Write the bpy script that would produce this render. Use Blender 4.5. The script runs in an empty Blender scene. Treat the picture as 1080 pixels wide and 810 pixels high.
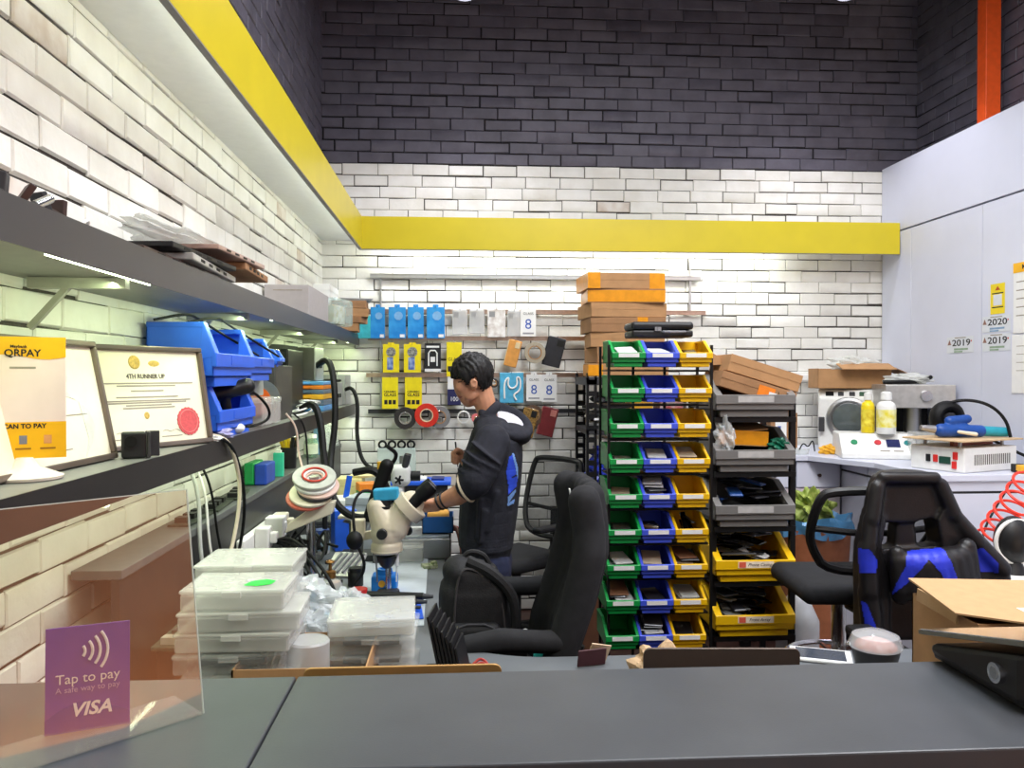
import bpy, bmesh, math, random
from mathutils import Vector, Matrix, Euler
random.seed(7)
SC = bpy.context.scene
COL = SC.collection
R = math.radians
# ------------------------------------------------------------------ camera measurements
F, CX, CY, CZ = 850.0, 540.0, 405.0, 1.57
YAW, PIT = math.atan(55 / F), math.atan(9 / F)
def ray(px, py):
    x, y = (px - CX) / F, (CY - py) / F
    f, u = math.cos(PIT) + y * math.sin(PIT), -math.sin(PIT) + y * math.cos(PIT)
    return x * math.cos(YAW) + f * math.sin(YAW), -x * math.sin(YAW) + f * math.cos(YAW), u
def PY(px, py, Y):
    r = ray(px, py); t = Y / r[1]; return Vector((r[0] * t, Y, CZ + r[2] * t))
def PX(px, py, X):
    r = ray(px, py); t = X / r[0]; return Vector((X, r[1] * t, CZ + r[2] * t))
def PZ(px, py, Z):
    r = ray(px, py); t = (Z - CZ) / r[2]; return Vector((r[0] * t, r[1] * t, Z))
# ------------------------------------------------------------------ materials
def lin(c):
    return tuple((v / 255 / 12.92) if v / 255 <= .04045 else ((v / 255 + .055) / 1.055) ** 2.4 for v in c)
MATS = {}
def pm(name, rgb, rough=.5, metal=0, var=.08, scale=30, bump=0, bscale=120, spec=.5, alpha=1, trans=0, ior=1.45, emit=0, coat=0, rgb2=None, det=3, stretch=None):
    if name in MATS: return MATS[name]
    m = bpy.data.materials.new(name); m.use_nodes = True
    nt = m.node_tree; N = nt.nodes; L = nt.links
    b = N['Principled BSDF']
    c = lin(rgb)
    b.inputs['Roughness'].default_value = rough; b.inputs['Metallic'].default_value = metal
    b.inputs['Specular IOR Level'].default_value = spec; b.inputs['IOR'].default_value = ior
    b.inputs['Alpha'].default_value = alpha; b.inputs['Transmission Weight'].default_value = trans
    b.inputs['Coat Weight'].default_value = coat; b.inputs['Coat Roughness'].default_value = .08
    tc = N.new('ShaderNodeTexCoord'); src = tc.outputs['Object']
    if stretch:
        mp = N.new('ShaderNodeMapping'); mp.inputs['Scale'].default_value = stretch
        L.new(src, mp.inputs['Vector']); src = mp.outputs['Vector']
    nz = N.new('ShaderNodeTexNoise'); nz.inputs['Scale'].default_value = scale; nz.inputs['Detail'].default_value = det
    L.new(src, nz.inputs['Vector'])
    rp = N.new('ShaderNodeValToRGB')
    c2 = lin(rgb2) if rgb2 else tuple(min(1, v * (1 + var)) for v in c)
    c1 = c if rgb2 else tuple(v * (1 - var) for v in c)
    rp.color_ramp.elements[0].position = .35; rp.color_ramp.elements[1].position = .65
    rp.color_ramp.elements[0].color = (*c1, 1); rp.color_ramp.elements[1].color = (*c2, 1)
    L.new(nz.outputs['Fac'], rp.inputs['Fac']); L.new(rp.outputs['Color'], b.inputs['Base Color'])
    if bump:
        n2 = N.new('ShaderNodeTexNoise'); n2.inputs['Scale'].default_value = bscale; n2.inputs['Detail'].default_value = 4
        L.new(src, n2.inputs['Vector'])
        bp = N.new('ShaderNodeBump'); bp.inputs['Strength'].default_value = bump; bp.inputs['Distance'].default_value = .004
        L.new(n2.outputs['Fac'], bp.inputs['Height']); L.new(bp.outputs['Normal'], b.inputs['Normal'])
    if emit:
        b.inputs['Emission Color'].default_value = (*c, 1); b.inputs['Emission Strength'].default_value = emit
    MATS[name] = m
    return m
def clear(name, rgb, mix=.25, rough=.1):
    """thin clear plastic: mostly see-through, with a milky body and a gloss"""
    if name in MATS: return MATS[name]
    m = bpy.data.materials.new(name); m.use_nodes = True
    nt = m.node_tree; N = nt.nodes; L = nt.links
    b = N['Principled BSDF']; b.inputs['Base Color'].default_value = (*lin(rgb), 1); b.inputs['Roughness'].default_value = rough
    nz = N.new('ShaderNodeTexNoise'); nz.inputs['Scale'].default_value = 14
    tc = N.new('ShaderNodeTexCoord'); L.new(tc.outputs['Object'], nz.inputs['Vector'])
    mr = N.new('ShaderNodeMapRange'); mr.inputs['To Min'].default_value = mix * .8; mr.inputs['To Max'].default_value = min(1, mix * 1.2)
    L.new(nz.outputs['Fac'], mr.inputs['Value'])
    t = N.new('ShaderNodeBsdfTransparent'); x = N.new('ShaderNodeMixShader')
    L.new(mr.outputs['Result'], x.inputs['Fac']); L.new(t.outputs['BSDF'], x.inputs[1]); L.new(b.outputs['BSDF'], x.inputs[2])
    L.new(x.outputs['Shader'], N['Material Output'].inputs['Surface'])
    MATS[name] = m
    return m
# ------------------------------------------------------------------ mesh builder
class MB:
    def __init__(s): s.v = []; s.f = []; s.m = []; s.mi = 0; s.T = Matrix.Identity(4)
    def add(s, vs, fs):
        o = len(s.v); s.v += [tuple(s.T @ Vector(p)) for p in vs]
        s.f += [tuple(i + o for i in f) for f in fs]; s.m += [s.mi] * len(fs); return s
    def mat(s, i): s.mi = i; return s
    def at(s, loc=(0, 0, 0), rx=0, ry=0, rz=0):
        s.T = Matrix.Translation(loc) @ Euler((R(rx), R(ry), R(rz))).to_matrix().to_4x4(); return s
    def box(s, x, y, z, sx, sy, sz, rx=0, ry=0, rz=0, tx=1, ty=1):
        """centre, size; tx/ty taper of the top"""
        m = Euler((R(rx), R(ry), R(rz))).to_matrix(); a = []
        for dz in (-.5, .5):
            kx, ky = (1, 1) if dz < 0 else (tx, ty)
            for dx, dy in ((-.5, -.5), (.5, -.5), (.5, .5), (-.5, .5)):
                a.append(Vector((x, y, z)) + m @ Vector((dx * sx * kx, dy * sy * ky, dz * sz)))
        return s.add(a, [(3, 2, 1, 0), (4, 5, 6, 7), (0, 1, 5, 4), (1, 2, 6, 5), (2, 3, 7, 6), (3, 0, 4, 7)])
    def bb(s, x0, x1, y0, y1, z0, z1): return s.box((x0 + x1) / 2, (y0 + y1) / 2, (z0 + z1) / 2, abs(x1 - x0), abs(y1 - y0), abs(z1 - z0))
    def cyl(s, p0, p1, r0, r1=None, n=16, cap=True):
        r1 = r0 if r1 is None else r1
        p0, p1 = Vector(p0), Vector(p1); d = (p1 - p0).normalized()
        a = d.orthogonal().normalized(); b = d.cross(a)
        vs = []
        for p, r in ((p0, r0), (p1, r1)):
            for i in range(n):
                t = 2 * math.pi * i / n; vs.append(p + (a * math.cos(t) + b * math.sin(t)) * r)
        fs = [(i, (i + 1) % n, n + (i + 1) % n, n + i) for i in range(n)]
        if cap: fs += [tuple(range(n - 1, -1, -1)), tuple(range(n, 2 * n))]
        return s.add(vs, fs)
    def tube(s, pts, r, n=8, closed=False, smooth=0):
        pts = [Vector(p) for p in pts]
        for _ in range(smooth):
            q = [pts[0]] if not closed else []
            rng = range(len(pts) - 1) if not closed else range(len(pts))
            for i in rng:
                a, b = pts[i], pts[(i + 1) % len(pts)]
                q += [a * .75 + b * .25, a * .25 + b * .75]
            if not closed: q.append(pts[-1])
            pts = q
        vs = []; prev = None; m = len(pts)
        rr = r if isinstance(r, (list, tuple)) else None
        for i, p in enumerate(pts):
            if closed: d = pts[(i + 1) % m] - pts[i - 1]
            else: d = pts[min(i + 1, m - 1)] - pts[max(i - 1, 0)]
            if d.length < 1e-9: d = Vector((0, 0, 1))
            d.normalize()
            a = (prev - d * prev.dot(d)) if prev else d.orthogonal()
            if a.length < 1e-6: a = d.orthogonal()
            a.normalize(); prev = a; b = d.cross(a)
            rad = r if not rr else rr[0] + (rr[-1] - rr[0]) * i / (m - 1)
            for k in range(n):
                t = 2 * math.pi * k / n; vs.append(p + (a * math.cos(t) + b * math.sin(t)) * rad)
        fs = []
        for i in range(m if closed else m - 1):
            j = (i + 1) % m
            for k in range(n): fs.append((i * n + k, i * n + (k + 1) % n, j * n + (k + 1) % n, j * n + k))
        if not closed: fs += [tuple(range(n - 1, -1, -1)), tuple((m - 1) * n + k for k in range(n))]
        return s.add(vs, fs)
    def lathe(s, prof, c=(0, 0, 0), n=24, axis='z'):
        vs = []; c = Vector(c)
        for r, h in prof:
            for k in range(n):
                t = 2 * math.pi * k / n
                p = (r * math.cos(t), r * math.sin(t), h)
                if axis == 'y': p = (p[0], p[2], p[1])
                if axis == 'x': p = (p[2], p[0], p[1])
                vs.append(c + Vector(p))
        m = len(prof); fs = []
        for i in range(m - 1):
            for k in range(n): fs.append((i * n + k, i * n + (k + 1) % n, (i + 1) * n + (k + 1) % n, (i + 1) * n + k))
        if prof[0][0] > 1e-6: fs.append(tuple(range(n - 1, -1, -1)))
        if prof[-1][0] > 1e-6: fs.append(tuple((m - 1) * n + k for k in range(n)))
        return s.add(vs, fs)
    def prism(s, out, h0, h1, axis='y'):
        """outline in the other two axes, extruded along axis"""
        n = len(out); vs = []
        for h in (h0, h1):
            for a, b in out:
                vs.append((a, h, b) if axis == 'y' else ((h, a, b) if axis == 'x' else (a, b, h)))
        return s.add(vs, [tuple(range(n)), tuple(range(2 * n - 1, n - 1, -1))] + [(i, n + i, n + (i + 1) % n, (i + 1) % n) for i in range(n)])
    def ell(s, c, r, rx=0, ry=0, rz=0, nu=16, nv=10):
        m = Euler((R(rx), R(ry), R(rz))).to_matrix(); c = Vector(c); vs = [c + m @ Vector((0, 0, r[2]))]
        for j in range(1, nv):
            p = math.pi * j / nv
            for k in range(nu):
                t = 2 * math.pi * k / nu
                vs.append(c + m @ Vector((r[0] * math.sin(p) * math.cos(t), r[1] * math.sin(p) * math.sin(t), r[2] * math.cos(p))))
        vs.append(c + m @ Vector((0, 0, -r[2]))); e = len(vs) - 1; fs = []
        for k in range(nu):
            fs.append((0, 1 + k, 1 + (k + 1) % nu)); fs.append((e, e - nu + (k + 1) % nu, e - nu + k))
            for j in range(nv - 2): a = 1 + j * nu; fs.append((a + k, a + nu + k, a + nu + (k + 1) % nu, a + (k + 1) % nu))
        return s.add(vs, fs)
    def cap(s, p0, p1, r0, r1=None, n=14):
        """tapered capsule"""
        r1 = r0 if r1 is None else r1
        s.cyl(p0, p1, r0, r1, n); s.ell(p0, (r0, r0, r0), nu=n, nv=8); s.ell(p1, (r1, r1, r1), nu=n, nv=8); return s
    def chain(s, pts):
        for a, b in zip(pts, pts[1:]): s.cap(a[0], b[0], a[1], b[1])
        return s
    def torus(s, c, Rr, r, axis='y', n=28, k=10, sq=None):
        c = Vector(c); vs = []
        for i in range(n):
            t = 2 * math.pi * i / n
            for j in range(k):
                u = 2 * math.pi * j / k
                rad = Rr + r * math.cos(u); h = (sq or r) * math.sin(u)
                p = {'y': (rad * math.cos(t), h, rad * math.sin(t)), 'z': (rad * math.cos(t), rad * math.sin(t), h), 'x': (h, rad * math.cos(t), rad * math.sin(t))}[axis]
                vs.append(c + Vector(p))
        return s.add(vs, [(i * k + j, i * k + (j + 1) % k, ((i + 1) % n) * k + (j + 1) % k, ((i + 1) % n) * k + j) for i in range(n) for j in range(k)])
    def ring(s, c, ro, ri, y0, y1, n=36, axis='y'):
        """flat ring (a roll of tape)"""
        c = Vector(c); vs = []
        for rad, h in ((ro, y0), (ro, y1), (ri, y1), (ri, y0)):
            for i in range(n):
                t = 2 * math.pi * i / n
                p = {'y': (rad * math.cos(t), h, rad * math.sin(t)), 'z': (rad * math.cos(t), rad * math.sin(t), h), 'x': (h, rad * math.cos(t), rad * math.sin(t))}[axis]
                vs.append(c + Vector(p))
        return s.add(vs, [(q * n + i, q * n + (i + 1) % n, ((q + 1) % 4) * n + (i + 1) % n, ((q + 1) % 4) * n + i) for q in range(4) for i in range(n)])
def mesh_of(mb, name, mats, smooth=False):
    me = bpy.data.meshes.new(name); me.from_pydata(mb.v, [], mb.f)
    for m in (mats if isinstance(mats, (list, tuple)) else [mats]): me.materials.append(m)
    me.polygons.foreach_set('material_index', mb.m)
    me.polygons.foreach_set('use_smooth', [smooth] * len(mb.f))
    bm = bmesh.new(); bm.from_mesh(me); bmesh.ops.recalc_face_normals(bm, faces=bm.faces); bm.to_mesh(me); bm.free()
    return me
def baked(o):
    dg = bpy.context.evaluated_depsgraph_get(); me = bpy.data.meshes.new_from_object(o.evaluated_get(dg))
    o.modifiers.clear(); o.data = me
def obj(name, mb, mats, parent=None, bevel=0, smooth=False, voxel=0, sm=0, seg=2, sub=0):
    me = mesh_of(mb, name, mats, smooth or voxel > 0)
    o = bpy.data.objects.new(name, me); COL.objects.link(o)
    if voxel:
        q = o.modifiers.new('r', 'REMESH'); q.mode = 'VOXEL'; q.voxel_size = voxel; q.use_smooth_shade = True
        if sm: q = o.modifiers.new('s', 'SMOOTH'); q.factor = .5; q.iterations = sm
        baked(o)
        if not o.data.materials: o.data.materials.append(mats if not isinstance(mats, (list, tuple)) else mats[0])
        for p in o.data.polygons: p.use_smooth = True
    if bevel:
        q = o.modifiers.new('b', 'BEVEL'); q.width = bevel; q.segments = seg; q.limit_method = 'ANGLE'; q.angle_limit = R(40)
    if sub:
        q = o.modifiers.new('u', 'SUBSURF'); q.levels = sub; q.render_levels = sub
    if smooth and not voxel:
        for p in o.data.polygons: p.use_smooth = True
        try: me.set_sharp_from_angle(angle=R(38))
        except Exception: pass
    if parent: o.parent = parent
    return o
def tag(o, label, cat, group=None):
    o['label'] = label; o['category'] = cat
    if group: o['group'] = group
    return o
def thing(name, label, cat, loc=(0, 0, 0), rz=0, group=None):
    o = bpy.data.objects.new(name, None); COL.objects.link(o); o.empty_display_size = .05
    o.location = loc; o.rotation_euler = (0, 0, R(rz)); return tag(o, label, cat, group)
def one(name, label, cat, mb, mats, loc=(0, 0, 0), rz=0, group=None, rot=None, **k):
    o = obj(name, mb, mats, **k); o.location = loc; o.rotation_euler = tuple(R(a) for a in rot) if rot else (0, 0, R(rz))
    return tag(o, label, cat, group)
def struct(name, mb, mats, **k):
    o = obj(name, mb, mats, **k); o['kind'] = 'structure'; return o
def dup(root, loc, rz=None, label=None, group=None):
    r = root.copy(); COL.objects.link(r); r.location = loc
    if rz is not None: r.rotation_euler = (0, 0, R(rz))
    if label: r['label'] = label
    if group: r['group'] = group
    for ch in list(root.children):
        c = ch.copy(); COL.objects.link(c); c.parent = r
        for g in ch.children:
            d = g.copy(); COL.objects.link(d); d.parent = c
    return r
def text(s, size, m, parent, loc, rot=(90, 0, 0), align='CENTER', name='lettering', ext=.0003, sx=1, shear=0, bold=0):
    cu = bpy.data.curves.new('t', 'FONT'); cu.body = s; cu.size = size; cu.align_x = align; cu.align_y = 'CENTER'; cu.extrude = ext; cu.shear = shear; cu.offset = bold
    cu.resolution_u = 3
    t = bpy.data.objects.new('t', cu); COL.objects.link(t)
    dg = bpy.context.evaluated_depsgraph_get(); me = bpy.data.meshes.new_from_object(t.evaluated_get(dg))
    bpy.data.objects.remove(t); bpy.data.curves.remove(cu)
    me.materials.clear(); me.materials.append(m)
    M4 = Matrix.Translation(loc) @ Euler(tuple(R(a) for a in rot)).to_matrix().to_4x4() @ Matrix.Diagonal((sx, 1, 1, 1))
    me.transform(M4)
    o = bpy.data.objects.new(name, me); COL.objects.link(o)
    if parent: o.parent = parent
    return o
# ------------------------------------------------------------------ common materials
WHITE = pm('white_laminate', (208, 211, 226), .38, var=.02, scale=4)
BLACK = pm('black_plastic', (22, 22, 24), .45, var=.2)
RUB = pm('black_rubber', (13, 13, 14), .55, var=.2, spec=.3)
DGREY = pm('charcoal_metal', (52, 52, 55), .5, var=.1)
CHROME = pm('chrome_steel', (205, 205, 208), .22, 1, var=.04)
STEEL = pm('brushed_steel', (170, 170, 170), .38, 1, var=.06, stretch=(1, 1, 30))
CARD = pm('brown_cardboard', (176, 134, 92), .85, var=.06, scale=18, bump=.1)
CARD2 = pm('dull_cardboard', (158, 118, 82), .85, var=.08, scale=12, bump=.1)
TAPE = pm('orange_parcel_tape', (222, 146, 20), .3, var=.08, scale=25)
PAPER = pm('white_paper', (232, 232, 230), .7, var=.02)
INK = pm('black_ink', (25, 25, 28), .6)
WPLA = pm('white_plastic', (228, 228, 224), .4, var=.03)
IVORY = pm('ivory_plastic', (218, 210, 190), .4, var=.03)
BLUE = pm('blue_plastic', (44, 100, 226), .38, var=.06, scale=10)
SKIN = pm('skin', (196, 140, 108), .5, var=.05, scale=60)
RED = pm('red_plastic', (200, 40, 36), .4)
GREENP = pm('green_plastic', (24, 150, 80), .4)
YEL = pm('yellow_paint', (204, 186, 36), .35, var=.03, scale=6)
# ------------------------------------------------------------------ the setting
YB, XL, XR, XK, ZC = 5.35, -.897, 2.88, 3.127, 4.7
ZBW = 2.962
WB = pm('white_painted_brick', (220, 218, 211), .6, var=.05, scale=7, bump=.5, bscale=45, rgb2=(231, 230, 225))
WBD = pm('worn_white_brick', (196, 182, 168), .7, scale=9, bump=.6, bscale=40, rgb2=(224, 220, 214))
KB = pm('black_painted_brick', (88, 85, 97), .55, var=.15, scale=8, bump=.6, bscale=40)
MOR = pm('raked_mortar', (70, 66, 62), .9, var=.3, scale=20, bump=.6)
MORK = pm('dark_mortar', (24, 23, 26), .9, var=.3, scale=20)
def bricks(name, org, ud, nd, u0, u1, z0, z1, zsplit, worn, rs):
    rng = random.Random(rs); mb = MB(); ud, nd, org = Vector(ud), Vector(nd), Vector(org)
    ch, bl = .0758, .23
    i0 = math.floor((z0 - zsplit) / ch); i1 = math.ceil((z1 - zsplit) / ch)
    def P(u, z, d): return org + ud * u + nd * d + Vector((0, 0, z))
    for a, b, mi in ((z0, min(zsplit, z1), 3), (zsplit, z1, 4)):
        if b > a: mb.mat(mi).add([P(u0, a, 0), P(u1, a, 0), P(u1, b, 0), P(u0, b, 0)], [(0, 1, 2, 3)])
    for i in range(i0, i1):
        za, zb = zsplit + i * ch, zsplit + (i + 1) * ch
        u = u0 - bl + (i % 2) * bl * .5 + rng.uniform(-.03, .03)
        wob = rng.uniform(-.002, .002)
        while u < u1:
            l = bl + rng.uniform(-.012, .012); a, b = max(u, u0), min(u + l, u1); u += l
            if b - a < .02: continue
            g = .0016 + rng.random() ** 2 * .0046
            A, B = a + g * rng.uniform(.4, 1.1), b - g * rng.uniform(.4, 1.1)
            j = lambda k=.0024: rng.uniform(-k, k)
            Z0, Z1 = za + g + wob + j(), zb - g * .9 + wob + j()
            Z1 = min(Z1, z1); Z0 = max(Z0, z0)
            if Z1 - Z0 < .01: continue
            d = .009 + j(.0015); c = .004; tz = j(.0007)
            mi = 2 if i >= 0 else (1 if rng.random() < worn(a, za) else 0)
            v = [P(A, Z0 + j(), 0), P(B, Z0 + j(), 0), P(B, Z1 + j(), 0), P(A, Z1 + j(), 0)]
            v += [P(A, Z0 + j(), d - c), P(B, Z0 + j(), d - c), P(B, Z1 + j(), d - c), P(A, Z1 + j(), d - c)]
            v += [P(A + c, Z0 + c + j(), d + j(.0006)), P(B - c, Z0 + c + j(), d + j(.0006)), P(B - c, Z1 - c + j(), d + tz), P(A + c, Z1 - c + j(), d + tz)]
            fs = [(8, 9, 10, 11)]
            for q in (0, 4): fs += [(q + k, q + (k + 1) % 4, q + 4 + (k + 1) % 4, q + 4 + k) for k in range(4)]
            mb.mat(mi).add(v, fs)
    return struct(name, mb, [WB, WBD, KB, MOR, MORK], smooth=True)
bricks('wall_back', (0, YB + .009, 0), (1, 0, 0), (0, -1, 0), XL - .01, XK + .01, 0, ZC, ZBW, lambda a, z: .01, 1)
bricks('wall_left', (XL - .009, 0, 0), (0, 1, 0), (1, 0, 0), -1.2, YB + .01, 0, ZC, ZBW, lambda a, z: .35 if a < 1.7 and z > 1.8 else .01, 2)
bricks('wall_right', (XK + .009, 0, 0), (0, 1, 0), (-1, 0, 0), .8, YB + .01, 2.6, ZC, ZBW, lambda a, z: .1, 3)
FLOOR = pm('dark_brown_floor', (66, 44, 38), .35, var=.25, scale=5, bump=.05, stretch=(1, 6, 1))
struct('floor', MB().bb(XL - .1, XK + .1, -3, YB + .1, -.05, 0), FLOOR)
struct('ceiling', MB().bb(XL - .1, XK + .1, -3, YB + .1, ZC, ZC + .05), pm('black_ceiling', (30, 29, 33), .8))
# pelmet with the yellow fascia
SOF = pm('white_soffit', (226, 228, 226), .5, var=.02)
EDGE = pm('grey_edge', (120, 118, 112), .5)
LEDM = pm('led_white', (240, 250, 255), emit=14)
LEDG = pm('led_strip_glow', (236, 255, 214), emit=10)
XF, YF, ZF0, ZF1, ZSO = -.612, 5.10, 2.362, 2.567, 2.452
pel = struct('trim_1', MB().bb(XF - .018, XF, -1.2, YF, ZF0, ZF1).bb(XF - .018, XR - .01, YF, YF + .018, ZF0, ZF1), YEL, bevel=.002)
obj('soffit', MB().bb(XL + .001, XF - .018, -1.2, YB, ZSO, ZSO + .016).bb(XF - .018, XR - .01, YF + .018, YB, ZSO, ZSO + .016), SOF, pel)
obj('fascia_edge', MB().bb(XF - .0185, XF + .0005, -1.2, YF, ZF0 - .004, ZF0).bb(XF - .0185, XR - .01, YF - .0005, YF + .0185, ZF0 - .004, ZF0), EDGE, pel)
obj('led_strip', MB().bb(XF - .024, XF - .0185, -1, YF + .1, ZSO - .02, ZSO - .012), LEDM, pel)
obj('led_strip', MB().bb(XF + .05, 2.0, YF + .0186, YF + .024, ZSO - .02, ZSO - .012), LEDM, pel)
# bulkhead over the cupboards on the right
bulk = struct('trim_2', MB().bb(XR, XK - .002, .8, YB - .002, 2.525, 2.975), WHITE, bevel=.002)
cup = thing('tall_cupboard', 'full height white cupboard with plain doors along the right wall', 'cupboard', (XR, 0, 0))
SEAM = pm('dark_seam', (70, 68, 74), .8)
obj('carcass', MB().bb(.02, XK - XR - .004, .8, YB - .008, .0, 2.52), SEAM, cup)
ys = [YB - .008, 4.985, 4.283, 3.58, 2.88, 2.18, 1.48, .8]
for k in range(len(ys) - 1):
    a, b = ys[k], ys[k + 1]
    obj('filler_panel' if k == 0 else 'door', MB().bb(0, .018, b + .002, a - .002, .08, 2.514), WHITE, cup, bevel=.0015)
post = one('steel_post', 'orange painted steel post standing on top of the white bulkhead', 'post', MB().bb(-.045, .045, -.04, .04, 0, ZC - 2.975), pm('orange_paint', (226, 84, 26), .45, var=.06), (3.04, 4.47, 2.975), bevel=.004)
# spotlights near the ceiling
for px, lab in ((490, 'round ceiling spotlight above the yellow fascia on the left'), (893, 'round ceiling spotlight near the black corner on the right')):
    p = PY(px, -3, 4.6)
    t = thing('spotlight', lab, 'spotlight', (p.x, p.y, p.z), 0)
    obj('lamp_body', MB().lathe([(.0, .16), (.05, .16), (.056, .02), (.06, 0), (.052, 0), (.048, .03), (.0, .03)]), DGREY, t, smooth=True)
    obj('stem', MB().cyl((0, 0, .16), (0, 0, ZC - p.z), .012), DGREY, t)
    obj('lens', MB().cyl((0, 0, .012), (0, 0, .02), .048), pm('lamp_lens', (240, 236, 255), emit=30), t)
    l = bpy.data.lights.new('spot_beam', 'SPOT'); l.energy = 60; l.spot_size = R(110); l.spot_blend = .6; l.shadow_soft_size = .05; l.color = (.93, .92, 1)
    lo = bpy.data.objects.new('spot_beam', l); COL.objects.link(lo); lo.location = (p.x, p.y, p.z - .01)
# ------------------------------------------------------------------ lights of the shop
def area(name, loc, rot, sx, sy, e, c=(1, 1, 1), spread=180):
    l = bpy.data.lights.new(name, 'AREA'); l.shape = 'RECTANGLE'; l.size = sx; l.size_y = sy; l.energy = e; l.color = c; l.spread = R(spread)
    o = bpy.data.objects.new(name, l); COL.objects.link(o); o.location = loc; o.rotation_euler = tuple(R(a) for a in rot); return o
area('pelmet_led_side', (XF - .026, 2.6, ZSO - .052), (0, 100, 0), .012, 4.8, 1.8, (.93, 1, .97))
area('pelmet_led_side', (XF - .03, 2.6, ZSO - .03), (0, 25, 0), .02, 4.8, 1.6, (.93, 1, .97))
area('pelmet_led_back', (.8, YF + .026, ZSO - .052), (100, 0, 0), 2.6, .012, 4, (.96, 1, 1))
area('pelmet_led_back', (.8, YF + .05, ZSO - .03), (25, 0, 0), 2.6, .02, 8, (.96, 1, 1))
area('shelf_led', (-.70, 3.2, 1.758), (0, 20, 0), .012, 4.2, 9, (.80, 1, .55))
area('low_shelf_led', (-.72, 3.2, 1.305), (0, 20, 0), .012, 4.2, 6, (.86, 1, .66))
for x, y, e in ((.9, 2.9, 74), (.9, .6, 60), (2.0, 1.8, 70)):
    area('ceiling_panel', (x, y, 3.85), (0, 0, 0), .9, .9, e, (.95, .97, 1))
w = bpy.data.worlds.new('w'); SC.world = w; w.use_nodes = True
bg = w.node_tree.nodes['Background']; bg.inputs['Color'].default_value = (.95, .96, 1, 1); bg.inputs['Strength'].default_value = .5
# ------------------------------------------------------------------ camera
cam = bpy.data.cameras.new('camera'); co = bpy.data.objects.new('camera', cam); COL.objects.link(co)
cam.sensor_fit = 'HORIZONTAL'; cam.sensor_width = 36; cam.lens = 36 * F / 1080; cam.clip_start = .02
co.location = (0, 0, CZ); co.rotation_euler = (math.pi / 2 - PIT, 0, -YAW)
SC.camera = co
SC.view_settings.view_transform = 'Standard'; SC.view_settings.look = 'None'; SC.view_settings.gamma = 1; SC.view_settings.use_curve_mapping = False
SC.view_settings.exposure = 0
try: SC.cycles.use_denoising = True
except Exception: pass
# ------------------------------------------------------------------ counter, desk, shelves
CTOP = pm('dark_grey_laminate', (72, 75, 80), .38, var=.10, scale=5, bump=.05, bscale=300)
DESK = pm('grey_desk_laminate', (104, 108, 112), .4, var=.06, scale=6)
WOODD = pm('dark_wood_panel', (52, 30, 24), .4, var=.2, scale=6, stretch=(1, 1, 12))
CY0, CY1, CZT = 1.072, 1.41, 1.05
t = thing('service_counter', 'long dark grey laminate service counter crossing the foreground', 'counter', (0, 0, 0))
obj('countertop', MB().bb(-.28, 2.3, CY0, CY1, CZT - .035, CZT), CTOP, t, bevel=.003)
obj('countertop', MB().bb(XL + .008, -.283, CY0 - .6, CY1, CZT - .035, CZT), CTOP, t, bevel=.003)
obj('front_panel', MB().bb(XL + .008, 2.3, CY0 + .03, CY0 + .05, 0, CZT - .035), WOODD, t)
obj('end_panel', MB().bb(2.26, 2.28, CY0 + .05, CY1 - .05, 0, CZT - .035), WOODD, t)
# L shaped work desk with a curved inner corner
DZ, DX, DY = .75, -.068, 2.33
out = [(XL + .008, CY1 + .04), (2.2, CY1 + .04), (2.2, DY)]
cx, cy, rr = DX + .42, DY + .30, 0
for k in range(0, 13):
    a = math.pi * .5 * k / 12
    out.append((DX + .34 - .34 * math.sin(a), DY + .27 - .27 * math.cos(a)))
out += [(DX, YB - .005), (XL + .008, YB - .005)]
t = thing('work_desk', 'grey L shaped work desk covered in repair tools along the left wall', 'desk', (0, 0, 0))
obj('desktop', MB().prism(out, DZ - .028, DZ, 'z'), DESK, t, bevel=.003)
lg = MB()
for x, y in ((-.84, 1.6), (-.1, 3.4), (-.1, 5.2), (-.84, 5.2), (2.1, 1.6), (2.1, 2.2)):
    obj('leg', MB().bb(x - .025, x + .025, y - .025, y + .025, 0, DZ - .028), DGREY, t, bevel=.003)
KPAN = pm('black_laminate', (34, 33, 34), .4, var=.1)
obj('back_panel', MB().bb(-.80, -.78, 1.9, YB - .01, DZ, 1.10), KPAN, t)
obj('back_ledge', MB().bb(XL + .008, -.775, 1.9, YB - .01, 1.10, 1.122), pm('ledge_grey', (86, 88, 88), .5), t, bevel=.002)
# the two long wall shelves
SHF = pm('grey_shelf_front', (64, 62, 65), .4, var=.05, scale=5)
SHB = pm('dark_shelf_front', (40, 37, 37), .4, var=.1, scale=8)
SHT = pm('shelf_top_grey', (120, 120, 116), .45, var=.05)
def shelf(lab, x, z0, z1, y0, led, fm):
    t = thing('wall_shelf', lab, 'shelf', (XL, y0, z0)); w = x - XL; l = YB - .03 - y0
    obj('board', MB().mat(0).bb(.003, w - .004, 0, l, .0, z1 - z0).mat(1).bb(w - .004, w, 0, l, -.006 if led else 0, z1 - z0), [SHT, fm], t)
    for k in range(5):
        y = .75 + k * .95
        if y < l: obj('bracket', MB().box(w * .5, y, -.012, w * .8, .02, .022).box(w * .28, y, -.055, .012, .012, .13, ry=42) if led else MB().bb(.004, w * .8, y, y + .02, -.02, 0), pm('bracket_grey', (150, 150, 140), .4), t)
    if led:
        for a, b in ((.40, .84), (1.95, 1.98), (3.9, 3.94)): obj('led_strip', MB().bb(w - .0145, w - .012, a, b, -.006, -.001), LEDG, t)
    return t
shelf('upper grey wall shelf with led strip beneath and cartons on top', -.655, 1.770, 1.836, .95, True, SHF)
shelf('lower dark wall shelf holding the framed certificates and blue bins', -.682, 1.318, 1.385, .95, False, SHB)
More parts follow.
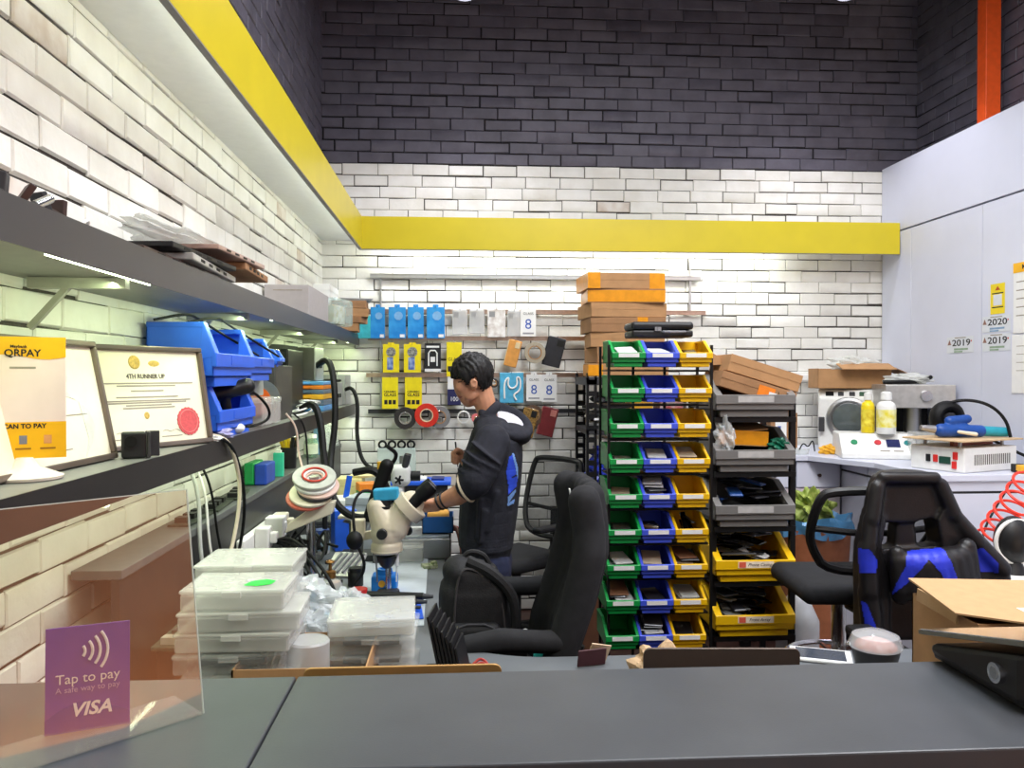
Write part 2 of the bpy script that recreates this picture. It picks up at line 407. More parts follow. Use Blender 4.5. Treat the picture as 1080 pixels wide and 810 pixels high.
# ------------------------------------------------------------------ racks and bins
GREENB = pm('green_bin_plastic', (14, 146, 66), .38, var=.06, scale=12)
BLUEB = pm('blue_bin_plastic', (66, 88, 214), .38, var=.06, scale=12)
YELB = pm('yellow_bin_plastic', (236, 186, 12), .38, var=.06, scale=12)
GREYB = pm('grey_bin_plastic', (116, 114, 112), .42, var=.06, scale=12)
def bin_parts(w, d, h, m, parent, lipf=.44, t=.004, lw=.62, lm=PAPER, tf=.45):
    hf = h * lipf; mb = MB()
    side = [(0, 0), (d, 0), (d, h), (d * tf, h), (.0, hf)]
    for s in (-1, 1):
        x0, x1 = sorted((s * w / 2, s * (w / 2 - t))); mb.prism(side, x0, x1, 'x')
        x0, x1 = sorted((s * (w / 2 + .0012), s * (w / 2 - .011 * w / .13)))
        rim = [(d, h), (d, h - .10 * h), (d * tf + .002, h - .10 * h), (.012 * w / .13, hf - .02), (-.006, hf - .012), (-.006, hf), (d * tf - .002, h)]
        mb.prism(rim, x0, x1, 'x')
    mb.bb(-w / 2, w / 2, 0, d, 0, t).bb(-w / 2, w / 2, d - t, d, 0, h)
    mb.bb(-w / 2, w / 2, 0, t, 0, hf).bb(-w / 2 - .001, w / 2 + .001, -.009, t, hf * .42, hf)
    mb.box(0, d * .48, -.09 * h, w * .86, d * .9, .18 * h)
    obj('body', mb, m, parent, bevel=.0016, seg=1)
    obj('paper_label', MB().bb(-w * lw / 2, w * lw / 2, -.0102, -.009, hf * .52, hf * .92), lm, parent)
RK = pm('black_rack_metal', (20, 20, 21), .45, .3)
bx, by, bw, bd, bh, bs = .788, 3.10, .130, .20, .090, .138
t = thing('bin_rack', 'black wire rack carrying nine rows of small coloured bins', 'rack', (bx, by, 0))
for x, y in ((-.205, .03), (-.205, .222), (-.067, .222), (.066, .222), (.205, .03), (.205, .222)): obj('post', MB().bb(x - .005, x + .005, y - .005, y + .005, 0, 1.69), RK, t)
SMALL = {}
order = ['top', 'second', 'third', 'fourth', 'fifth', 'sixth', 'seventh', 'eighth', 'ninth']
cols = (('green', GREENB, -.133), ('blue', BLUEB, .0), ('yellow', YELB, .133))
for r in range(9):
    z = 1.617 - r * bs
    obj('rail', MB().bb(-.2, .2, .2, .212, z + .02, z + .034).bb(-.2, .2, .05, .21, z - .0305, z - .0245), RK, t)
protos = {}
for c, m, dx in cols:
    for r in range(9):
        z = 1.620 - r * bs; x = bx + dx - .003 * r
        lab = f'small {c} parts bin, {order[r]} from the top of the {c} column'
        if r == 8: lab = f'small {c} parts bin at the very bottom of the {c} column'
        if c not in protos:
            q = thing('parts_bin', lab, 'bin', (x, by, z), 0, f'{c} bins on the small rack'); bin_parts(bw, bd, bh, m, q); protos[c] = q
        else: q = dup(protos[c], (x, by, z), label=lab)
        SMALL[c, r] = (x, by, z)
t = thing('bin_rack', 'black metal rack carrying the large grey and yellow bins', 'rack', (1.272, 3.4, 0))
for x in (-.165, .188):
    for y in (.06, .40): obj('post', MB().bb(x - .012, x + .012, y - .012, y + .012, 0, 1.50), RK, t)
BIG = []
desc = [('grey', 'topmost large grey bin, holding two tilted cartons'), ('grey', 'large grey bin holding a flat orange carton and plastic bags'), ('grey', 'lowest large grey bin, heaped with phone screens'),
        ('yellow', 'upper large yellow bin heaped with black phone parts'), ('yellow', 'lower large yellow bin heaped with black phone housings')]
pb = {}
LBLR = pm('label_cream', (236, 220, 196), .7)
for k, (c, lab) in enumerate(desc):
    w, d, h = .35, .38, .155; hf = .44
    z = 1.484 - .238 * k - h * hf + .003; loc = (1.272 + .002 * (k > 2), 3.40, z)
    obj('shelf_rail', MB().bb(-.17, .19, .02, .40, z - .052, z - .03), RK, t)
    if c not in pb:
        q = thing('storage_bin', lab, 'bin', loc, 0, f'large {c} bins'); bin_parts(w, d, h, GREYB if c == 'grey' else YELB, q, lw=.45, lm=LBLR if c == 'yellow' else pm('faded_label', (176, 174, 172), .7), t=.006); pb[c] = q
        if c == 'yellow':
            obj('label_mark', MB().bb(-.075, -.045, -.0108, -.0102, h * hf * .55, h * hf * .9), pm('label_red', (214, 90, 66), .7), q)
            
    else:
        q = dup(pb[c], loc, label=lab)
        if c == 'yellow':
            for ch in list(q.children):
                if ch.name.startswith('lettering'): bpy.data.objects.remove(ch)
    if c == 'yellow': text(('Phone Casing', 'Front Array')[k - 3], .019, pm('pen_grey', (84, 66, 70), .7), q, (.016, -.0106, h * hf * .72), shear=.3)
    BIG.append(loc)
# slabs: phone parts, packets, sheets lying in the bins
SLABM = [pm('glass_black', (14, 14, 17), .15, coat=.4), pm('phone_dark', (52, 52, 58), .3), pm('steel_dull', (120, 122, 126), .35, .6), pm('pack_white', (206, 206, 204), .5), pm('pack_blue', (150, 190, 210), .5),
         pm('sheet_brown', (128, 88, 62), .7), pm('pack_beige', (200, 182, 158), .6), pm('phone_blue', (48, 92, 170), .35), clear('pack_clear', (220, 225, 222), .5)]
slab_mesh = {}
def slab(name, lab, cat, loc, size, rot, mi, grp):
    k = (size, mi)
    if k not in slab_mesh:
        o = obj(name, MB().box(0, 0, 0, *size), SLABM[mi], bevel=min(size) * .4, seg=1); slab_mesh[k] = o
    else:
        o = slab_mesh[k].copy(); COL.objects.link(o); o.name = name
    o.location = loc; o.rotation_euler = tuple(R(a) for a in rot); return tag(o, lab, cat, grp)
def heap(k, n, mis, lab, grp, zt, name='phone_part', cat='phone part', seed=1, sizes=((.07, .15, .008), (.075, .16, .006), (.06, .13, .012))):
    rng = random.Random(seed); x, y, z = BIG[k]
    for i in range(n):
        f = i / n; s = rng.choice(sizes)
        slab(name, lab, cat, (x + rng.uniform(-.105, .105), y + .10 + rng.uniform(0, .2) , z + .022 + f * zt + rng.uniform(0, .01)), s,
             (rng.uniform(-9, 14), rng.uniform(-10, 10), rng.uniform(0, 180)), rng.choice(mis), grp)
heap(2, 24, [0, 1, 1, 7, 3, 2, 1], 'loose phone screen heaped in the lowest large grey bin', 'screens in the grey bin', .19, 'phone_screen', 'phone screen', 3)
heap(3, 40, [0, 1, 2, 1, 3, 2, 1], 'black phone part heaped in the upper large yellow bin', 'parts in the upper yellow bin', .17, seed=4)
heap(4, 40, [0, 1, 2, 1, 2, 8, 1], 'black phone housing heaped in the lower large yellow bin', 'housings in the lower yellow bin', .15, 'phone_housing', 'phone housing', 5)
heap(1, 8, [0, 1, 0], 'dark flat part beneath the orange carton in the grey bin', 'dark parts under the orange carton', .05, 'flat_part', 'phone part', 6)
def fill(c, r, n, mis, what, seed, zt=.03, tilt=6, size=(.075, .12, .006)):
    rng = random.Random(seed); x, y, z = SMALL[c, r]
    lab = f'{what} in the {order[r]} {c} small bin from the top'
    for i in range(n):
        slab('parts_packet', lab, 'packet', (x + rng.uniform(-.012, .012), y + .095 + rng.uniform(-.012, .014), z + .014 + zt * i / max(1, n)), size,
             (rng.uniform(8, 8 + tilt), rng.uniform(-tilt, tilt) * .5, rng.uniform(-14, 14)), mis[i % len(mis)], f'{what}s in {order[r]} {c} bin')
for a in (('green', 0, 3, [1, 1, 3], 'dark packet', 1, .055), ('blue', 0, 3, [1, 3, 3], 'pale packet', 2, .05), ('yellow', 0, 2, [0, 0], 'black strip', 3, .05),
          ('green', 2, 2, [5, 1], 'brown packet', 4, .02), ('green', 3, 2, [3, 3], 'white packet', 5, .02), ('blue', 3, 4, [3, 4, 4, 3], 'pale blue packet', 6, .05), ('yellow', 3, 4, [6, 5, 5, 6], 'brown sheet', 7, .055),
          ('green', 4, 3, [3, 3, 6], 'white sheet', 8, .03), ('blue', 4, 6, [3, 2, 3, 1, 3, 3], 'grey white packet', 9, .085), ('green', 5, 2, [8, 2], 'small clear packet', 10, .025), ('blue', 5, 3, [0, 1, 0], 'dark flat part', 11, .03),
          ('yellow', 5, 6, [0, 0, 1, 0], 'black part', 12, .06, 25, (.022, .11, .006)), ('green', 6, 3, [8, 8, 3], 'clear bag', 13, .05), ('blue', 6, 4, [0, 1, 0, 6], 'dark part', 14, .045), ('yellow', 6, 6, [1, 6, 2, 6, 1, 5], 'flat part', 15, .06),
          ('green', 7, 6, [1, 2, 1, 3, 2, 5], 'flat packet', 16, .06), ('blue', 7, 3, [1, 7, 1], 'dark blue part', 17, .03), ('yellow', 7, 4, [6, 8, 3, 8], 'clear packet', 18, .045), ('blue', 8, 7, [2, 1, 2, 3, 2, 1, 2], 'grey packet', 19, .07), ('yellow', 8, 2, [6, 1], 'beige packet', 20, .02)):
    fill(*a)
# ------------------------------------------------------------------ shelf unit with cartons behind
t = thing('shelving_unit', 'black slotted metal shelving unit behind the small bin rack', 'shelving unit', (.72, 4.55, 0))
SLOT = pm('slot_pale', (196, 190, 180), .8)  # plain pale slot colour, assigned to no part
for x, y in ((0, 0), (.9, 0), (0, .42), (.9, .42)):
    p = MB()
    for k in range(24):
        z = k * .066; p.bb(x, x + .014, y, y + .03, z, z + .066).bb(x + .046, x + .06, y, y + .03, z, z + .066).bb(x + .014, x + .046, y, y + .03, z, z + .028)
    obj('post', p, RK, t)
for k, z in enumerate((.25, .62, .95, 1.262, 1.56)): obj('shelf_board', MB().bb(0, .96, .0, .45, z - (.045 if k == 4 else .03), z), DGREY, t, bevel=.002)
def carton(name, lab, cat, w, d, h, loc, rz=0, rot=None, m=CARD, tape=None, group=None, flaps=False):
    """closed carton: body, lid seam line and tape"""
    t = thing(name, lab, cat, loc, rz, group)
    if rot: t.rotation_euler = tuple(R(a) for a in rot)
    obj('body', MB().bb(-w / 2, w / 2, -d / 2, d / 2, 0, h), m, t, bevel=.0025)
    obj('flap', MB().bb(-w / 2 - .001, w / 2 + .001, -d / 2 - .0015, -d / 2, h * .55, h), m, t)
    if tape == 'band': obj('tape', MB().bb(-w / 2 - .0012, -w / 2 + w * .16, -d / 2 - .0022, d / 2 + .001, -.0004, h + .001), TAPE, t); obj('tape', MB().bb(w / 2 - w * .2, w / 2 + .0012, -d / 2 - .0022, d / 2 + .001, -.0004, h + .001), TAPE, t)
    elif tape == 'full': obj('tape', MB().bb(-w / 2 - .001, w / 2 + .001, -d / 2 - .0024, -d / 2 - .0015, h * .08, h * .9).bb(-w / 2 - .0015, -w / 2, -d / 2, d / 2, h * .1, h * .9), TAPE, t)
    elif tape == 'one': obj('tape', MB().bb(w * .12, w * .26, -d / 2 - .0022, -d / 2 - .0015, 0, h).bb(w * .12, w * .26, -d / 2, d / 2, h, h + .0006), TAPE, t)
    return t
cl = [(.955, .455, .09, 'band', 'topmost carton of the tall stack, taped orange at both ends'), (.97, .45, .082, 'full', 'second carton of the tall stack, its front covered in orange tape'), (.965, .45, .08, None, 'third carton from the top of the tall carton stack'),
      (.97, .44, .085, 'one', 'fourth carton of the tall stack with one orange tape strip'), (.98, .43, .085, None, 'fifth carton from the top of the tall carton stack'), (.99, .42, .09, None, 'sixth carton from the top, second lowest of the tall carton stack'), (1.0, .42, .08, None, 'bottom carton of the tall stack, on the black shelving unit')]
z = 1.563 + sum(c[2] + .0015 for c in cl)
for i, (x, w, h, tp, lab) in enumerate(cl):
    z -= h + .0015
    carton('shipping_carton', lab, 'carton', w, .34, h, (x, 4.79, z), (3, -2, 5, 2, -3, 4, 1)[i], m=(CARD, CARD2)[i % 2], tape=tp, group='cartons stacked on the shelving unit')
carton('small_carton', 'small orange taped carton on the left end of the shelving unit top', 'carton', .085, .10, .075, (.765, 4.60, 1.563), 8, tape='full')
# ------------------------------------------------------------------ the repairer
HOOD = pm('navy_black_fleece', (33, 34, 43), .9, var=.2, scale=30, bump=.35, bscale=160)
LINER = pm('pale_hood_liner', (206, 204, 212), .85, bump=.2)
JEAN = pm('dark_blue_denim', (26, 32, 58), .9, var=.2, bump=.3, bscale=300)
HAIR = pm('black_hair', (15, 13, 13), .5, var=.35, scale=90, bump=.9, bscale=150, stretch=(1, 1, .4))
def H(px, py, dy=0.): return PY(px, py, 3.4 + dy)
def E(mb, px, py, dy, r, ry=0, rz=0): mb.ell(H(px, py, dy), r, ry=ry, rz=rz)
def hand(mb, wrist, palm, tips, rad=.0095, wr=.026):
    """wrist point, palm point, list of finger chains"""
    mb.cap(wrist, palm, wr, .022)
    for ch in tips:
        rs = [rad, rad * .95, rad * .85, rad * .75]
        for i in range(len(ch) - 1): mb.cap(ch[i], ch[i + 1], rs[min(i, 3)], rs[min(i + 1, 3)], n=10)
b = MB()
# head (looking down to the left)
E(b, 499.5, 394, 0, (.081, .070, .078), ry=-14)
E(b, 507, 400, 0, (.046, .062, .066))
E(b, 491, 409, 0, (.048, .056, .074), ry=-24)
E(b, 494, 418, 0, (.040, .046, .046), ry=-30)
E(b, 495.0, 425, 0, (.026, .026, .018), ry=-10)
E(b, 481.8, 399, 0, (.012, .042, .010))
b.cap(H(482.2, 401), H(480.6, 408), .0065, .0085)
for s in (-1, 1): E(b, 482.6, 409.3, s * .011, (.010, .0085, .007)); E(b, 486, 409, s * .040, (.022, .016, .024)); E(b, 497, 417.5, s * .046, (.028, .012, .020), ry=-30)
E(b, 483.8, 416.3, 0, (.009, .022, .0055)); E(b, 485.4, 419.4, 0, (.009, .020, .0055))
for s in (-1, 1):
    E(b, 499.5, 405, s * .073, (.017, .006, .028), ry=-12, rz=s * 14); b.torus(H(499.8, 404.4, s * .078), .013, .0045, 'y', 16, 8)
b.chain([(H(507, 409), .046), (H(511, 424), .047), (H(515, 440), .040)])
# trunk and legs under the clothes
b.chain([(H(521, 462), .06), (H(520, 500), .07), (H(515, 560), .08), (H(514, 590), .08)])
for s in (-1, 1):
    b.cap(H(519, 464, s * .05), H(519, 472, s * .14), .035, .04)
    b.chain([(H(514, 600, s * .08), .07), (Vector((.12, 3.4 + s * .1, .46)), .058), (Vector((.15, 3.4 + s * .11, .09)), .04), (Vector((.04, 3.4 + s * .12, .045)), .035)])
# near (left) arm resting on the microscope
sh, el, wr = H(518, 474, -.185), H(498.5, 514, -.25), H(463.5, 530, -.19)
b.chain([(sh, .035), (el, .038), (H(482, 522.5, -.225), .041), (wr, .026)])
pm1 = H(451, 533.5, -.17)
b.cap(wr, pm1, .026, .025); b.cap(H(461, 534, -.15), H(449, 536, -.135), .022, .018)
k1 = [H(446, 531.5, -.19), H(446, 533.5, -.17), H(446.5, 535.8, -.15), H(447.5, 537.5, -.132)]
for i, (k, dx) in enumerate(zip(k1, (13.5, 15, 14, 10.5))):
    m1 = H(446 - dx * .45, 534.8 + i * 1.5, -.19 + i * .019); m2 = H(446 - dx * .78, 538.5 + i * 1.2, -.188 + i * .018); m3 = H(446 - dx, 541.3 + i * .8, -.182 + i * .017)
    for a, c, r0, r1 in ((k, m1, .0115, .0098), (m1, m2, .0098, .009), (m2, m3, .009, .0078)): b.cap(a, c, r0, r1, n=10)
for a, c, r0, r1 in ((H(458, 530, -.20), H(450, 529.5, -.215), .013, .011), (H(450, 529.5, -.215), H(442.5, 533, -.215), .0105, .0085)): b.cap(a, c, r0, r1, n=10)
# far (right) arm, hand raised with a stylus
sh2, el2, wr2 = H(518, 472, .18), H(507, 512, .22), H(490.5, 484, .13)
b.chain([(sh2, .035), (el2, .035), (wr2, .027)])
b.cap(wr2, H(484.5, 480, .12), .026, .024)
for i in range(4):
    k = H(482.5, 477.5 + i * 2.9, .105 + i * .003); m = H(477.6, 477.8 + i * 2.7, .085 + .004 * i); e = H(478.8, 480.6 + i * 2.4, .066 + .004 * i); f = H(482.6, 481.8 + i * 2.2, .07 + .004 * i)
    for a, c, r0, r1 in ((k, m, .0112, .010), (m, e, .010, .009), (e, f, .009, .008)): b.cap(a, c, r0, r1, n=10)
for a, c, r0, r1 in ((H(486, 476.5, .10), H(482.5, 474.5, .075), .0125, .011), (H(482.5, 474.5, .075), H(479.2, 476.2, .062), .0105, .009)): b.cap(a, c, r0, r1, n=10)
BODY = one('person', 'young man in a dark hoodie standing at the desk, looking down at a microscope', 'person', b, SKIN, voxel=.0042, sm=3)
def decal(target, poly, m, name, parent, step=1.0, off=.0015, Yr=3.4, fn=None):
    """cloth print / eyebrow: a thin patch laid on a surface along the viewing side"""
    xs = [p[0] for p in poly]; ys = [p[1] for p in poly]; mb = MB(); idx = {}
    def inside(x, y):
        c = False
        for i in range(len(poly)):
            (x0, y0), (x1, y1) = poly[i], poly[i - 1]
            if (y0 > y) != (y1 > y) and x < (x1 - x0) * (y - y0) / (y1 - y0) + x0: c = not c
        return c
    nx, ny = int((max(xs) - min(xs)) / step) + 1, int((max(ys) - min(ys)) / step) + 1
    def vert(i, j):
        if (i, j) in idx: return idx[i, j]
        p = PY(min(xs) + i * step, min(ys) + j * step, Yr - .6)
        d = (PY(min(xs) + i * step, min(ys) + j * step, Yr) - p).normalized()
        ok, hit, nrm, _ = target.ray_cast(p, d)
        r = None
        if ok: mb.v.append(tuple(hit - d * off)); r = len(mb.v) - 1
        idx[i, j] = r; return r
    for i in range(nx):
        for j in range(ny):
            if inside(min(xs) + (i + .5) * step, min(ys) + (j + .5) * step):
                q = [vert(i, j), vert(i + 1, j), vert(i + 1, j + 1), vert(i, j + 1)]
                if None not in q and max((Vector(mb.v[q[k]]) - Vector(mb.v[q[k - 1]])).length for k in range(4)) < .03 * step + .02: mb.f.append(tuple(q)); mb.m.append(0)
    return obj(name, mb, m, parent, smooth=True)
bpy.context.view_layer.update()
decal(BODY, [(481, 398.4), (489.5, 397.2), (489.5, 398.4), (481.5, 399.8)], HAIR, 'eyebrow', BODY, .3)
decal(BODY, [(482.8, 402.6), (487.5, 402), (487.3, 402.9), (483, 403.6)], pm('eyelash', (30, 20, 18), .6), 'eye', BODY, .25)
decal(BODY, [(483, 417), (488, 418.4), (485, 420.5), (483.4, 419.6)], pm('lips', (164, 92, 84), .5), 'lips', BODY, .3)
def hairline(x):
    P_ = [(470, 398), (477, 399), (482, 398.4), (488.5, 401), (491, 406), (495, 405), (496.5, 399.5), (500, 397.5), (503.5, 400), (505, 407), (510, 412), (520, 414), (530, 414)]
    for (a, u), (c_, w_) in zip(P_, P_[1:]):
        if a <= x <= c_: return u + (w_ - u) * (x - a) / (c_ - a)
    return 400
bmh = bmesh.new(); bmesh.ops.create_icosphere(bmh, subdivisions=5, radius=1)
hc = H(498.6, 393.2); rngh = random.Random(2)
for v in bmh.verts:
    q = v.co.copy(); n_ = q.normalized()
    rz_ = .085 if q.z > 0 else .125
    strand = math.sin(n_.x * 23 + n_.z * 9 + 4 * math.sin(n_.y * 7)) * .0022 + math.sin(n_.y * 31 + n_.x * 17) * .0018 + rngh.uniform(-.0012, .0012)
    top = max(0, n_.z) * (.003 + .004 * math.sin(n_.x * 40 + n_.y * 13) * rngh.random())
    front = .006 * max(0, -n_.x - .6) * 2
    v.co = hc + Vector((q.x * (.087 + front), q.y * .079, q.z * rz_)) + n_ * (strand + top)
c0 = hc; mpp = .004
dead = []
for f in bmh.faces:
    c_ = f.calc_center_median(); px_ = 498.6 + (c_.x - c0.x) / mpp; py_ = 393.2 - (c_.z - c0.z) / mpp
    if py_ > hairline(px_) + rngh.uniform(-.7, .7): dead.append(f)
bmesh.ops.delete(bmh, geom=dead, context='FACES')
bmesh.ops.solidify(bmh, geom=bmh.faces[:], thickness=.010)
meh = bpy.data.meshes.new('hair'); bmh.to_mesh(meh); bmh.free(); meh.materials.append(HAIR)
for p in meh.polygons: p.use_smooth = True
oh = bpy.data.objects.new('hair', meh); COL.objects.link(oh); oh.parent = BODY
# hoodie
c = MB()
SEC = [(446, 503, 536, .08), (455, 497, 547, .14), (465, 494, 551, .175), (480, 488, 552, .185), (500, 486, 551, .182), (520, 485, 549, .178), (545, 483.5, 546, .175), (565, 483, 543, .176), (574, 483, 542, .178), (577, 486, 541, .166), (586, 486, 539, .163)]
for (y0, f0, b0, w0), (y1, f1, b1, w1) in zip(SEC, SEC[1:]):
    m_ = max(2, int((y1 - y0) / 2.5))
    for k in range(m_):
        q = k / m_; fr_, bk_, wd = f0 + (f1 - f0) * q, b0 + (b1 - b0) * q, w0 + (w1 - w0) * q
        E(c, (fr_ + bk_) / 2, y0 + (y1 - y0) * q, 0, ((bk_ - fr_) * .002, wd, .026))
for s in (-1, 1): c.cap(H(516, 452, s * .05), H(519, 466, s * .165), .062, .070)
c.chain([(H(519, 467, -.18), .076), (H(509, 490, -.235), .072), (H(501, 507, -.255), .068), (H(496, 512, -.25), .060)])
for px, py, r, ry_ in ((513, 478, .080, 38), (509, 486, .082, 30), (505, 494, .083, 26), (502, 501, .080, 20), (499, 508, .074, 30), (507, 490, .080, 44)): E(c, px, py, -.238, (r, r * .96, .012), ry=ry_)
c.chain([(H(519, 467, .18), .072), (H(506, 508, .215), .066), (H(496, 494, .17), .054)])
c.tube([H(507, 445, -.05), H(503.5, 446, 0), H(507, 443, .05), H(515, 434, .066), H(523, 428, .03), H(524, 428, -.02), H(516, 437, -.062)], .022, 10, closed=True, smooth=2)
for (x0, y0, x1, y1, dy) in ((507, 528, 504, 568, -.165), (524, 520, 514, 560, -.172), (536, 520, 524, 572, -.14), (512, 540, 506, 572, -.172)): c.cap(H(x0, y0, dy), H(x1, y1, dy), .014, .010)
HO = obj('hoodie', c, HOOD, BODY, voxel=.0055, sm=5)
rim = MB(); rc = H(533, 444)
pts = [rc + Vector((.100 * math.cos(a), .120 * math.sin(a), .052 * math.sin(a) - .030 * math.cos(a) - (.02 if math.cos(a) < -.3 else 0) * -1)) for a in [2 * math.pi * k / 28 for k in range(28)]]
rim.tube(pts, .019, 10, closed=True); rim.ell(rc + Vector((.03, -.02, -.052)), (.080, .115, .045), ry=14, rz=-10); rim.ell(rc + Vector((-.04, -.04, -.035)), (.06, .10, .045))
for k in range(28): rim.cap(pts[k], rc + (pts[k] - rc) * .6 + Vector((0, 0, -.06)), .018, .02, n=8)
HD = obj('hood', rim, HOOD, BODY, voxel=.006, sm=3)
ln = MB(); ln.ell(rc + Vector((.004, .02, -.006)), (.082, .09, .022), rx=23, ry=15); obj('hood_liner', ln, LINER, BODY, smooth=True)
bpy.context.view_layer.update()
PB = pm('print_blue', (40, 72, 200), .7); PW = pm('print_pale', (120, 160, 220), .7)
decal(HO, [(537, 482), (541, 479), (545, 500), (540, 503), (536, 512), (534, 498)], PB, 'back_print', BODY, .7, .003)
decal(HO, [(538, 505), (546, 502), (545, 513), (536, 522), (536, 514)], PB, 'back_print', BODY, .7, .003)
decal(HO, [(536, 524), (544, 516), (544, 519), (537, 530), (543, 526), (542, 531), (535, 534)], PW, 'back_print', BODY, .7, .0035)
decal(HO, [(540, 478), (542, 478), (546, 492), (546, 505), (544, 494)], PW, 'back_print', BODY, .7, .0035)
decal(HO, [(507, 536), (508.2, 536), (506, 570), (504.6, 570)], pm('pocket_seam', (12, 12, 16), .9), 'pocket', BODY, .6, .002)
cf = MB(); cuffc = H(491.5, 514.5, -.245)
d = (H(482, 522.5, -.225) - el).normalized(); a = d.orthogonal().normalized(); bb_ = d.cross(a)
cf.tube([cuffc + (a * math.cos(t) + bb_ * math.sin(t)) * .058 for t in [2 * math.pi * k / 24 for k in range(24)]], .005, 6, closed=True)
obj('cuff_trim', cf, pm('cuff_trim', (190, 176, 150), .8), BODY, smooth=True)
br = MB(); bc = H(466, 528.5, -.195); d = (wr - H(482, 522.5, -.225)).normalized(); a = d.orthogonal().normalized(); bb_ = d.cross(a)
for o_ in (-.012, .008): br.tube([bc + d * o_ + (a * math.cos(t) + bb_ * math.sin(t)) * .0315 for t in [2 * math.pi * k / 20 for k in range(20)]], .0042, 6, closed=True)
one('wristband', 'black cord wristband around the wrist of the man\'s near arm', 'wristband', br, BLACK, smooth=True)
j = MB()
E(j, 513, 592, 0, (.112, .160, .11))
for s in (-1, 1): j.chain([(H(514, 600, s * .08), .102), (Vector((.12, 3.4 + s * .1, .46)), .072), (Vector((.15, 3.4 + s * .11, .07)), .062)])
obj('jeans', j, JEAN, BODY, voxel=.008, sm=3)
for s in (-1, 1): obj('shoe', MB().ell((.07, 3.4 + s * .115, .05), (.14, .05, .05)).bb(-.07, .20, 3.4 + s * .115 - .045, 3.4 + s * .115 + .045, 0, .025), BLACK, BODY, voxel=.006, sm=2)
st = MB(); p0, p1 = H(480.3, 466, .075), H(482.6, 489, .085); st.cyl(p0, p1, .0035, .0035, 10).cyl(p1, p1 + (p1 - p0).normalized() * .02, .0035, .0006, 10)
one('stylus', 'thin dark stylus held upright in the man\'s far hand', 'stylus', st, BLACK, smooth=True)
# ------------------------------------------------------------------ chairs
FAB = pm('black_chair_fabric', (30, 30, 33), .85, var=.15, scale=40, bump=.2, bscale=350)
LEA = pm('black_leatherette', (26, 24, 26), .38, var=.12, scale=30, bump=.15, bscale=220)
MESHF = clear('black_chair_mesh', (18, 18, 20), .55, .8)
def star_base(t, r=.30, hz=.36, ring=0):
    obj('gas_column', MB().cyl((0, 0, .07), (0, 0, hz), .028).cyl((0, 0, hz * .55), (0, 0, hz + .06), .02), CHROME if ring else BLACK, t, smooth=True)
    for k in range(5):
        a = 2 * math.pi * k / 5 + .3; x, y = math.cos(a), math.sin(a)
        g = MB().tube([(x * .03, y * .03, .105), (x * r * .6, y * r * .6, .095), (x * r, y * r, .075)], [.022, .014], 8)
        f = obj('foot', g, CHROME if ring else BLACK, t, smooth=True)
        obj('castor', MB().cyl((x * r - y * .02, y * r + x * .02, .028), (x * r + y * .02, y * r - x * .02, .028), .027, n=18).cyl((x * r, y * r, .03), (x * r, y * r, .075), .008), BLACK, f, smooth=True)
    if ring:
        g = obj('foot_ring', MB().torus((0, 0, ring), .20, .011, 'z', 32, 8), CHROME, t, smooth=True)
        obj('ring_spokes', MB().box(0, 0, ring, .4, .014, .01).box(0, 0, ring, .014, .4, .01).cyl((0, 0, ring - .025), (0, 0, ring + .025), .036), CHROME, g)
def rbox(mb, x, y, z, sx, sy, sz, r, rx=0, ry=0, rz=0):
    """rounded cushion: capsules along the edges of a box plus fill"""
    m = Euler((R(rx), R(ry), R(rz))).to_matrix(); c = Vector((x, y, z)); hx, hy, hz = sx / 2 - r, sy / 2 - r, sz / 2 - r
    for (a, b_) in (((-1, -1, -1), (1, -1, -1)), ((-1, 1, -1), (1, 1, -1)), ((-1, -1, 1), (1, -1, 1)), ((-1, 1, 1), (1, 1, 1)), ((-1, -1, -1), (-1, 1, -1)), ((1, -1, -1), (1, 1, -1)), ((-1, -1, 1), (-1, 1, 1)), ((1, -1, 1), (1, 1, 1)), ((-1, -1, -1), (-1, -1, 1)), ((1, -1, -1), (1, -1, 1)), ((-1, 1, -1), (-1, 1, 1)), ((1, 1, -1), (1, 1, 1))):
        mb.cap(c + m @ Vector((a[0] * hx, a[1] * hy, a[2] * hz)), c + m @ Vector((b_[0] * hx, b_[1] * hy, b_[2] * hz)), r, n=10)
    for s in ((sx, sy - 2 * r, sz - 2 * r), (sx - 2 * r, sy, sz - 2 * r), (sx - 2 * r, sy - 2 * r, sz)): mb.box(x, y, z, *s, rx, ry, rz)
    return mb
# front chair, seen side-on, back to the right
fx, fy = .122, 2.64
t = thing('office_chair', 'black high-backed fabric chair in side view, with the backpack on its seat', 'chair', (fx, fy, 0))
prof = [(.175, .58), (.20, .72), (.255, .88), (.290, 1.02), (.292, 1.10), (.278, 1.185)]
mb = MB()
for yy, dx, tk in ((-.215, -.02, .052), (-.15, .012, .042), (-.05, .02, .040), (.05, .02, .040), (.15, .012, .042), (.215, -.02, .052)):
    top = 0 if abs(yy) > .2 else .012
    mb.chain([(Vector((x + dx, yy * (1 if z < 1.1 else .9), z + (top if z > 1.1 else 0))), tk) for x, z in prof])
for yy in (-.10, 0, .10): mb.chain([(Vector((x + .022, yy, z + .012)), .036) for x, z in prof])
obj('backrest', mb, FAB, t, voxel=.01, sm=6)
obj('back_label', MB().box(.225, -.13, 1.19, .004, .018, .05, ry=-8), PAPER, t)
mb = MB(); rbox(mb, -.03, 0, .53, .48, .48, .10, .045); rbox(mb, -.02, -.22, .55, .44, .08, .11, .035); rbox(mb, -.02, .22, .55, .44, .08, .11, .035)
obj('seat', mb, FAB, t, voxel=.01, sm=4)
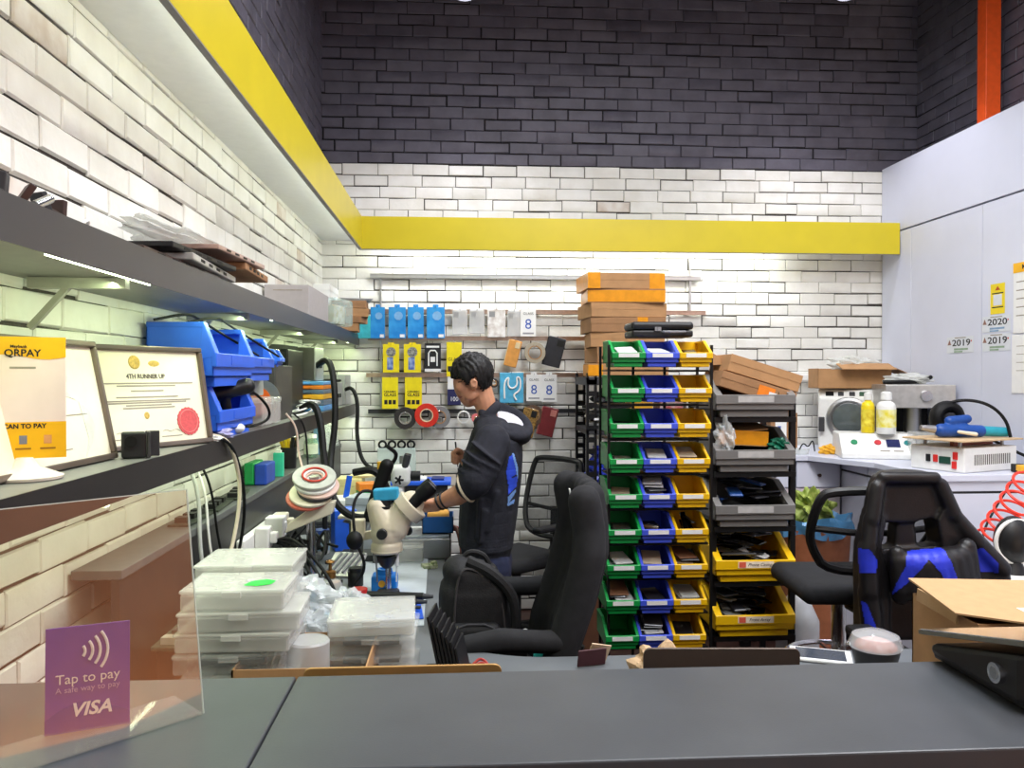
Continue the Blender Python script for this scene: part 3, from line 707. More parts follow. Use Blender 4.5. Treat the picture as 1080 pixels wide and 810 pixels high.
for y in (-.235, .235):
    mb = MB(); mb.chain([(Vector((-.16 if y < 0 else -.08, y, .752 if y < 0 else .795)), .030), (Vector((.0, y, .777 if y < 0 else .815)), .036), (Vector((.17, y, .765 if y < 0 else .815)), .034)])
    mb.chain([(Vector((-.16 if y < 0 else -.08, y + .02, .752 if y < 0 else .795)), .030), (Vector((.17, y + .02, .765 if y < 0 else .815)), .034)])
    q = obj('armrest', mb, FAB, t, voxel=.008, sm=4)
    obj('armrest_support', MB().bb(-.01, .08, y - .014, y + .014, .52, .76), BLACK, q, bevel=.006)
obj('back_spine', MB().tube([(.05, 0, .46), (.22, 0, .50), (.27, 0, .68)], .022, 8, smooth=2), BLACK, t)
star_base(t, .3, .42)
# backpack on that chair
bpx, bpy_ = .056, 2.60
t = thing('backpack', 'black backpack slumped upright on the seat of the side-on chair', 'backpack', (bpx, bpy_, .592))
BAGF = pm('black_nylon', (24, 24, 27), .7, var=.2, scale=60, bump=.35, bscale=260)
mb = MB(); rbox(mb, -.012, .02, .165, .225, .17, .32, .045, ry=0); rbox(mb, -.02, .015, .30, .18, .15, .16, .05, ry=12); mb.ell((-.055, .02, .345), (.06, .085, .05)); rbox(mb, .055, .03, .22, .10, .16, .24, .04, ry=-16)
obj('bag_body', mb, BAGF, t, voxel=.007, sm=5)
mb = MB(); rbox(mb, -.01, -.075, .115, .165, .05, .17, .022, rx=-3)
fp = obj('front_pocket', mb, BAGF, t, voxel=.006, sm=3)
obj('zip', MB().tube([(-.085, -.098, .03), (-.085, -.098, .16), (-.06, -.09, .20), (.045, -.09, .20), (.068, -.097, .15), (.068, -.097, .03)], .003, 6, smooth=1), pm('zip_grey', (70, 70, 74), .4), fp)
obj('piping', MB().tube([(-.07, -.066, .02), (-.076, -.07, .20), (-.066, -.062, .33), (-.04, -.055, .375), (.02, -.05, .345), (.085, -.055, .27), (.085, -.06, .02)], .004, 6, smooth=2), pm('piping_grey', (58, 56, 58), .6), t)
obj('shoulder_strap', MB().tube([(-.03, -.03, .385), (.04, -.055, .36), (.11, -.055, .29), (.125, -.055, .20), (.11, -.05, .10), (.12, -.04, .02)], [.020, .013], 8, smooth=2), BAGF, t)
obj('handle', MB().tube([(-.05, .01, .375), (-.03, .01, .41), (.02, .01, .40), (.04, .01, .365)], .009, 8, smooth=2), BAGF, t)
# mesh task chair at the back wall
def mesh_chair(lab, loc, rz, sz, bh, ring, arms):
    t = thing('task_chair', lab, 'chair', loc, rz)     # faces -Y locally
    mb = MB(); rbox(mb, 0, 0, sz, .43, .44, .08, .038); obj('seat', mb, FAB, t, voxel=.01, sm=4)
    w0, w1 = .20, .225; z0, z1 = sz + .10, sz + bh; yb = .24
    loop = [(-w0 * .72, yb, z0), (w0 * .72, yb, z0), (w0, yb + .01, z0 + .09), (w1, yb + .05, (z0 + z1) / 2), (w1 * .92, yb + .10, z1 - .03), (w1 * .75, yb + .11, z1), (-w1 * .75, yb + .11, z1), (-w1 * .92, yb + .10, z1 - .03), (-w1, yb + .05, (z0 + z1) / 2), (-w0, yb + .01, z0 + .09)]
    fr = obj('back_frame', MB().tube(loop, .017, 8, closed=True, smooth=2), BLACK, t, smooth=True)
    obj('mesh_panel', MB().add(loop, [tuple(range(10))]), MESHF, fr)
    obj('lumbar_bar', MB().tube([(-w1, yb + .04, z0 + .17), (0, yb + .075, z0 + .15), (w1, yb + .04, z0 + .17)], .012, 8, smooth=2), BLACK, t)
    obj('back_stem', MB().tube([(0, .1, sz - .06), (0, yb + .06, sz - .05), (0, yb + .07, z0 + .16)], .022, 8, smooth=1), BLACK, t)
    if arms:
        for s in (-1, 1): q = obj('armrest', MB().box(s * .27, .02, sz + .21, .07, .24, .03), BLACK, t, bevel=.01); obj('armrest_support', MB().tube([(s * .2, .05, sz - .03), (s * .27, .05, sz), (s * .27, .05, sz + .2)], .014, 8, smooth=1), BLACK, q)
    star_base(t, .29, sz - .08, ring); return t
mesh_chair('black mesh task chair near the back wall, behind the side-on fabric chair', (.33, 4.70, 0), -52, .50, .56, 0, True)
mesh_chair('black mesh chair with chrome foot ring beside the blue and black gaming chair', (1.51, 3.12, 0), 176, .745, .415, .44, False)
# gaming chair
t = thing('gaming_chair', 'black and blue gaming chair in front of the white cabinets', 'chair', (1.63, 2.69, 0), 0)
GB = pm('blue_leatherette', (38, 54, 196), .42, var=.08, bump=.12, bscale=220)
def G(px, py): p = PY(px, py, 2.7); return (p.x - 1.63, p.z)
def slabp(mb, pts, y0, y1): mb.prism([G(*p) for p in pts], y0, y1, 'y')
mb = MB()
slabp(mb, [(919, 512), (923, 503), (932, 497), (958, 495), (978, 497), (985, 507), (990, 525), (997, 540), (960, 548), (921, 550), (912, 556), (915, 535)], -.03, .045)
slabp(mb, [(915, 535), (926, 545), (921, 575), (929, 600), (929, 672), (905, 668), (904, 590), (906, 570)], -.05, .05)
slabp(mb, [(942, 545), (960, 545), (965, 585), (938, 585)], -.02, .045)
slabp(mb, [(990, 525), (1000, 545), (1014, 560), (1038, 577), (1051, 590), (1052, 608), (1046, 618), (1035, 640), (1030, 672), (990, 672), (990, 600), (984, 575), (979, 546)], -.05, .05)
slabp(mb, [(918, 577), (1000, 572), (1020, 672), (915, 672)], -.03, .05)
for a in ((918, 512, 912, 545, .026), (912, 545, 908, 575, .028), (908, 575, 909, 620, .034), (909, 620, 912, 668, .036), (924, 502, 976, 502, .022), (984, 510, 996, 540, .026), (996, 540, 1020, 568, .028), (1020, 568, 1045, 596, .032), (1045, 606, 1034, 640, .036), (1034, 640, 1028, 670, .036)):
    x0, z0 = G(a[0], a[1]); x1, z1 = G(a[2], a[3]); mb.cap((x0, -.035, z0), (x1, -.045, z1), a[4], a[4])
obj('backrest', mb, LEA, t, voxel=.007, sm=4)
bk = t.children[0]; bpy.context.view_layer.update()
def gdecal(poly, m, name, off=.003, par=t):
    o = bk; M_ = o.matrix_world.inverted(); mbx = MB(); pts = []
    class Tg:
        def ray_cast(s, p, d): return o.ray_cast(M_ @ p, (M_.to_3x3() @ d).normalized())
    q = decal(Tg(), poly, m, name, None, 1.2, off, 2.7); q.parent = par; return q
gdecal([(905, 578), (918, 580), (926, 592), (924, 604), (906, 605)], GB, 'wing_panel')
gdecal([(1010, 584), (1022, 580), (1037, 578), (1053, 594), (1053, 604), (1010, 602)], GB, 'wing_panel')
gdecal([(908, 634), (914, 636), (927, 668), (914, 668)], GB, 'wing_panel')
pl = MB()
x0, z0 = G(932, 575); x1, z1 = G(1008, 565); x2, z2 = G(932, 626); x3, z3 = G(1012, 620)
pl.cap((x0, -.075, z0 - .012), (x2 + .012, -.075, z2 + .012), .028, .028); pl.cap((x1 - .015, -.075, z1 - .02), (x3 - .01, -.075, z3 + .012), .030, .030)
for k in range(9):
    f = k / 8; xt, zt, xb, zb = x0 + (x1 - .015 - x0) * f, z0 - .012 + (z1 - .02 - z0 + .012) * f - .03 * math.sin(math.pi * f), x2 + .012 + (x3 - .01 - x2 - .012) * f, z2 + .012 + .02 * math.sin(math.pi * f)
    r = .03 + .03 * math.sin(math.pi * f); pl.cap((xt, -.08, zt - .02), (xb, -.08, zb + .02), r, r)
bk = pil = obj('lumbar_pillow', pl, LEA, t, voxel=.006, sm=4); bpy.context.view_layer.update()
gdecal([(957, 578), (985, 574), (996, 580), (1004, 594), (1012, 616), (1000, 618), (992, 604), (980, 590), (972, 600), (956, 616), (940, 628), (945, 616), (955, 598)], GB, 'blue_stripe', .003, pil)
mb = MB(); rbox(mb, .0, -.24, .52, .50, .50, .12, .05); rbox(mb, -.22, -.24, .55, .09, .48, .13, .04); rbox(mb, .22, -.24, .55, .09, .48, .13, .04); obj('seat', mb, LEA, t, voxel=.01, sm=4)
obj('harness_bar', MB().cyl((-.18, .03, G(0, 555)[1]), (.02, .03, G(0, 553)[1]), .008), BLACK, t)
for s in (-1, 1):
    q = obj('armrest', MB().box(s * .30, -.2, .72, .09, .26, .035), BLACK, t, bevel=.012); obj('armrest_support', MB().box(s * .30, -.17, .60, .04, .07, .22), BLACK, q, bevel=.006)
star_base(t, .32, .44)
# ------------------------------------------------------------------ accessories hanging on the back wall
YR = YB - .045
RAIL = pm('aluminium_rail', (190, 190, 190), .3, .9, var=.05)
RAILC = pm('copper_toned_rail', (196, 168, 150), .28, .9, var=.1)
rails = (('topmost slotted metal rail on the back wall, under the yellow fascia', 390, 290, 740, 291, RAIL), ('rail behind the row of blue hanging packets', 385, 328, 745, 328, RAILC), ('rail carrying the upper yellow boxes and the tan phone case', 388, 356, 650, 357, RAILC),
         ('rail carrying the yellow envelopes and white number boxes', 386, 396, 622, 395, RAILC), ('lowest metal rail, carrying the rolls of tape', 388, 434, 622, 434, DGREY))
for lab, x0, y0, x1, y1, m in rails:
    a, b_ = PY(x0, (y0 + y1) / 2, YR), PY(x1, (y0 + y1) / 2, YR)
    t = thing('wall_rail', 'thin ' + lab, 'rail', (a.x, YR + .012, a.z))
    L_ = b_.x - a.x
    obj('bar', MB().bb(0, L_, 0, .014, -.014, .014).bb(0, L_, -.004, 0, -.014, -.010).bb(0, L_, -.004, 0, .010, .014), m, t)
    for f in (.06, .5, .94): obj('fixing', MB().bb(L_ * f - .012, L_ * f + .012, .012, .03, -.010, .010), STEEL, t)
for px, lab in ((402, 'slim vertical wall upright left of the yellow boxes'), (727, 'slim vertical wall upright right of the carton stack')):
    p = PY(px, 430 if px < 500 else 330, YB)
    one('wall_upright', lab, 'wall upright', MB().bb(-.006, .006, -.004, .012, 0, 2.33 - p.z if px > 500 else 2.24 - p.z), RAIL, (p.x, YB - .018, p.z))
def hang(name, lab, cat, px0, py0, px1, py1, th=.02, dy=0, grp=None, hook=True):
    """a thing hanging from a hook; local frame: face to -Y, centre top at origin"""
    Y = YR - .03 - dy; a, b_ = PY(px0, py0, Y), PY(px1, py1, Y)
    t = thing(name, lab, cat, ((a.x + b_.x) / 2, Y, a.z), 0, grp)
    if hook: obj('hook', MB().tube([(0, .050 + dy, -.004), (0, -.012, -.004), (0, -.03, .006)], .0025, 6), CHROME, t)
    return t, b_.x - a.x, a.z - b_.z
BPK = pm('blue_packet_print', (26, 128, 206), .3, var=.25, scale=14, rgb2=(60, 160, 226)); TEAL = pm('teal_packet', (70, 190, 200), .3, var=.2, scale=16)
PALEB = pm('pale_blue_print', (128, 180, 226), .4)
for i, (x0, x1, lab) in enumerate(((391, 406, 'leftmost of the four blue hanging packets'), (410, 428, 'second from the left of the four blue hanging packets'), (430, 447, 'third from the left of the four blue hanging packets'), (450, 469, 'rightmost of the four blue hanging packets'))):
    t, w, h = hang('accessory_packet', lab, 'packet', x0, 324, x1, 357, grp='blue packets on the back wall')
    obj('pouch', MB().bb(-w / 2, w / 2, -.012, .008, -h, 0).bb(-w * .16, w * .16, -.003, .001, 0, .018), BPK, t, bevel=.002)
    obj('print', MB().cyl((w * .08, -.0126, -h * .28), (w * .08, -.0120, -h * .28), w * .26, n=9), PALEB, t)
    obj('price_sticker', MB().bb(w * .16, w * .44, -.0128, -.012, -h * .97, -h * .87), PAPER, t)
t, w, h = hang('accessory_packet', 'teal clear packet hanging left of the blue packets, by the shelf end', 'packet', 377, 333, 391, 357)
obj('pouch', MB().bb(-w / 2, w / 2, -.012, .008, -h, 0), TEAL, t, bevel=.003)
CASEC = clear('clear_phone_case', (214, 214, 214), .5, .15)
for x0, x1, y0, y1, m, lab in ((477, 493, 327, 353, CASEC, 'clear phone case hanging right of the blue packets'), (495, 511, 327, 352, CASEC, 'second clear phone case from the blue packets'), (514, 533, 326, 356, pm('splash_print', (236, 234, 232), .5, scale=26, rgb2=(196, 186, 178), det=6), 'white phone case with a grey splash print'), (535, 549, 328, 355, CASEC, 'clear phone case hanging left of the white number box')):
    t, w, h = hang('phone_case', lab, 'phone case', x0, y0, x1, y1)
    obj('shell', MB().bb(-w / 2, w / 2, -.010, .0, -h, 0), m, t, bevel=.004); obj('camera_cutout', MB().bb(-w * .4, -w * .08, -.0106, -.010, -h * .28, -h * .08), pm('cutout_grey', (150, 150, 150), .5), t)
    obj('card', MB().bb(-w * .42, w * .42, -.003, .003, -h * .1, .012), PAPER, t)
NB = pm('number_blue', (40, 84, 172), .5)
for x0, y0, x1, y1, lab in ((549, 325, 565, 355, 'white accessory box with a blue 8, on the upper row'), (555, 395, 571, 423, 'white accessory box with a blue 8, left one of the lower pair'), (571, 395, 587, 424, 'white accessory box with a blue 8, right one of the lower pair')):
    t, w, h = hang('accessory_box', lab, 'box', x0, y0, x1, y1, grp='white number boxes')
    obj('body', MB().bb(-w / 2, w / 2, -.012, .014, -h, 0).bb(-w * .2, w * .2, 0, .002, 0, .02), PAPER, t, bevel=.0015)
    text('8', h * .5, NB, t, (0, -.0124, -h * .58)); text('GLASS', h * .12, INK, t, (0, -.0124, -h * .2), sx=1.1)
    obj('print', MB().bb(-w * .36, w * .36, -.0126, -.012, -h * .92, -h * .86), pm('print_grey', (150, 150, 156), .6), t)
YP = pm('yellow_box_print', (236, 216, 22), .4, var=.04)
LION = pm('print_silver', (168, 168, 160), .5, scale=120, rgb2=(80, 80, 76))
for i, (x0, x1, lab) in enumerate(((404, 421, 'yellow accessory box, left one of the upper pair'), (426, 444, 'yellow accessory box, right one of the upper pair'))):
    t, w, h = hang('accessory_box', lab, 'box', x0, 363, x1, 393, grp='upper yellow boxes')
    obj('body', MB().bb(-w / 2, w / 2, -.012, .016, -h, 0).bb(-w * .2, w * .2, 0, .002, 0, .012), YP, t, bevel=.0015)
    obj('round_print', MB().cyl((0, -.0124, -h * .28), (0, -.0118, -h * .28), w * .3, n=20), LION, t)
    q = obj('phone_print', MB().bb(-w * .24, w * .14, -.0124, -.0118, -h * .90, -h * .46), pm('phone_print_blue', (70, 96, 170), .3, scale=30, rgb2=(170, 190, 220)), t, bevel=.0003)
for i, (x0, x1, lab) in enumerate(((403, 420, 'yellow glass envelope hanging under the left yellow box'), (427, 445, 'yellow glass envelope hanging under the right yellow box'))):
    t, w, h = hang('accessory_envelope', lab, 'packet', x0, 398, x1, 431, grp='yellow glass envelopes')
    obj('pouch', MB().bb(-w / 2, w / 2, -.006, .004, -h, 0), YP, t, bevel=.001)
    text('CERAMIC', h * .085, INK, t, (0, -.0064, -h * .46), sx=1.1, bold=.0004); text('GLASS', h * .14, INK, t, (0, -.0064, -h * .56), bold=.0006)
    for k in range(3): obj('black_print', MB().bb(-w * .36 + k * w * .26, -w * .16 + k * w * .26, -.0066, -.006, -h * .86, -h * .72), INK, t)
t, w, h = hang('accessory_envelope', 'yellow envelope partly hidden behind the man\'s hair', 'packet', 471, 361, 487, 397)
obj('pouch', MB().bb(-w / 2, w / 2, -.006, .004, -h, 0), YP, t, bevel=.001); text('GLASS', h * .13, INK, t, (0, -.0064, -h * .5)); obj('black_print', MB().bb(-w * .42, w * .42, -.0066, -.006, -h * .86, -h * .70), INK, t)
t, w, h = hang('accessory_box', 'black and white cable box hanging between the yellow boxes and the yellow envelope', 'box', 448, 362, 465, 392)
obj('body', MB().bb(-w / 2, w / 2, -.012, .016, -h, 0), INK, t, bevel=.001)
obj('white_border', MB().bb(-w / 2, w / 2, -.0126, -.012, -h, -h * .9), PAPER, t)
obj('white_arch', MB().tube([(-w * .26, -.0125, -h * .8), (-w * .26, -.0125, -h * .35), (-w * .14, -.0125, -h * .26), (w * .14, -.0125, -h * .26), (w * .26, -.0125, -h * .35), (w * .26, -.0125, -h * .8)], .005, 6), PAPER, t)
obj('white_title', MB().bb(-w * .4, w * .4, -.0126, -.012, -h * .16, -h * .09), PAPER, t); obj('plug_print', MB().bb(-w * .14, w * .14, -.0126, -.012, -h * .66, -h * .48), PAPER, t)
t, w, h = hang('accessory_box', 'small dark blue box marked 100 just in front of the man\'s face', 'box', 472, 397, 486, 427)
obj('body', MB().bb(-w / 2, w / 2, -.010, .012, -h, -h * .45), pm('navy_print', (36, 38, 84), .4), t, bevel=.001); obj('header', MB().bb(-w / 2, w / 2, -.003, .003, -h * .46, 0), PAPER, t); text('100', h * .22, PAPER, t, (0, -.0104, -h * .8), sx=.9)
# phone cases
def tilted_case(lab, x0, y0, x1, y1, m, rim, tilt, seam=None):
    t, w, h = hang('phone_case', lab, 'phone case', x0, y0, x1, y1, dy=.02)
    t.rotation_euler = (0, R(tilt), R(-14))
    obj('shell', MB().bb(-w * .40, w * .40, -.012, .004, -h * .98, 0), m, t, bevel=.006, seg=3)
    obj('rim', MB().bb(-w * .44, -w * .38, -.010, .006, -h * .98, -.004), rim, t, bevel=.003)
    obj('camera_bump', MB().bb(w * .04, w * .34, -.0145, -.012, -h * .28, -h * .06), rim, t, bevel=.003)
    if seam: obj('stripe', MB().bb(-w * .40, w * .40, -.0128, -.012, -h * .55, -h * .5).bb(-w * .04, w * .04, -.0128, -.012, -h * .95, -h * .02), seam, t)
tilted_case('tan orange phone case hanging tilted beside the grey roll of tape', 536, 359, 553, 388, pm('tan_case', (216, 152, 78), .35), pm('cream_rim', (226, 204, 160), .4), 14)
tilted_case('black phone case hanging tilted at the right end of its rail', 577, 356, 600, 388, pm('black_case', (48, 48, 54), .35), BLACK, 14)
tilted_case('gold patterned phone case hanging in front of the brown tape', 551, 431, 571, 462, pm('gold_pattern', (170, 134, 72), .35, scale=140, rgb2=(98, 68, 34)), BLACK, 14)
tilted_case('maroon phone case hanging at the right end of the lowest rail', 571, 430, 592, 461, pm('maroon_case', (116, 40, 44), .35), pm('maroon_rim', (190, 120, 110), .4), 14)
# blue cable pack
t, w, h = hang('cable_packet', 'pale blue packet with a coiled white cable, right of the man\'s head', 'packet', 527, 393, 552, 425)
obj('pouch', MB().bb(-w / 2, w / 2, -.008, .006, -h, 0), pm('sky_blue_print', (86, 176, 214), .35, var=.12), t, bevel=.004)
obj('cable', MB().tube([(-w * .3, -.013, -h * .85), (-w * .32, -.013, -h * .3), (-w * .1, -.013, -h * .12), (-w * .18, -.014, -h * .4), (.0, -.014, -h * .55), (w * .25, -.014, -h * .42), (w * .2, -.014, -h * .12), (w * .38, -.014, -h * .2), (w * .36, -.014, -h * .6), (w * .05, -.014, -h * .72), (w * .2, -.014, -h * .9)], .006, 6, smooth=3), PAPER, t, smooth=True)
# rolls of tape
def roll(lab, px, py, ro, ri, m, th=.03, dy=0, core=None, tilt=0):
    Y = YR - .03 - dy; p = PY(px, py, Y); s = Y / F
    t = thing('tape_roll', lab, 'tape', (p.x, Y, p.z)); t.rotation_euler = (0, 0, R(tilt))
    obj('tape', MB().ring((0, 0, 0), ro * s, ri * s + .006, -th / 2, th / 2), m, t, bevel=.0012); obj('core', MB().ring((0, 0, 0), ri * s + .006, ri * s, -th / 2 - .001, th / 2 + .001), core or CARD, t)
    obj('hook', MB().tube([(0, .05 + dy, ri * s - .004), (0, -.02, ri * s - .004), (0, -.03, ri * s + .006)], .003, 6), CHROME, t)
roll('large black roll of tape on the lowest rail', 427.5, 441, 11.5, 5.5, pm('tape_black', (50, 46, 46), .4), .035, .03, pm('core_grey', (150, 146, 140), .6))
roll('red roll of tape with a pale ring, beside the black roll', 450, 438, 12.5, 6, pm('tape_red', (214, 52, 38), .35), .03, .05, pm('core_cream', (226, 196, 160), .6))
roll('grey roll of tape half behind the red roll', 463.5, 440, 11.5, 6, pm('tape_grey', (128, 128, 130), .4), .03, .012)
roll('thin white ring roll hanging below the man\'s chin', 489, 440, 7, 5.4, pm('tape_white', (222, 220, 214), .4), .015, .0, PAPER)
roll('grey beige roll of tape between the tan and black phone cases', 564, 372, 11.2, 6.5, pm('tape_beige', (172, 162, 142), .4), .03, .02)
roll('brown roll of tape hidden behind the gold patterned case', 562, 438, 11, 6, pm('tape_brown', (92, 70, 54), .4), .03, .0)
roll('small black roll of tape behind the back of the man\'s head', 521, 404, 4.8, 2, pm('tape_black', (50, 46, 46), .4), .02, .0)
roll('small pink disc of tape under the man\'s chin', 502, 441, 4.8, 1, pm('tape_pink', (226, 120, 120), .4), .02, .02)
one('wall_pipe', 'pale square duct running along the back wall under the right bricks', 'pipe', MB().bb(0, PY(928, 398, YB).x - PY(832, 398, YB).x, -.05, -.004, -.022, .022), PAPER, (PY(832, 398, YB).x, YB - .014, PY(832, 398, YB).z), bevel=.004)
# black case on the small rack, tall prong hooks on the top rail
p = PY(700.5, 350, 3.2)
t = thing('tool_case', 'black hard carrying case lying on top of the small bin rack', 'case', (p.x + .0, 3.22, 1.726))
obj('lower_shell', MB().bb(-.126, .126, -.0, .16, 0, .028), BLACK, t, bevel=.008); obj('upper_shell', MB().bb(-.128, .128, -.002, .162, .030, .062), BLACK, t, bevel=.012)
obj('handle', MB().tube([(-.0, -.003, .022), (.005, -.02, .02), (.085, -.02, .02), (.09, -.003, .022)], .005, 8, smooth=1), pm('handle_grey', (120, 120, 124), .35), t)
for x in (-.03, -.012, -.02): obj('latch', MB().bb(x - .004, x + .004, -.005, .0, .024, .040), CHROME, t)
for k in range(7):
    p = PY(608 + k * 5.3 + (6 if k > 3 else 0), 289, YR)
    one('display_hook', 'thin wire display hook on the topmost rail above the carton stack', 'hook', MB().tube([(0, 0, 0), (.01, -.05, .02), (.03, -.10, .055)], .0016, 5), CHROME, (p.x, YR + .008, p.z + .012), group='wire hooks above the cartons')
# ------------------------------------------------------------------ things on the left shelves
LZ, UZ = 1.3865, 1.8375
AMB = pm('sign_amber', (238, 178, 16), .4, var=.04); GOLD = pm('emblem_gold', (196, 164, 84), .5, var=.2, scale=200); SEAL = pm('seal_red', (206, 84, 88), .6, var=.1, scale=150)
FRM = pm('silver_brown_frame', (112, 100, 92), .3, .5, var=.2, scale=6); BACKM = pm('hardboard', (90, 70, 50), .8); CREAM = pm('certificate_paper', (232, 226, 206), .6, var=.02); FNT = pm('faint_print', (150, 142, 130), .7); MAPT = pm('watermark_tint', (206, 206, 200), .7)
# payment sign on a white trumpet foot
t = thing('payment_sign', 'yellow and white scan-to-pay card on a white foot, at the shelf front end', 'sign', (-.772, 1.484, LZ), 25)
obj('foot', MB().lathe([(0, .0), (.060, .0), (.062, .005), (.045, .012), (.024, .022), (.016, .034), (.014, .038), (.0, .039)]), pm('glossy_white', (232, 222, 212), .25), t, smooth=True)
b0, b1, hw = .036, .252, .065
crd = obj('card', MB().bb(-hw, hw, -.004, .004, b0, b1), pm('card_white', (232, 214, 208), .5, var=.02), t, bevel=.002)
def zc(f): return b1 - (b1 - b0) * f
obj('yellow_header', MB().prism([(-hw, zc(0)), (hw, zc(0)), (hw, zc(.165))] + [(hw - 2 * hw * k / 10, zc(.165 + .02 * math.sin(k * .65))) for k in range(1, 11)], -.0048, -.004), AMB, t)
obj('yellow_footer', MB().bb(-hw, hw, -.0048, -.004, zc(1), zc(.70)), AMB, t)
text('QRPAY', .0175, INK, t, (-.002, -.005, zc(.135)), bold=.0004); text('Maybank', .0072, INK, t, (-.008, -.005, zc(.08)), bold=.0002)
obj('print_line', MB().bb(-.022, .018, -.0044, -.004, zc(.262), zc(.245)), FNT, t); text('SCAN TO PAY', .0112, INK, t, (-.002, -.005, zc(.735)), bold=.0004)
for k in range(3):
    q = obj('pictogram', MB().bb(-.046 + k * .038, -.034 + k * .038, -.0054, -.0048, zc(.88), zc(.81)), (pm('icon_tint', (220, 200, 150), .6), pm('icon_tint2', (120, 120, 130), .6), pm('icon_tint3', (214, 150, 90), .6))[k], t)
    obj('caption_line', MB().bb(-.052 + k * .038, -.028 + k * .038, -.0054, -.0048, zc(.925), zc(.912)), pm('caption_brown', (150, 104, 20), .6), t)
def frame(lab, loc, rz, w, h, lean, cert):
    t = thing('picture_frame', lab, 'frame', loc); t.rotation_euler = (R(-lean), 0, R(rz))
    fw = .013
    for x0, x1, z0, z1 in ((0, w, 0, fw), (0, w, h - fw, h), (0, fw, fw, h - fw), (w - fw, w, fw, h - fw)): obj('frame_bar', MB().bb(x0, x1, -.010, .010, z0, z1), FRM, t, bevel=.003)
    obj('paper', MB().bb(fw, w - fw, .0, .002, fw, h - fw), CREAM, t); obj('backing', MB().bb(fw, w - fw, .003, .008, fw, h - fw), BACKM, t)
    if cert:
        cx = w * .47
        q = obj('emblem', MB().lathe([(0, -.002), (.016, -.002), (.018, -.0005), (.0, .0)], (cx - .03, 0, h * .84), 14, 'y'), GOLD, t)
        obj('emblem', MB().ell((cx + .03, -.0005, h * .83), (.018, .001, .008)), GOLD, t)
        text('4TH RUNNER UP', .0165, pm('title_grey', (92, 84, 80), .7), t, (cx, -.001, h * .70), sx=.95, bold=.0003)
        for f, ww in ((.635, .30), (.61, .18), (.56, .10), (.50, .19), (.465, .27), (.445, .24), (.42, .14), (.395, .16)):
            obj('print_line', MB().bb(cx - ww / 2, cx + ww / 2, -.0008, -.0001, h * f - .0016, h * f + .0016), FNT, t)
        obj('emblem', MB().ell((cx - .012, -.0005, h * .32), (.008, .001, .009)), GOLD, t)
        sl = MB()
        n = 40; vs = [(w * .80 + (.036 + .002 * (k % 2)) * math.cos(2 * math.pi * k / n), h * .24 + (.036 + .002 * (k % 2)) * math.sin(2 * math.pi * k / n)) for k in range(n)]
        s_ = obj('wax_seal', sl.prism(vs, -.002, -.0001), SEAL, t)
        obj('seal_rim', MB().torus((w * .80, -.002, h * .24), .030, .0012, 'y', 32, 6), pm('seal_rose', (222, 132, 132), .6), s_)
        for x in (.17, .56): obj('signature', MB().tube([(w * x + .011 * k, -.0008, h * .16 + .004 * math.sin(k * 2.1)) for k in range(6)], .0006, 4, smooth=1), FNT, t); obj('print_line', MB().bb(w * x - .005, w * x + .06, -.0008, -.0001, h * .10, h * .108), FNT, t)
    else:
        for pts in ([(.62, .9), (.66, .82), (.72, .84), (.78, .70), (.74, .6), (.80, .52), (.72, .56), (.66, .66), (.60, .72)], [(.82, .5), (.88, .42), (.90, .3), (.86, .16), (.80, .06), (.84, .2), (.83, .36)]):
            obj('watermark', MB().prism([(w * a, h * b_) for a, b_ in pts], -.0008, -.0001), MAPT, t)
        for f, a, b_ in ((.62, .5, .66), (.40, .55, .86), (.14, .55, .72)): obj('print_line', MB().bb(w * a, w * b_, -.0008, -.0001, h * f - .001, h * f + .001), FNT, t)
frame('silver framed runner-up certificate with a red seal on the lower shelf', (-.850, 1.945, LZ), 62, .36, .262, 10, True)
frame('silver framed pale certificate standing behind the yellow payment card', (-.785, 1.24, LZ), 88, .60, .262, 11, False)
t = thing('action_camera', 'small black action camera standing in front of the certificate', 'camera', (-.722, 1.845, LZ), 24)
obj('body', MB().bb(-.028, .022, -.016, .016, 0, .058), BLACK, t, bevel=.005, seg=3)
q = obj('side_frame', MB().bb(.024, .031, -.016, .03, 0, .058).bb(.022, .052, .024, .030, .0, .058).bb(.022, .031, -.016, .03, .0, .006), DGREY, t, bevel=.002); obj('lens', MB().cyl((-.01, -.0165, .038), (-.01, -.022, .038), .013), RUB, t)
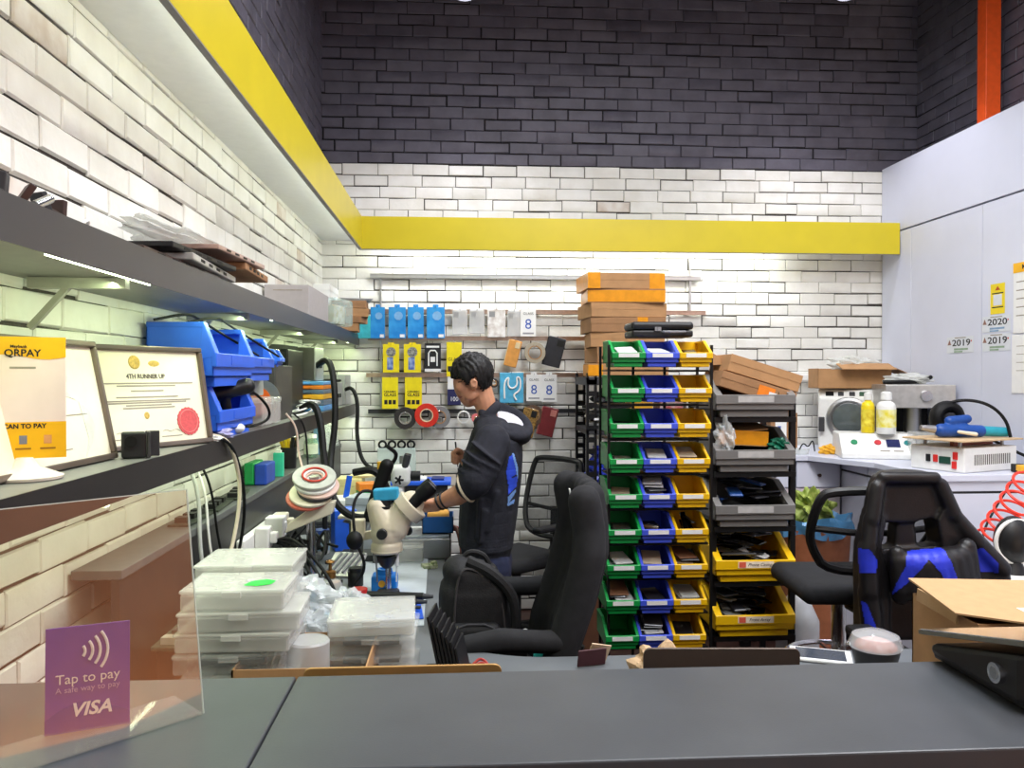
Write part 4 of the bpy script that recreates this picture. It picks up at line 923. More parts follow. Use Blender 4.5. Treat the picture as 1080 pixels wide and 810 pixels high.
# blue bins on the shelf
def blue_bin(lab, loc, rz, w, d, h, lipf=.44):
    t = thing('storage_bin', lab, 'bin', loc, rz); bin_parts(w, d, h, BLUE, t, lipf, .005, .3, BLUE, .16); return t
blue_bin('big blue plastic bin resting on top of another blue bin behind the certificate', (-.694, 2.535, 1.566), 90, .42, .185, .155)
blue_bin('blue plastic bin with its back slope showing, right of the big blue bin', (-.70, 2.91, 1.575), 90, .30, .18, .13)
blue_bin('blue plastic bin standing on the lower shelf beneath the big blue bin', (-.696, 2.565, LZ + .02), 90, .40, .185, .14)
blue_bin('tiny blue open bin lying on the steel power unit', (-.735, 3.36, 1.615), 95, .16, .11, .06)
GBX = pm('grey_instrument', (150, 152, 150), .45, var=.05); DBX = pm('dark_instrument', (64, 62, 60), .45, var=.08)
def device(name, lab, cat, x0, x1, y0, y1, z0, z1, body, face, kind=0):
    t = thing(name, lab, cat, (0, 0, 0)); t.location = ((x0 + x1) / 2, y0, z0); w, d, h = x1 - x0, y1 - y0, z1 - z0
    obj('housing', MB().bb(-w / 2, w / 2, .004, d, 0, h), body, t, bevel=.004); obj('front_panel', MB().bb(-w / 2 + .004, w / 2 - .004, -.001, .004, .004, h - .004), face, t, bevel=.001)
    if kind == 1:
        for k in range(2): obj('knob', MB().cyl((w * (-.2 + .4 * k), -.016, h * .35), (w * (-.2 + .4 * k), 0, h * .35), .012), BLACK, t, bevel=.002)
        obj('display', MB().bb(-w * .3, w * .3, -.002, -.001, h * .62, h * .86), RUB, t)
    if kind == 2:
        for k in range(6): obj('vent_slot', MB().bb(w / 2 - .0005, w / 2 + .001, d * (.12 + .12 * k), d * (.19 + .12 * k), h * .25, h * .8), RUB, t)
    if kind == 3:
        for k in range(3): obj('socket', MB().cyl((w / 2 - .001, d * (.2 + .18 * k), h * .45), (w / 2 + .010, d * (.2 + .18 * k), h * .45), .012), BLACK, t)
    return t
device('power_supply', 'grey steel power unit at the middle of the lower shelf', 'instrument', -.865, -.735, 3.28, 3.60, LZ, 1.612, DBX, DBX, 1)
device('battery_tester', 'small grey instrument box under the orange label reader', 'instrument', -.865, -.745, 2.99, 3.12, 1.495, 1.575, GBX, DBX, 1)
t = thing('label_reader', 'orange handheld label device lying on the small grey instrument', 'device', (-.79, 3.0, 1.5765), 14)
obj('shell', MB().bb(-.06, .06, -.02, .045, 0, .035), pm('orange_red_plastic', (214, 72, 36), .4), t, bevel=.006); obj('screen', MB().bb(-.036, .036, -.0208, -.02, .008, .028), pm('pale_display', (206, 190, 170), .4), t)
def clear_box(name, lab, cat, loc, w, d, h, rz=0, grp=None, mix=.38, lid=None):
    t = thing(name, lab, cat, loc, rz, grp); m = clear('milky_plastic_%d' % int(mix * 100), (226, 226, 220), mix, .2)
    obj('tray', MB().box(0, 0, h * .42, w * .98, d * .98, h * .80), m, t, bevel=.006)
    obj('lid', MB().bb(-w / 2, w / 2, -d / 2, d / 2, h * .78, h * .98), lid or m, t, bevel=.006, seg=3)
    obj('clasp', MB().bb(-.022, .022, -d / 2 - .006, -d / 2, h * .62, h * .92), m, t, bevel=.002); return t
clear_box('plastic_case', 'clear plastic case at the front edge of the lower shelf, beside white cables', 'box', (-.775, 3.05, LZ), .16, .30, .104, 0, None, .45)
t = thing('plate', 'round steel and orange plate leaning against the power unit on the shelf', 'plate', (-.80, 3.255, LZ)); t.rotation_euler = (R(-8), 0, 0)
obj('disc', MB().cyl((0, -.003, .085), (0, .003, .085), .085, n=32), STEEL, t); obj('orange_center', MB().cyl((-.01, -.006, .08), (-.01, -.003, .08), .060, n=28), pm('orange_disc', (208, 92, 30), .4), t)
ORG = pm('organizer_orange', (232, 132, 40), .4); OBL = pm('organizer_blue', (96, 160, 216), .4); OGR = pm('organizer_steel', (96, 118, 140), .4); OYL = pm('organizer_yellow', (236, 178, 50), .4)
t = thing('parts_organizer', 'stacked blue, orange and yellow drawer organiser at the far end of the shelf', 'organiser', (-.78, 4.15, LZ))
for k, (m, h) in enumerate(((OBL, .03), (OGR, .03), (OYL, .028), (OGR, .024), (ORG, .022), (OBL, .02))):
    z = sum((.03, .03, .028, .024, .022, .02)[:k]); q = obj('drawer', MB().bb(-.088, .088, 0, .40, z + .001, z + h - .001), m, t, bevel=.003)
    obj('pull', MB().bb(-.03, .03, -.008, 0, z + h * .3, z + h * .6), m, q)
device('heat_station', 'tall grey station box standing on the drawer organiser', 'instrument', -.87, -.735, 4.16, 4.42, LZ + .157, 1.715, GBX, DBX, 3)
t = device('power_supply', 'black vented box half behind the grey station on the shelf', 'instrument', -.885, -.775, 3.70, 4.05, LZ, 1.69, BLACK, BLACK, 0)
for k in range(6): obj('cable_loop', MB().tube([(-.04, .03, .304 + k * .004), (.0, .10, .306 + k * .004), (.05, .18 + .012 * k, .300 + k * .004)], .003, 5, smooth=1), RUB, t)
clear_box('plastic_case', 'pale clear case high against the wall, behind the orange label device', 'box', (-.825, 3.42, 1.6135), .10, .26, .07, 0, None, .3)
device('heat_station', 'grey instrument with sockets at the far end of the lower shelf', 'instrument', -.88, -.72, 4.74, 5.0, LZ, 1.53, GBX, DBX, 3)
device('heat_station', 'small grey unit on the far end of the lower shelf, against the back wall', 'instrument', -.87, -.71, 5.06, 5.30, LZ, 1.575, GBX, GBX, 1)
for k in range(4): one('magnifier_lens', 'small round black lens lying on top of the far grey instrument', 'lens', MB().torus((0, 0, .009), .02, .008, 'z', 18, 8), RUB, (-.85 + .04 * k, 4.80 + .04 * (k % 2), 1.531), group='lenses on the grey instrument', smooth=True)
# clutter, cables on the lower shelf
def cable(lab, pts, r, m, name='cable', cat='cable', smooth=3, grp=None):
    p0 = Vector(pts[0]); return one(name, lab, cat, MB().tube([Vector(p) - p0 for p in pts], r, 8, smooth=smooth), m, p0, group=grp, **{'smooth': True})
cable('thick black hose looping down from the organiser end of the shelf', [(-.735, 4.2, 1.62), (-.66, 4.1, 1.66), (-.615, 4.0, 1.56), (-.60, 3.95, 1.35), (-.62, 3.9, 1.16), (-.60, 3.8, 1.08)], .016, RUB, 'air_hose', 'hose')
cable('thick black hose sweeping from the shelf down over the wire spool to the bench', [(-.72, 3.72, 1.42), (-.655, 3.68, 1.45), (-.62, 3.65, 1.36), (-.60, 3.6, 1.2), (-.56, 3.55, 1.03), (-.46, 3.5, .95), (-.34, 3.5, .97), (-.30, 3.5, 1.06), (-.36, 3.5, 1.17), (-.46, 3.52, 1.15)], .016, RUB, 'air_hose', 'hose')
cable('black hose hanging at the far end of the shelf by the back wall', [(-.72, 5.08, 1.48), (-.66, 5.02, 1.5), (-.62, 4.98, 1.40), (-.63, 4.95, 1.2), (-.58, 4.9, 1.02), (-.44, 4.85, 1.0), (-.36, 4.8, 1.1), (-.42, 4.7, 1.16)], .012, RUB, 'air_hose', 'hose')
cable('beige cable drooping from the shelf past its dark front edge to the bench', [(-.75, 2.3, LZ + .01), (-.68, 2.36, LZ + .014), (-.668, 2.44, 1.34), (-.668, 2.52, 1.2), (-.69, 2.45, 1.0), (-.72, 2.3, .86), (-.7, 2.3, .76)], .006, pm('cable_beige', (206, 196, 172), .5))
cable('black cable drooping beside the beige cable below the shelf edge', [(-.75, 2.27, LZ + .008), (-.672, 2.35, LZ + .012), (-.664, 2.47, 1.32), (-.664, 2.56, 1.15), (-.70, 2.55, .95), (-.74, 2.4, .8)], .005, RUB)
for k in range(4):
    c = PX(318 + 3 * k, 430 - 2 * k, -.72)
    cable('loop of white cable coiled on the shelf edge', [(c.x + .04 * math.cos(a), c.y + .16 * math.sin(a), LZ + .02 + .012 * k + .012 * math.sin(a + k)) for a in [2 * math.pi * i / 12 for i in range(13)]], .004, PAPER, grp='white cable loops')
cable('white cable hanging from the shelf coil down to the wire spool', [(-.70, 3.3, LZ + .03), (-.66, 3.32, 1.36), (-.66, 3.34, 1.25), (-.62, 3.3, 1.15), (-.58, 3.2, 1.10)], .0045, pm('cable_pinkish', (214, 190, 176), .5))
cable('thin black cable hanging from the shelf edge beside the white cable', [(-.71, 3.5, LZ + .02), (-.66, 3.5, 1.36), (-.655, 3.52, 1.2), (-.62, 3.4, 1.0), (-.60, 3.3, .8)], .004, RUB)
for k, (x, y) in enumerate(((-.84, 2.28), (-.80, 2.42))): cable('thin black cable curled on top of the big blue bin', [(x, y, 1.724), (x + .06, y + .1, 1.75), (x + .03, y + .3, 1.742), (x + .12, y + .5, 1.66), (x + .13, y + .62, 1.64)], .004, RUB, grp='cables on the blue bin')
cable('black cable drooping in front of the small instruments on the shelf', [(-.74, 2.62, 1.52), (-.70, 2.72, 1.53), (-.675, 2.88, 1.47), (-.672, 2.92, LZ + .03), (-.70, 2.80, LZ + .01), (-.71, 2.6, LZ + .02)], .005, RUB)
one('heat_gun', 'black pistol-shaped tool leaning in the blue bin on the lower shelf', 'tool', MB().cap((-.04, 0, .06), (.06, .05, .09), .022, .026).cap((.0, .02, .06), (.0, .05, -.03), .016, .018), BLACK, (-.735, 2.56, LZ + .06), voxel=.004, sm=1)
one('computer_mouse', 'white rounded mouse lying on the lower shelf edge beside blue wrappers', 'mouse', MB().ell((0, 0, .016), (.03, .055, .018)), PAPER, (-.715, 2.62, LZ), rz=20, smooth=True)
rngp = random.Random(5)
def crumple(name, lab, cat, loc, r, m, seed, sq=(1, 1, .5), amp=.35, grp=None, rz=0):
    g = bmesh.new(); bmesh.ops.create_icosphere(g, subdivisions=4, radius=1); q = random.Random(seed); ph = [q.uniform(0, 6) for _ in range(9)]
    for v in g.verts:
        n = v.co.normalized(); f = 1 + amp * (math.sin(n.x * 5 + ph[0]) * math.sin(n.y * 6 + ph[1]) + .5 * math.sin(n.z * 9 + ph[2] + n.x * 7) + .3 * math.sin(n.y * 15 + ph[3]) * math.sin(n.x * 13 + ph[4])) + .10 * (abs((n.x * 4.3 + n.y * 2.1 + ph[5]) % 1 - .5) + abs((n.y * 3.7 - n.z * 3.1 + ph[6]) % 1 - .5) - .5) + q.uniform(-.018, .018)
        v.co = Vector((n.x * f * r * sq[0], n.y * f * r * sq[1], max(n.z * f, -.85) * r * sq[2] + r * sq[2] * .85))
    me = bpy.data.meshes.new(name); g.to_mesh(me); g.free(); me.materials.append(m)
    o = bpy.data.objects.new(name, me); COL.objects.link(o); o.location = loc; o.rotation_euler = (0, 0, R(rz)); return tag(o, lab, cat, grp)
BAGC = clear('clear_bag_plastic', (226, 232, 234), .45, .12); LIL = pm('lilac_wrapper', (176, 172, 206), .4)
crumple('wrapper', 'lilac crumpled wrapper at the edge of the lower shelf', 'wrapper', (-.71, 2.42, LZ), .035, LIL, 3, (1, 1.3, .4))
crumple('wrapper', 'white crumpled scrap hanging at the certificate\'s right foot', 'wrapper', (-.70, 2.31, LZ), .026, PAPER, 4, (1.0, 1.2, .3))
# upper shelf
SILV = pm('laptop_silver', (186, 184, 182), .35, .6); FOAM = clear('bubble_wrap', (226, 228, 222), .5, .3)
for k in range(5):
    y = 1.24 + .062 * k
    t = thing('bracket_part', ('black steel bracket lying nearest the frame on the upper shelf', 'black bent plate second from the near end of the upper shelf', 'brown and black bracket in the middle of the near shelf clutter', 'black bracket with upright pegs on the upper shelf', 'dark red bracket at the far end of the near shelf clutter')[k], 'bracket', (-.73, y, UZ), 20 * k)
    m = (BLACK, DGREY, WOODD, BLACK, WOODD)[k]
    obj('plate', MB().box(0, 0, .012, .09, .05, .008, rx=12 - 6 * k, ry=10), m, t, bevel=.002); obj('upright', MB().box(.02, .0, .026, .012, .035, .045, ry=25 * (k % 3) - 20), m, t, bevel=.002)
one('steel_tube', 'short shiny steel tube among the black brackets on the upper shelf', 'tube', MB().cyl((0, 0, .008), (.0, .05, .03), .008), CHROME, (-.69, 1.36, UZ), smooth=True)
cable('small white wire loop beside the brackets on the upper shelf', [(-.68, 1.50, UZ + .004), (-.68, 1.53, UZ + .02), (-.69, 1.55, UZ + .012), (-.69, 1.53, UZ + .004), (-.70, 1.50, UZ + .004)], .003, PAPER)
lay = [('brown_sheet', 'dark brown flat sheet at the bottom of the pile on the upper shelf', 'sheet', WOODD, .20, .55, .012, 2.05, 0), ('scrap_laptop', 'silver laptop base lying in the pile on the upper shelf', 'laptop part', SILV, .20, .50, .018, 2.25, 4), ('scrap_laptop', 'black laptop base in the pile under the bubble wrap', 'laptop part', BLACK, .19, .45, .014, 2.16, -3), ('carton_sheet', 'flattened brown carton at the far end of the pile on the upper shelf', 'carton', CARD2, .19, .36, .022, 2.62, 3), ('scrap_laptop', 'pinkish silver laptop base overhanging the shelf edge at the far end of the pile', 'laptop part', pm('laptop_rose', (190, 160, 150), .35, .5), .19, .42, .014, 2.42, -3)]
zz = UZ
for k, (n_, lab, cat, m, w, d, h, y, rz) in enumerate(lay):
    t = thing(n_, lab, cat, (-.775 + .012 * k, y, zz + .001), rz); obj('slab', MB().bb(-w / 2, w / 2, -d / 2, d / 2, 0, h), m, t, bevel=.003)
    for j in range(4): obj('port', MB().bb(w / 2 - .002, w / 2 + .0008, -d * .35 + j * d * .17, -d * .27 + j * d * .17, h * .3, h * .7), RUB, t)
    zz += h + .001
crumple('bubble_wrap', 'crumpled translucent bubble wrap on top of the upper shelf pile', 'bubble wrap', (-.78, 2.25, zz), .085, FOAM, 8, (1.0, 3.2, .26), .22)
t = thing('packet', 'small white box with a red end on the upper shelf pile', 'box', (-.78, 2.72, zz - .012), 5); obj('body', MB().bb(-.05, .05, -.05, .10, 0, .045), PAPER, t, bevel=.001); obj('red_end', MB().bb(.02, .0505, -.0508, -.05, .004, .042), RED, t)
t = thing('product_box', 'plain grey box on the upper shelf beside the clear bag', 'box', (-.785, 3.72, UZ)); obj('body', MB().bb(-.10, .10, 0, .55, 0, .145), pm('grey_carton', (172, 166, 164), .6, var=.03), t, bevel=.003); obj('print_line', MB().bb(-.06, .07, -.0008, 0, .118, .123), FNT, t)
t = thing('bagged_box', 'gold and white box in a clear bag on the upper shelf edge', 'box', (-.73, 4.36, UZ), -14); obj('inner_box', MB().bb(-.06, .06, 0, .16, .01, .11), pm('pale_gold', (206, 190, 140), .4, scale=30, rgb2=(230, 226, 214)), t, bevel=.003)
g = obj('clear_bag', MB().bb(-.08, .09, -.012, .22, .001, .15), clear('aqua_bag', (190, 226, 224), .35, .12), t, bevel=.02)
zz = UZ
for k, (x, w, h, lab) in enumerate(((-.70, .16, .05, 'lowest small brown carton at the far end of the upper shelf'), (-.68, .19, .035, 'second small brown carton from the bottom at the shelf end'), (-.665, .20, .05, 'third small brown carton from the bottom at the shelf end'), (-.675, .21, .045, 'topmost small brown carton at the far end of the upper shelf'))):
    carton('small_carton', lab, 'carton', w, .18, h, (x, 5.02, zz + .001), (4, -6, 8, 2)[k], m=(CARD, CARD2)[k % 2], group='small cartons on the shelf end'); zz += h + .0015
t = thing('product_box', 'white flat box above the small brown cartons, against the side wall', 'box', (-.81, 4.97, UZ + .0), 0); obj('body', MB().bb(-.06, .035, -.10, .25, 0, .27), PAPER, t, bevel=.003); obj('lid', MB().bb(-.062, .037, -.102, .252, .24, .278), PAPER, t, bevel=.002)
for k in range(3): one('steel_sheet', 'thin grey sheet lying on top of the small brown cartons', 'sheet', MB().bb(-.10, .10, -.07, .07, 0, .004), STEEL, (-.655 + .006 * k, 5.04, zz + .002 + .006 * k), rz=6 * k, group='grey sheets on the small cartons')
# on the ledge under the lower shelf
EZ = 1.1235
t = thing('parts_tub', 'green and blue plastic tub on the ledge under the shelf', 'tub', (-.835, 3.35, EZ)); obj('green_side', MB().bb(-.04, .0, -.02, .14, 0, .09), GREENP, t, bevel=.006); obj('blue_side', MB().bb(.001, .05, -.02, .14, 0, .085), pm('royal_blue', (36, 70, 170), .4), t, bevel=.006)
t = thing('glue_box', 'small teal upright box beside the green and blue tub', 'box', (-.80, 3.62, EZ)); obj('body', MB().bb(-.022, .022, -.012, .012, 0, .105), pm('teal_plastic', (60, 190, 160), .4), t, bevel=.003); obj('cap', MB().bb(-.012, .012, -.008, .008, .1055, .116), PAPER, t)
t = thing('tool_cup', 'black cup of yellow handled tools on the ledge under the shelf', 'tool cup', (-.825, 3.95, EZ)); obj('cup', MB().lathe([(0, .0), (.035, 0), (.038, .10), (.034, .10), (.032, .01), (0, .01)]), BLACK, t, smooth=True)
for k in range(7): a = k * .9; obj('tool_handle', MB().cap((.012 * math.cos(a), .012 * math.sin(a), .05), (.045 * math.cos(a), .045 * math.sin(a), .15 + .012 * (k % 3)), .007, .010), pm('tool_yellow', (232, 196, 30), .4) if k % 3 else BLACK, t, smooth=True)
def bottle(name, lab, loc, r, h, m, capm, lab_m=None, cat='bottle', neck=.4):
    t = thing(name, lab, cat, loc); s = h * .78
    obj('body', MB().lathe([(0, 0), (r * .94, 0), (r, r * .1), (r, s * .82), (r * .85, s * .93), (r * neck, s), (r * neck, s + h * .04), (0, s + h * .04)]), m, t, smooth=True)
    obj('cap', MB().lathe([(0, 0), (r * neck * 1.2, 0), (r * neck * 1.15, h * .16), (r * neck * .6, h * .19), (0, h * .19)], (0, 0, s + h * .03)), capm, t, smooth=True)
    if lab_m: obj('label', MB().lathe([(r * 1.008, s * .2), (r * 1.008, s * .74)], n=24), lab_m, t, smooth=True)
    return t
bottle('glass_jar', 'pale green glass jar on the ledge near its far end', (-.81, 4.45, EZ), .038, .13, clear('green_glass', (150, 190, 160), .45, .05), WPLA, pm('label_pale', (206, 214, 196), .6), 'jar', .7)
bottle('spray_bottle', 'slim clear blue bottle beside the green jar on the ledge', (-.80, 4.62, EZ), .028, .20, clear('blue_glass', (130, 180, 220), .5, .05), pm('cap_lilac', (170, 176, 214), .4))
one('yellow_clip', 'tiny yellow clip on the bottle ledge under the shelf edge', 'clip', MB().box(0, 0, .012, .03, .02, .024).cap((0, 0, .02), (.01, 0, .05), .006, .003), OYL, (-.80, 4.80, EZ), bevel=.001)
one('acrylic_board', 'pale grey acrylic panel leaning on the wall at the far end of the bench', 'panel', MB().box(0, .27, .175, .004, .5, .35, ry=-8), clear('grey_acrylic', (190, 200, 200), .6, .1), (-.80, 4.72, EZ + .002))
for k in range(3):
    t = thing('circuit_board', ('long dark circuit board lying at the near end of the ledge', 'second dark circuit board on the ledge behind the long one', 'dark board with black parts beside the green tub')[k], 'circuit board', (-.83, 2.55 + .25 * k, EZ), 4 * k); obj('board', MB().bb(-.03, .035, -.12, .12, 0, .006), pm('board_dark', (50, 56, 48), .5, var=.3, scale=90), t)
    for j in range(3): obj('chip', MB().bb(-.02, .015, -.09 + j * .07, -.05 + j * .07, .006, .022), BLACK, t, bevel=.001)
# ------------------------------------------------------------------ things on the work desk
TZ = DZ + .001
def D(px, py): p = PZ(px, py, DZ); return p.x, p.y
MATW = pm('pale_desk_mat', (196, 204, 210), .4, var=.03)
one('repair_mat', 'pale translucent repair mat lying on the desk under the microscope', 'mat', MB().prism([(-.42, 3.62), (-.35, 2.60), (-.118, 2.64), (-.15, 3.92)], 0, .003, 'z'), MATW, (0, 0, TZ))
one('cutting_mat', 'blue silicone mat at the near right edge of the repair mat', 'mat', MB().box(0, 0, .003, .16, .28, .005), BLUE, (-.215, 2.83, TZ + .004), rz=6, bevel=.002)
# stereo microscope
SCO = pm('microscope_ivory', (214, 202, 178), .35, var=.03)
mY = 3.0
def M_(px, py, dy=0): return PY(px, py, mY + dy)
o0 = M_(409, 604); o0.z = TZ
t = thing('microscope', 'ivory stereo microscope with black eyepieces and a blue camera on top', 'microscope', tuple(o0))
def L_(px, py, dy=0): return M_(px, py, dy) - o0
mb = MB()
obj('base_plate', MB().cyl((0, .02, .0035), (0, .02, .02), .045, .04, 28), DGREY, t, bevel=.002)
obj('post', MB().cyl((0, .02, .014), (0, .02, .30), .011), CHROME, t, smooth=True)
mb = MB(); a, b_ = L_(408, 578), L_(412, 560)
mb.lathe([(0, 0), (.052, 0), (.058, .012), (.058, .035), (.050, .042), (.056, .05), (.060, .075), (.055, .10), (0, .105)], tuple(L_(408, 583)), 28)
mb.cap(L_(408, 556), L_(398, 535), .060, .040); mb.cap(L_(415, 556), L_(424, 540), .058, .05)
mb.cap(L_(419, 548), L_(434, 531), .045, .048)
obj('head', mb, SCO, t, voxel=.005, sm=2)
obj('nose_ring', MB().torus(tuple(L_(408, 580)), .052, .007, 'z', 32, 8), SCO, t, smooth=True)
d = (L_(449, 519) - L_(430, 537)).normalized()
c0 = L_(427, 540)
obj('tube_collar', MB().cyl(c0, c0 + d * .045, .062, .064, 28), SCO, t, smooth=True, bevel=.004)
for s in (-1, 1):
    e0 = c0 + d * .035 + Vector((0, s * .030, .006)); q = obj('eyepiece', MB().cyl(e0, e0 + d * .045, .024, .022, 22).cyl(e0 + d * .045, e0 + d * .085, .027, .029, 22).cyl(e0 + d * .085, e0 + d * .105, .029, .026, 22), RUB, t, smooth=True)
    obj('eye_lens', MB().cyl(e0 + d * .1052, e0 + d * .106, .018, .018, 18), pm('lens_glass', (40, 44, 60), .1), q)
for px, py, dy, r in ((403, 563, -.064, .020), (430, 560, .07, .018)):
    p = L_(px, py, dy); obj('focus_knob', MB().cyl(p, p + Vector((0, -.022 if dy < 0 else .022, 0)), r, r * .92, 20), BLACK, t, smooth=True, bevel=.002)
obj('camera_tube', MB().cyl(L_(404, 543), L_(405, 527), .030, .026, 20).cyl(L_(404, 536), L_(404, 533), .036, .036, 20), BLACK, t, smooth=True)
cc = L_(407.5, 521); obj('camera', MB().box(*cc, .092, .05, .044, ry=-4), pm('camera_cyan', (52, 160, 200), .35), t, bevel=.006)
obj('objective', MB().lathe([(.014, -.045), (.026, -.034), (.040, -.0), (0, 0)], tuple(L_(408, 586)), 20), BLACK, t, smooth=True)
obj('arm', MB().box(*(L_(392, 566) + Vector((0, .05, 0))), .14, .03, .03, ry=-12).box(*(L_(376, 560) + Vector((0, .05, 0))), .05, .05, .07), SCO, t, bevel=.005)
obj('light_lead', MB().tube([L_(398, 520), L_(382, 516, -.02), L_(372, 530, -.05), L_(373, 556, -.08), L_(376, 574, -.08), L_(384, 590, -.08), L_(384, 604, -.08), L_(374, 616, -.08)], .0055, 8, smooth=3), RUB, t, smooth=True)
obj('cable_clip', MB().ell(L_(374, 570, -.08), (.03, .03, .034)), RUB, t, smooth=True)
one('screwdriver', 'slim grey screwdriver standing in the blue block, left one', 'screwdriver', MB().cyl((0, 0, 0), (-.004, 0, .07), .003).cyl((-.004, 0, .07), (-.006, 0, .135), .007, .006), STEEL, (*M_(398, 600)[:2], TZ + .055), smooth=True)
t = thing('solder_stand', 'bright blue round block holding screwdrivers, on the repair mat', 'holder', (-.285, 3.08, TZ + .003))
obj('block', MB().bb(-.048, .048, -.04, .04, 0, .062), pm('azure_plastic', (28, 128, 220), .4), t, bevel=.008, seg=3); obj('top_ring', MB().lathe([(0, .0625), (.030, .0625), (.028, .082), (.018, .084), (.016, .066), (0, .066)]), pm('azure_plastic', (28, 128, 220), .4), t, smooth=True); obj('badge', MB().cyl((-.008, -.0415, .034), (-.008, -.040, .034), .013), OYL, t)
one('screwdriver', 'white and black screwdriver standing in the blue block, right one', 'screwdriver', MB().cyl((0, 0, 0), (.002, 0, .06), .003).cyl((.002, 0, .06), (.003, 0, .12), .008, .007).ell((.003, 0, .128), (.012, .012, .012)), WPLA, (*M_(418, 604)[:2], TZ + .055), smooth=True)
# second microscope / stand further back
t = thing('microscope', 'white microscope with a black star knob further back on the desk', 'microscope', (-.30, 4.15, TZ))
w0 = Vector((-.30, 4.15, TZ))
obj('base_plate', MB().bb(-.10, .10, -.08, .14, 0, .02), WPLA, t, bevel=.004); obj('post', MB().cyl((0, .07, .02), (0, .07, .40), .014), STEEL, t, smooth=True)
q_ = PY(423, 503, 4.12) - w0
mb = MB(); rbox(mb, q_.x, q_.y, q_.z + .01, .10, .10, .11, .03); rbox(mb, q_.x - .02, q_.y, q_.z - .07, .07, .08, .06, .025, ry=15); obj('head', mb, WPLA, t, voxel=.006, sm=2)
p = PY(421, 506, 4.05) - w0
for k in range(5): a = k * 2 * math.pi / 5; obj('star_knob_arm', MB().box(p.x + .011 * math.cos(a), p.y - .012, p.z + .011 * math.sin(a), .024, .016, .010, ry=-math.degrees(a)), BLACK, t, bevel=.002)
for px in (409, 438): p = PY(px, 502, 4.12) - w0; obj('knob', MB().cyl(p + Vector((-.025, 0, 0)), p + Vector((.025, 0, 0)), .026, .026, 18), BLACK, t, smooth=True)
obj('objective', MB().cyl(q_ + Vector((-.03, 0, -.10)), q_ + Vector((-.035, 0, -.16)), .03, .02, 18), BLACK, t, smooth=True)
for s_ in (-1, 1): obj('eyepiece', MB().cyl(q_ + Vector((.02, s_ * .028, .05)), q_ + Vector((.035, s_ * .028, .115)), .017, .017, 16), DGREY, t, smooth=True)
# blue work tray behind, with lenses above
t = thing('tool_tray', 'shallow blue tray at the back of the desk, behind the man\'s hand', 'tray', (-.22, 4.62, TZ)); obj('tray', MB().bb(-.17, .17, -.08, .12, .20, .225), BLUE, t, bevel=.006); obj('stand', MB().bb(-.15, .15, -.05, .1, 0, .20), DGREY, t, bevel=.004)
for k in range(3): obj('insert', MB().bb(-.14 + .1 * k, -.07 + .1 * k, -.05, .08, .2255, .235), (OYL, PAPER, pm('dark_blue_insert', (30, 50, 120), .4))[k], t)
t = thing('acrylic_rack', 'clear acrylic rack with four round black caps, against the back wall', 'rack', (-.40, 5.12, TZ)); obj('panel', MB().bb(-.12, .12, 0, .08, 0, .36), clear('rack_clear', (214, 230, 226), .55, .1), t, bevel=.004)
for k in range(4): obj('cap', MB().torus((-.09 + .06 * k, .03, .38), .022, .007, 'y', 18, 8), RUB, t, smooth=True)
# blue container with wires beside the man
t = thing('parts_box', 'blue open box with an orange sponge inside, beside the man\'s waist', 'box', (-.10, 3.72, TZ + .105)); obj('box', MB().bb(-.07, .07, -.07, .08, 0, .004).bb(-.07, -.066, -.07, .08, 0, .075).bb(.066, .07, -.07, .08, 0, .075).bb(-.07, .07, -.07, -.066, 0, .075).bb(-.07, .07, .076, .08, 0, .075), pm('box_blue', (26, 84, 150), .4), t); 
obj('sponge', MB().bb(-.05, .05, -.05, .06, .004, .09), pm('sponge_orange', (232, 172, 84), .9, bump=.4), t, bevel=.012)
t = thing('hot_plate', 'flat silver hot plate with a perforated top under the blue box', 'hot plate', (-.14, 3.72, TZ)); obj('body', MB().bb(-.16, .10, -.12, .10, 0, .09), STEEL, t, bevel=.005); obj('plate', MB().bb(-.15, .09, -.11, .09, .0905, .102), pm('silver_plate', (176, 182, 186), .35, .7), t, bevel=.002)
clear_box('plastic_case', 'clear low case under the microscope on the far part of the mat', 'box', (-.27, 3.60, TZ + .004), .22, .16, .075, 2, None, .35)
one('green_board', 'small green and cream circuit piece at the edge of the clear case', 'circuit board', MB().box(0, 0, .008, .06, .05, .014).box(.02, .0, .02, .02, .03, .012), pm('pcb_green', (96, 120, 60), .5, scale=90, rgb2=(200, 200, 170)), (-.13, 3.44, TZ), rz=20)
for k in range(6): 
    cable('brown and red wire arching from the hot plate to the floor beside the man', [(-.06, 3.70 + .02 * k, TZ + .14 - .012 * k), (-.02 + .01 * k, 3.70, TZ + .13), (.01 + .008 * k, 3.62, TZ + .02), (.0 + .012 * k, 3.52, TZ - .12), (.02 + .01 * k, 3.5, TZ - .3)], .005, (pm('wire_brown', (128, 72, 56), .5), pm('wire_tan', (176, 140, 110), .5), pm('wire_red', (170, 50, 44), .5))[k % 3], 'wire', grp='wires beside the man')
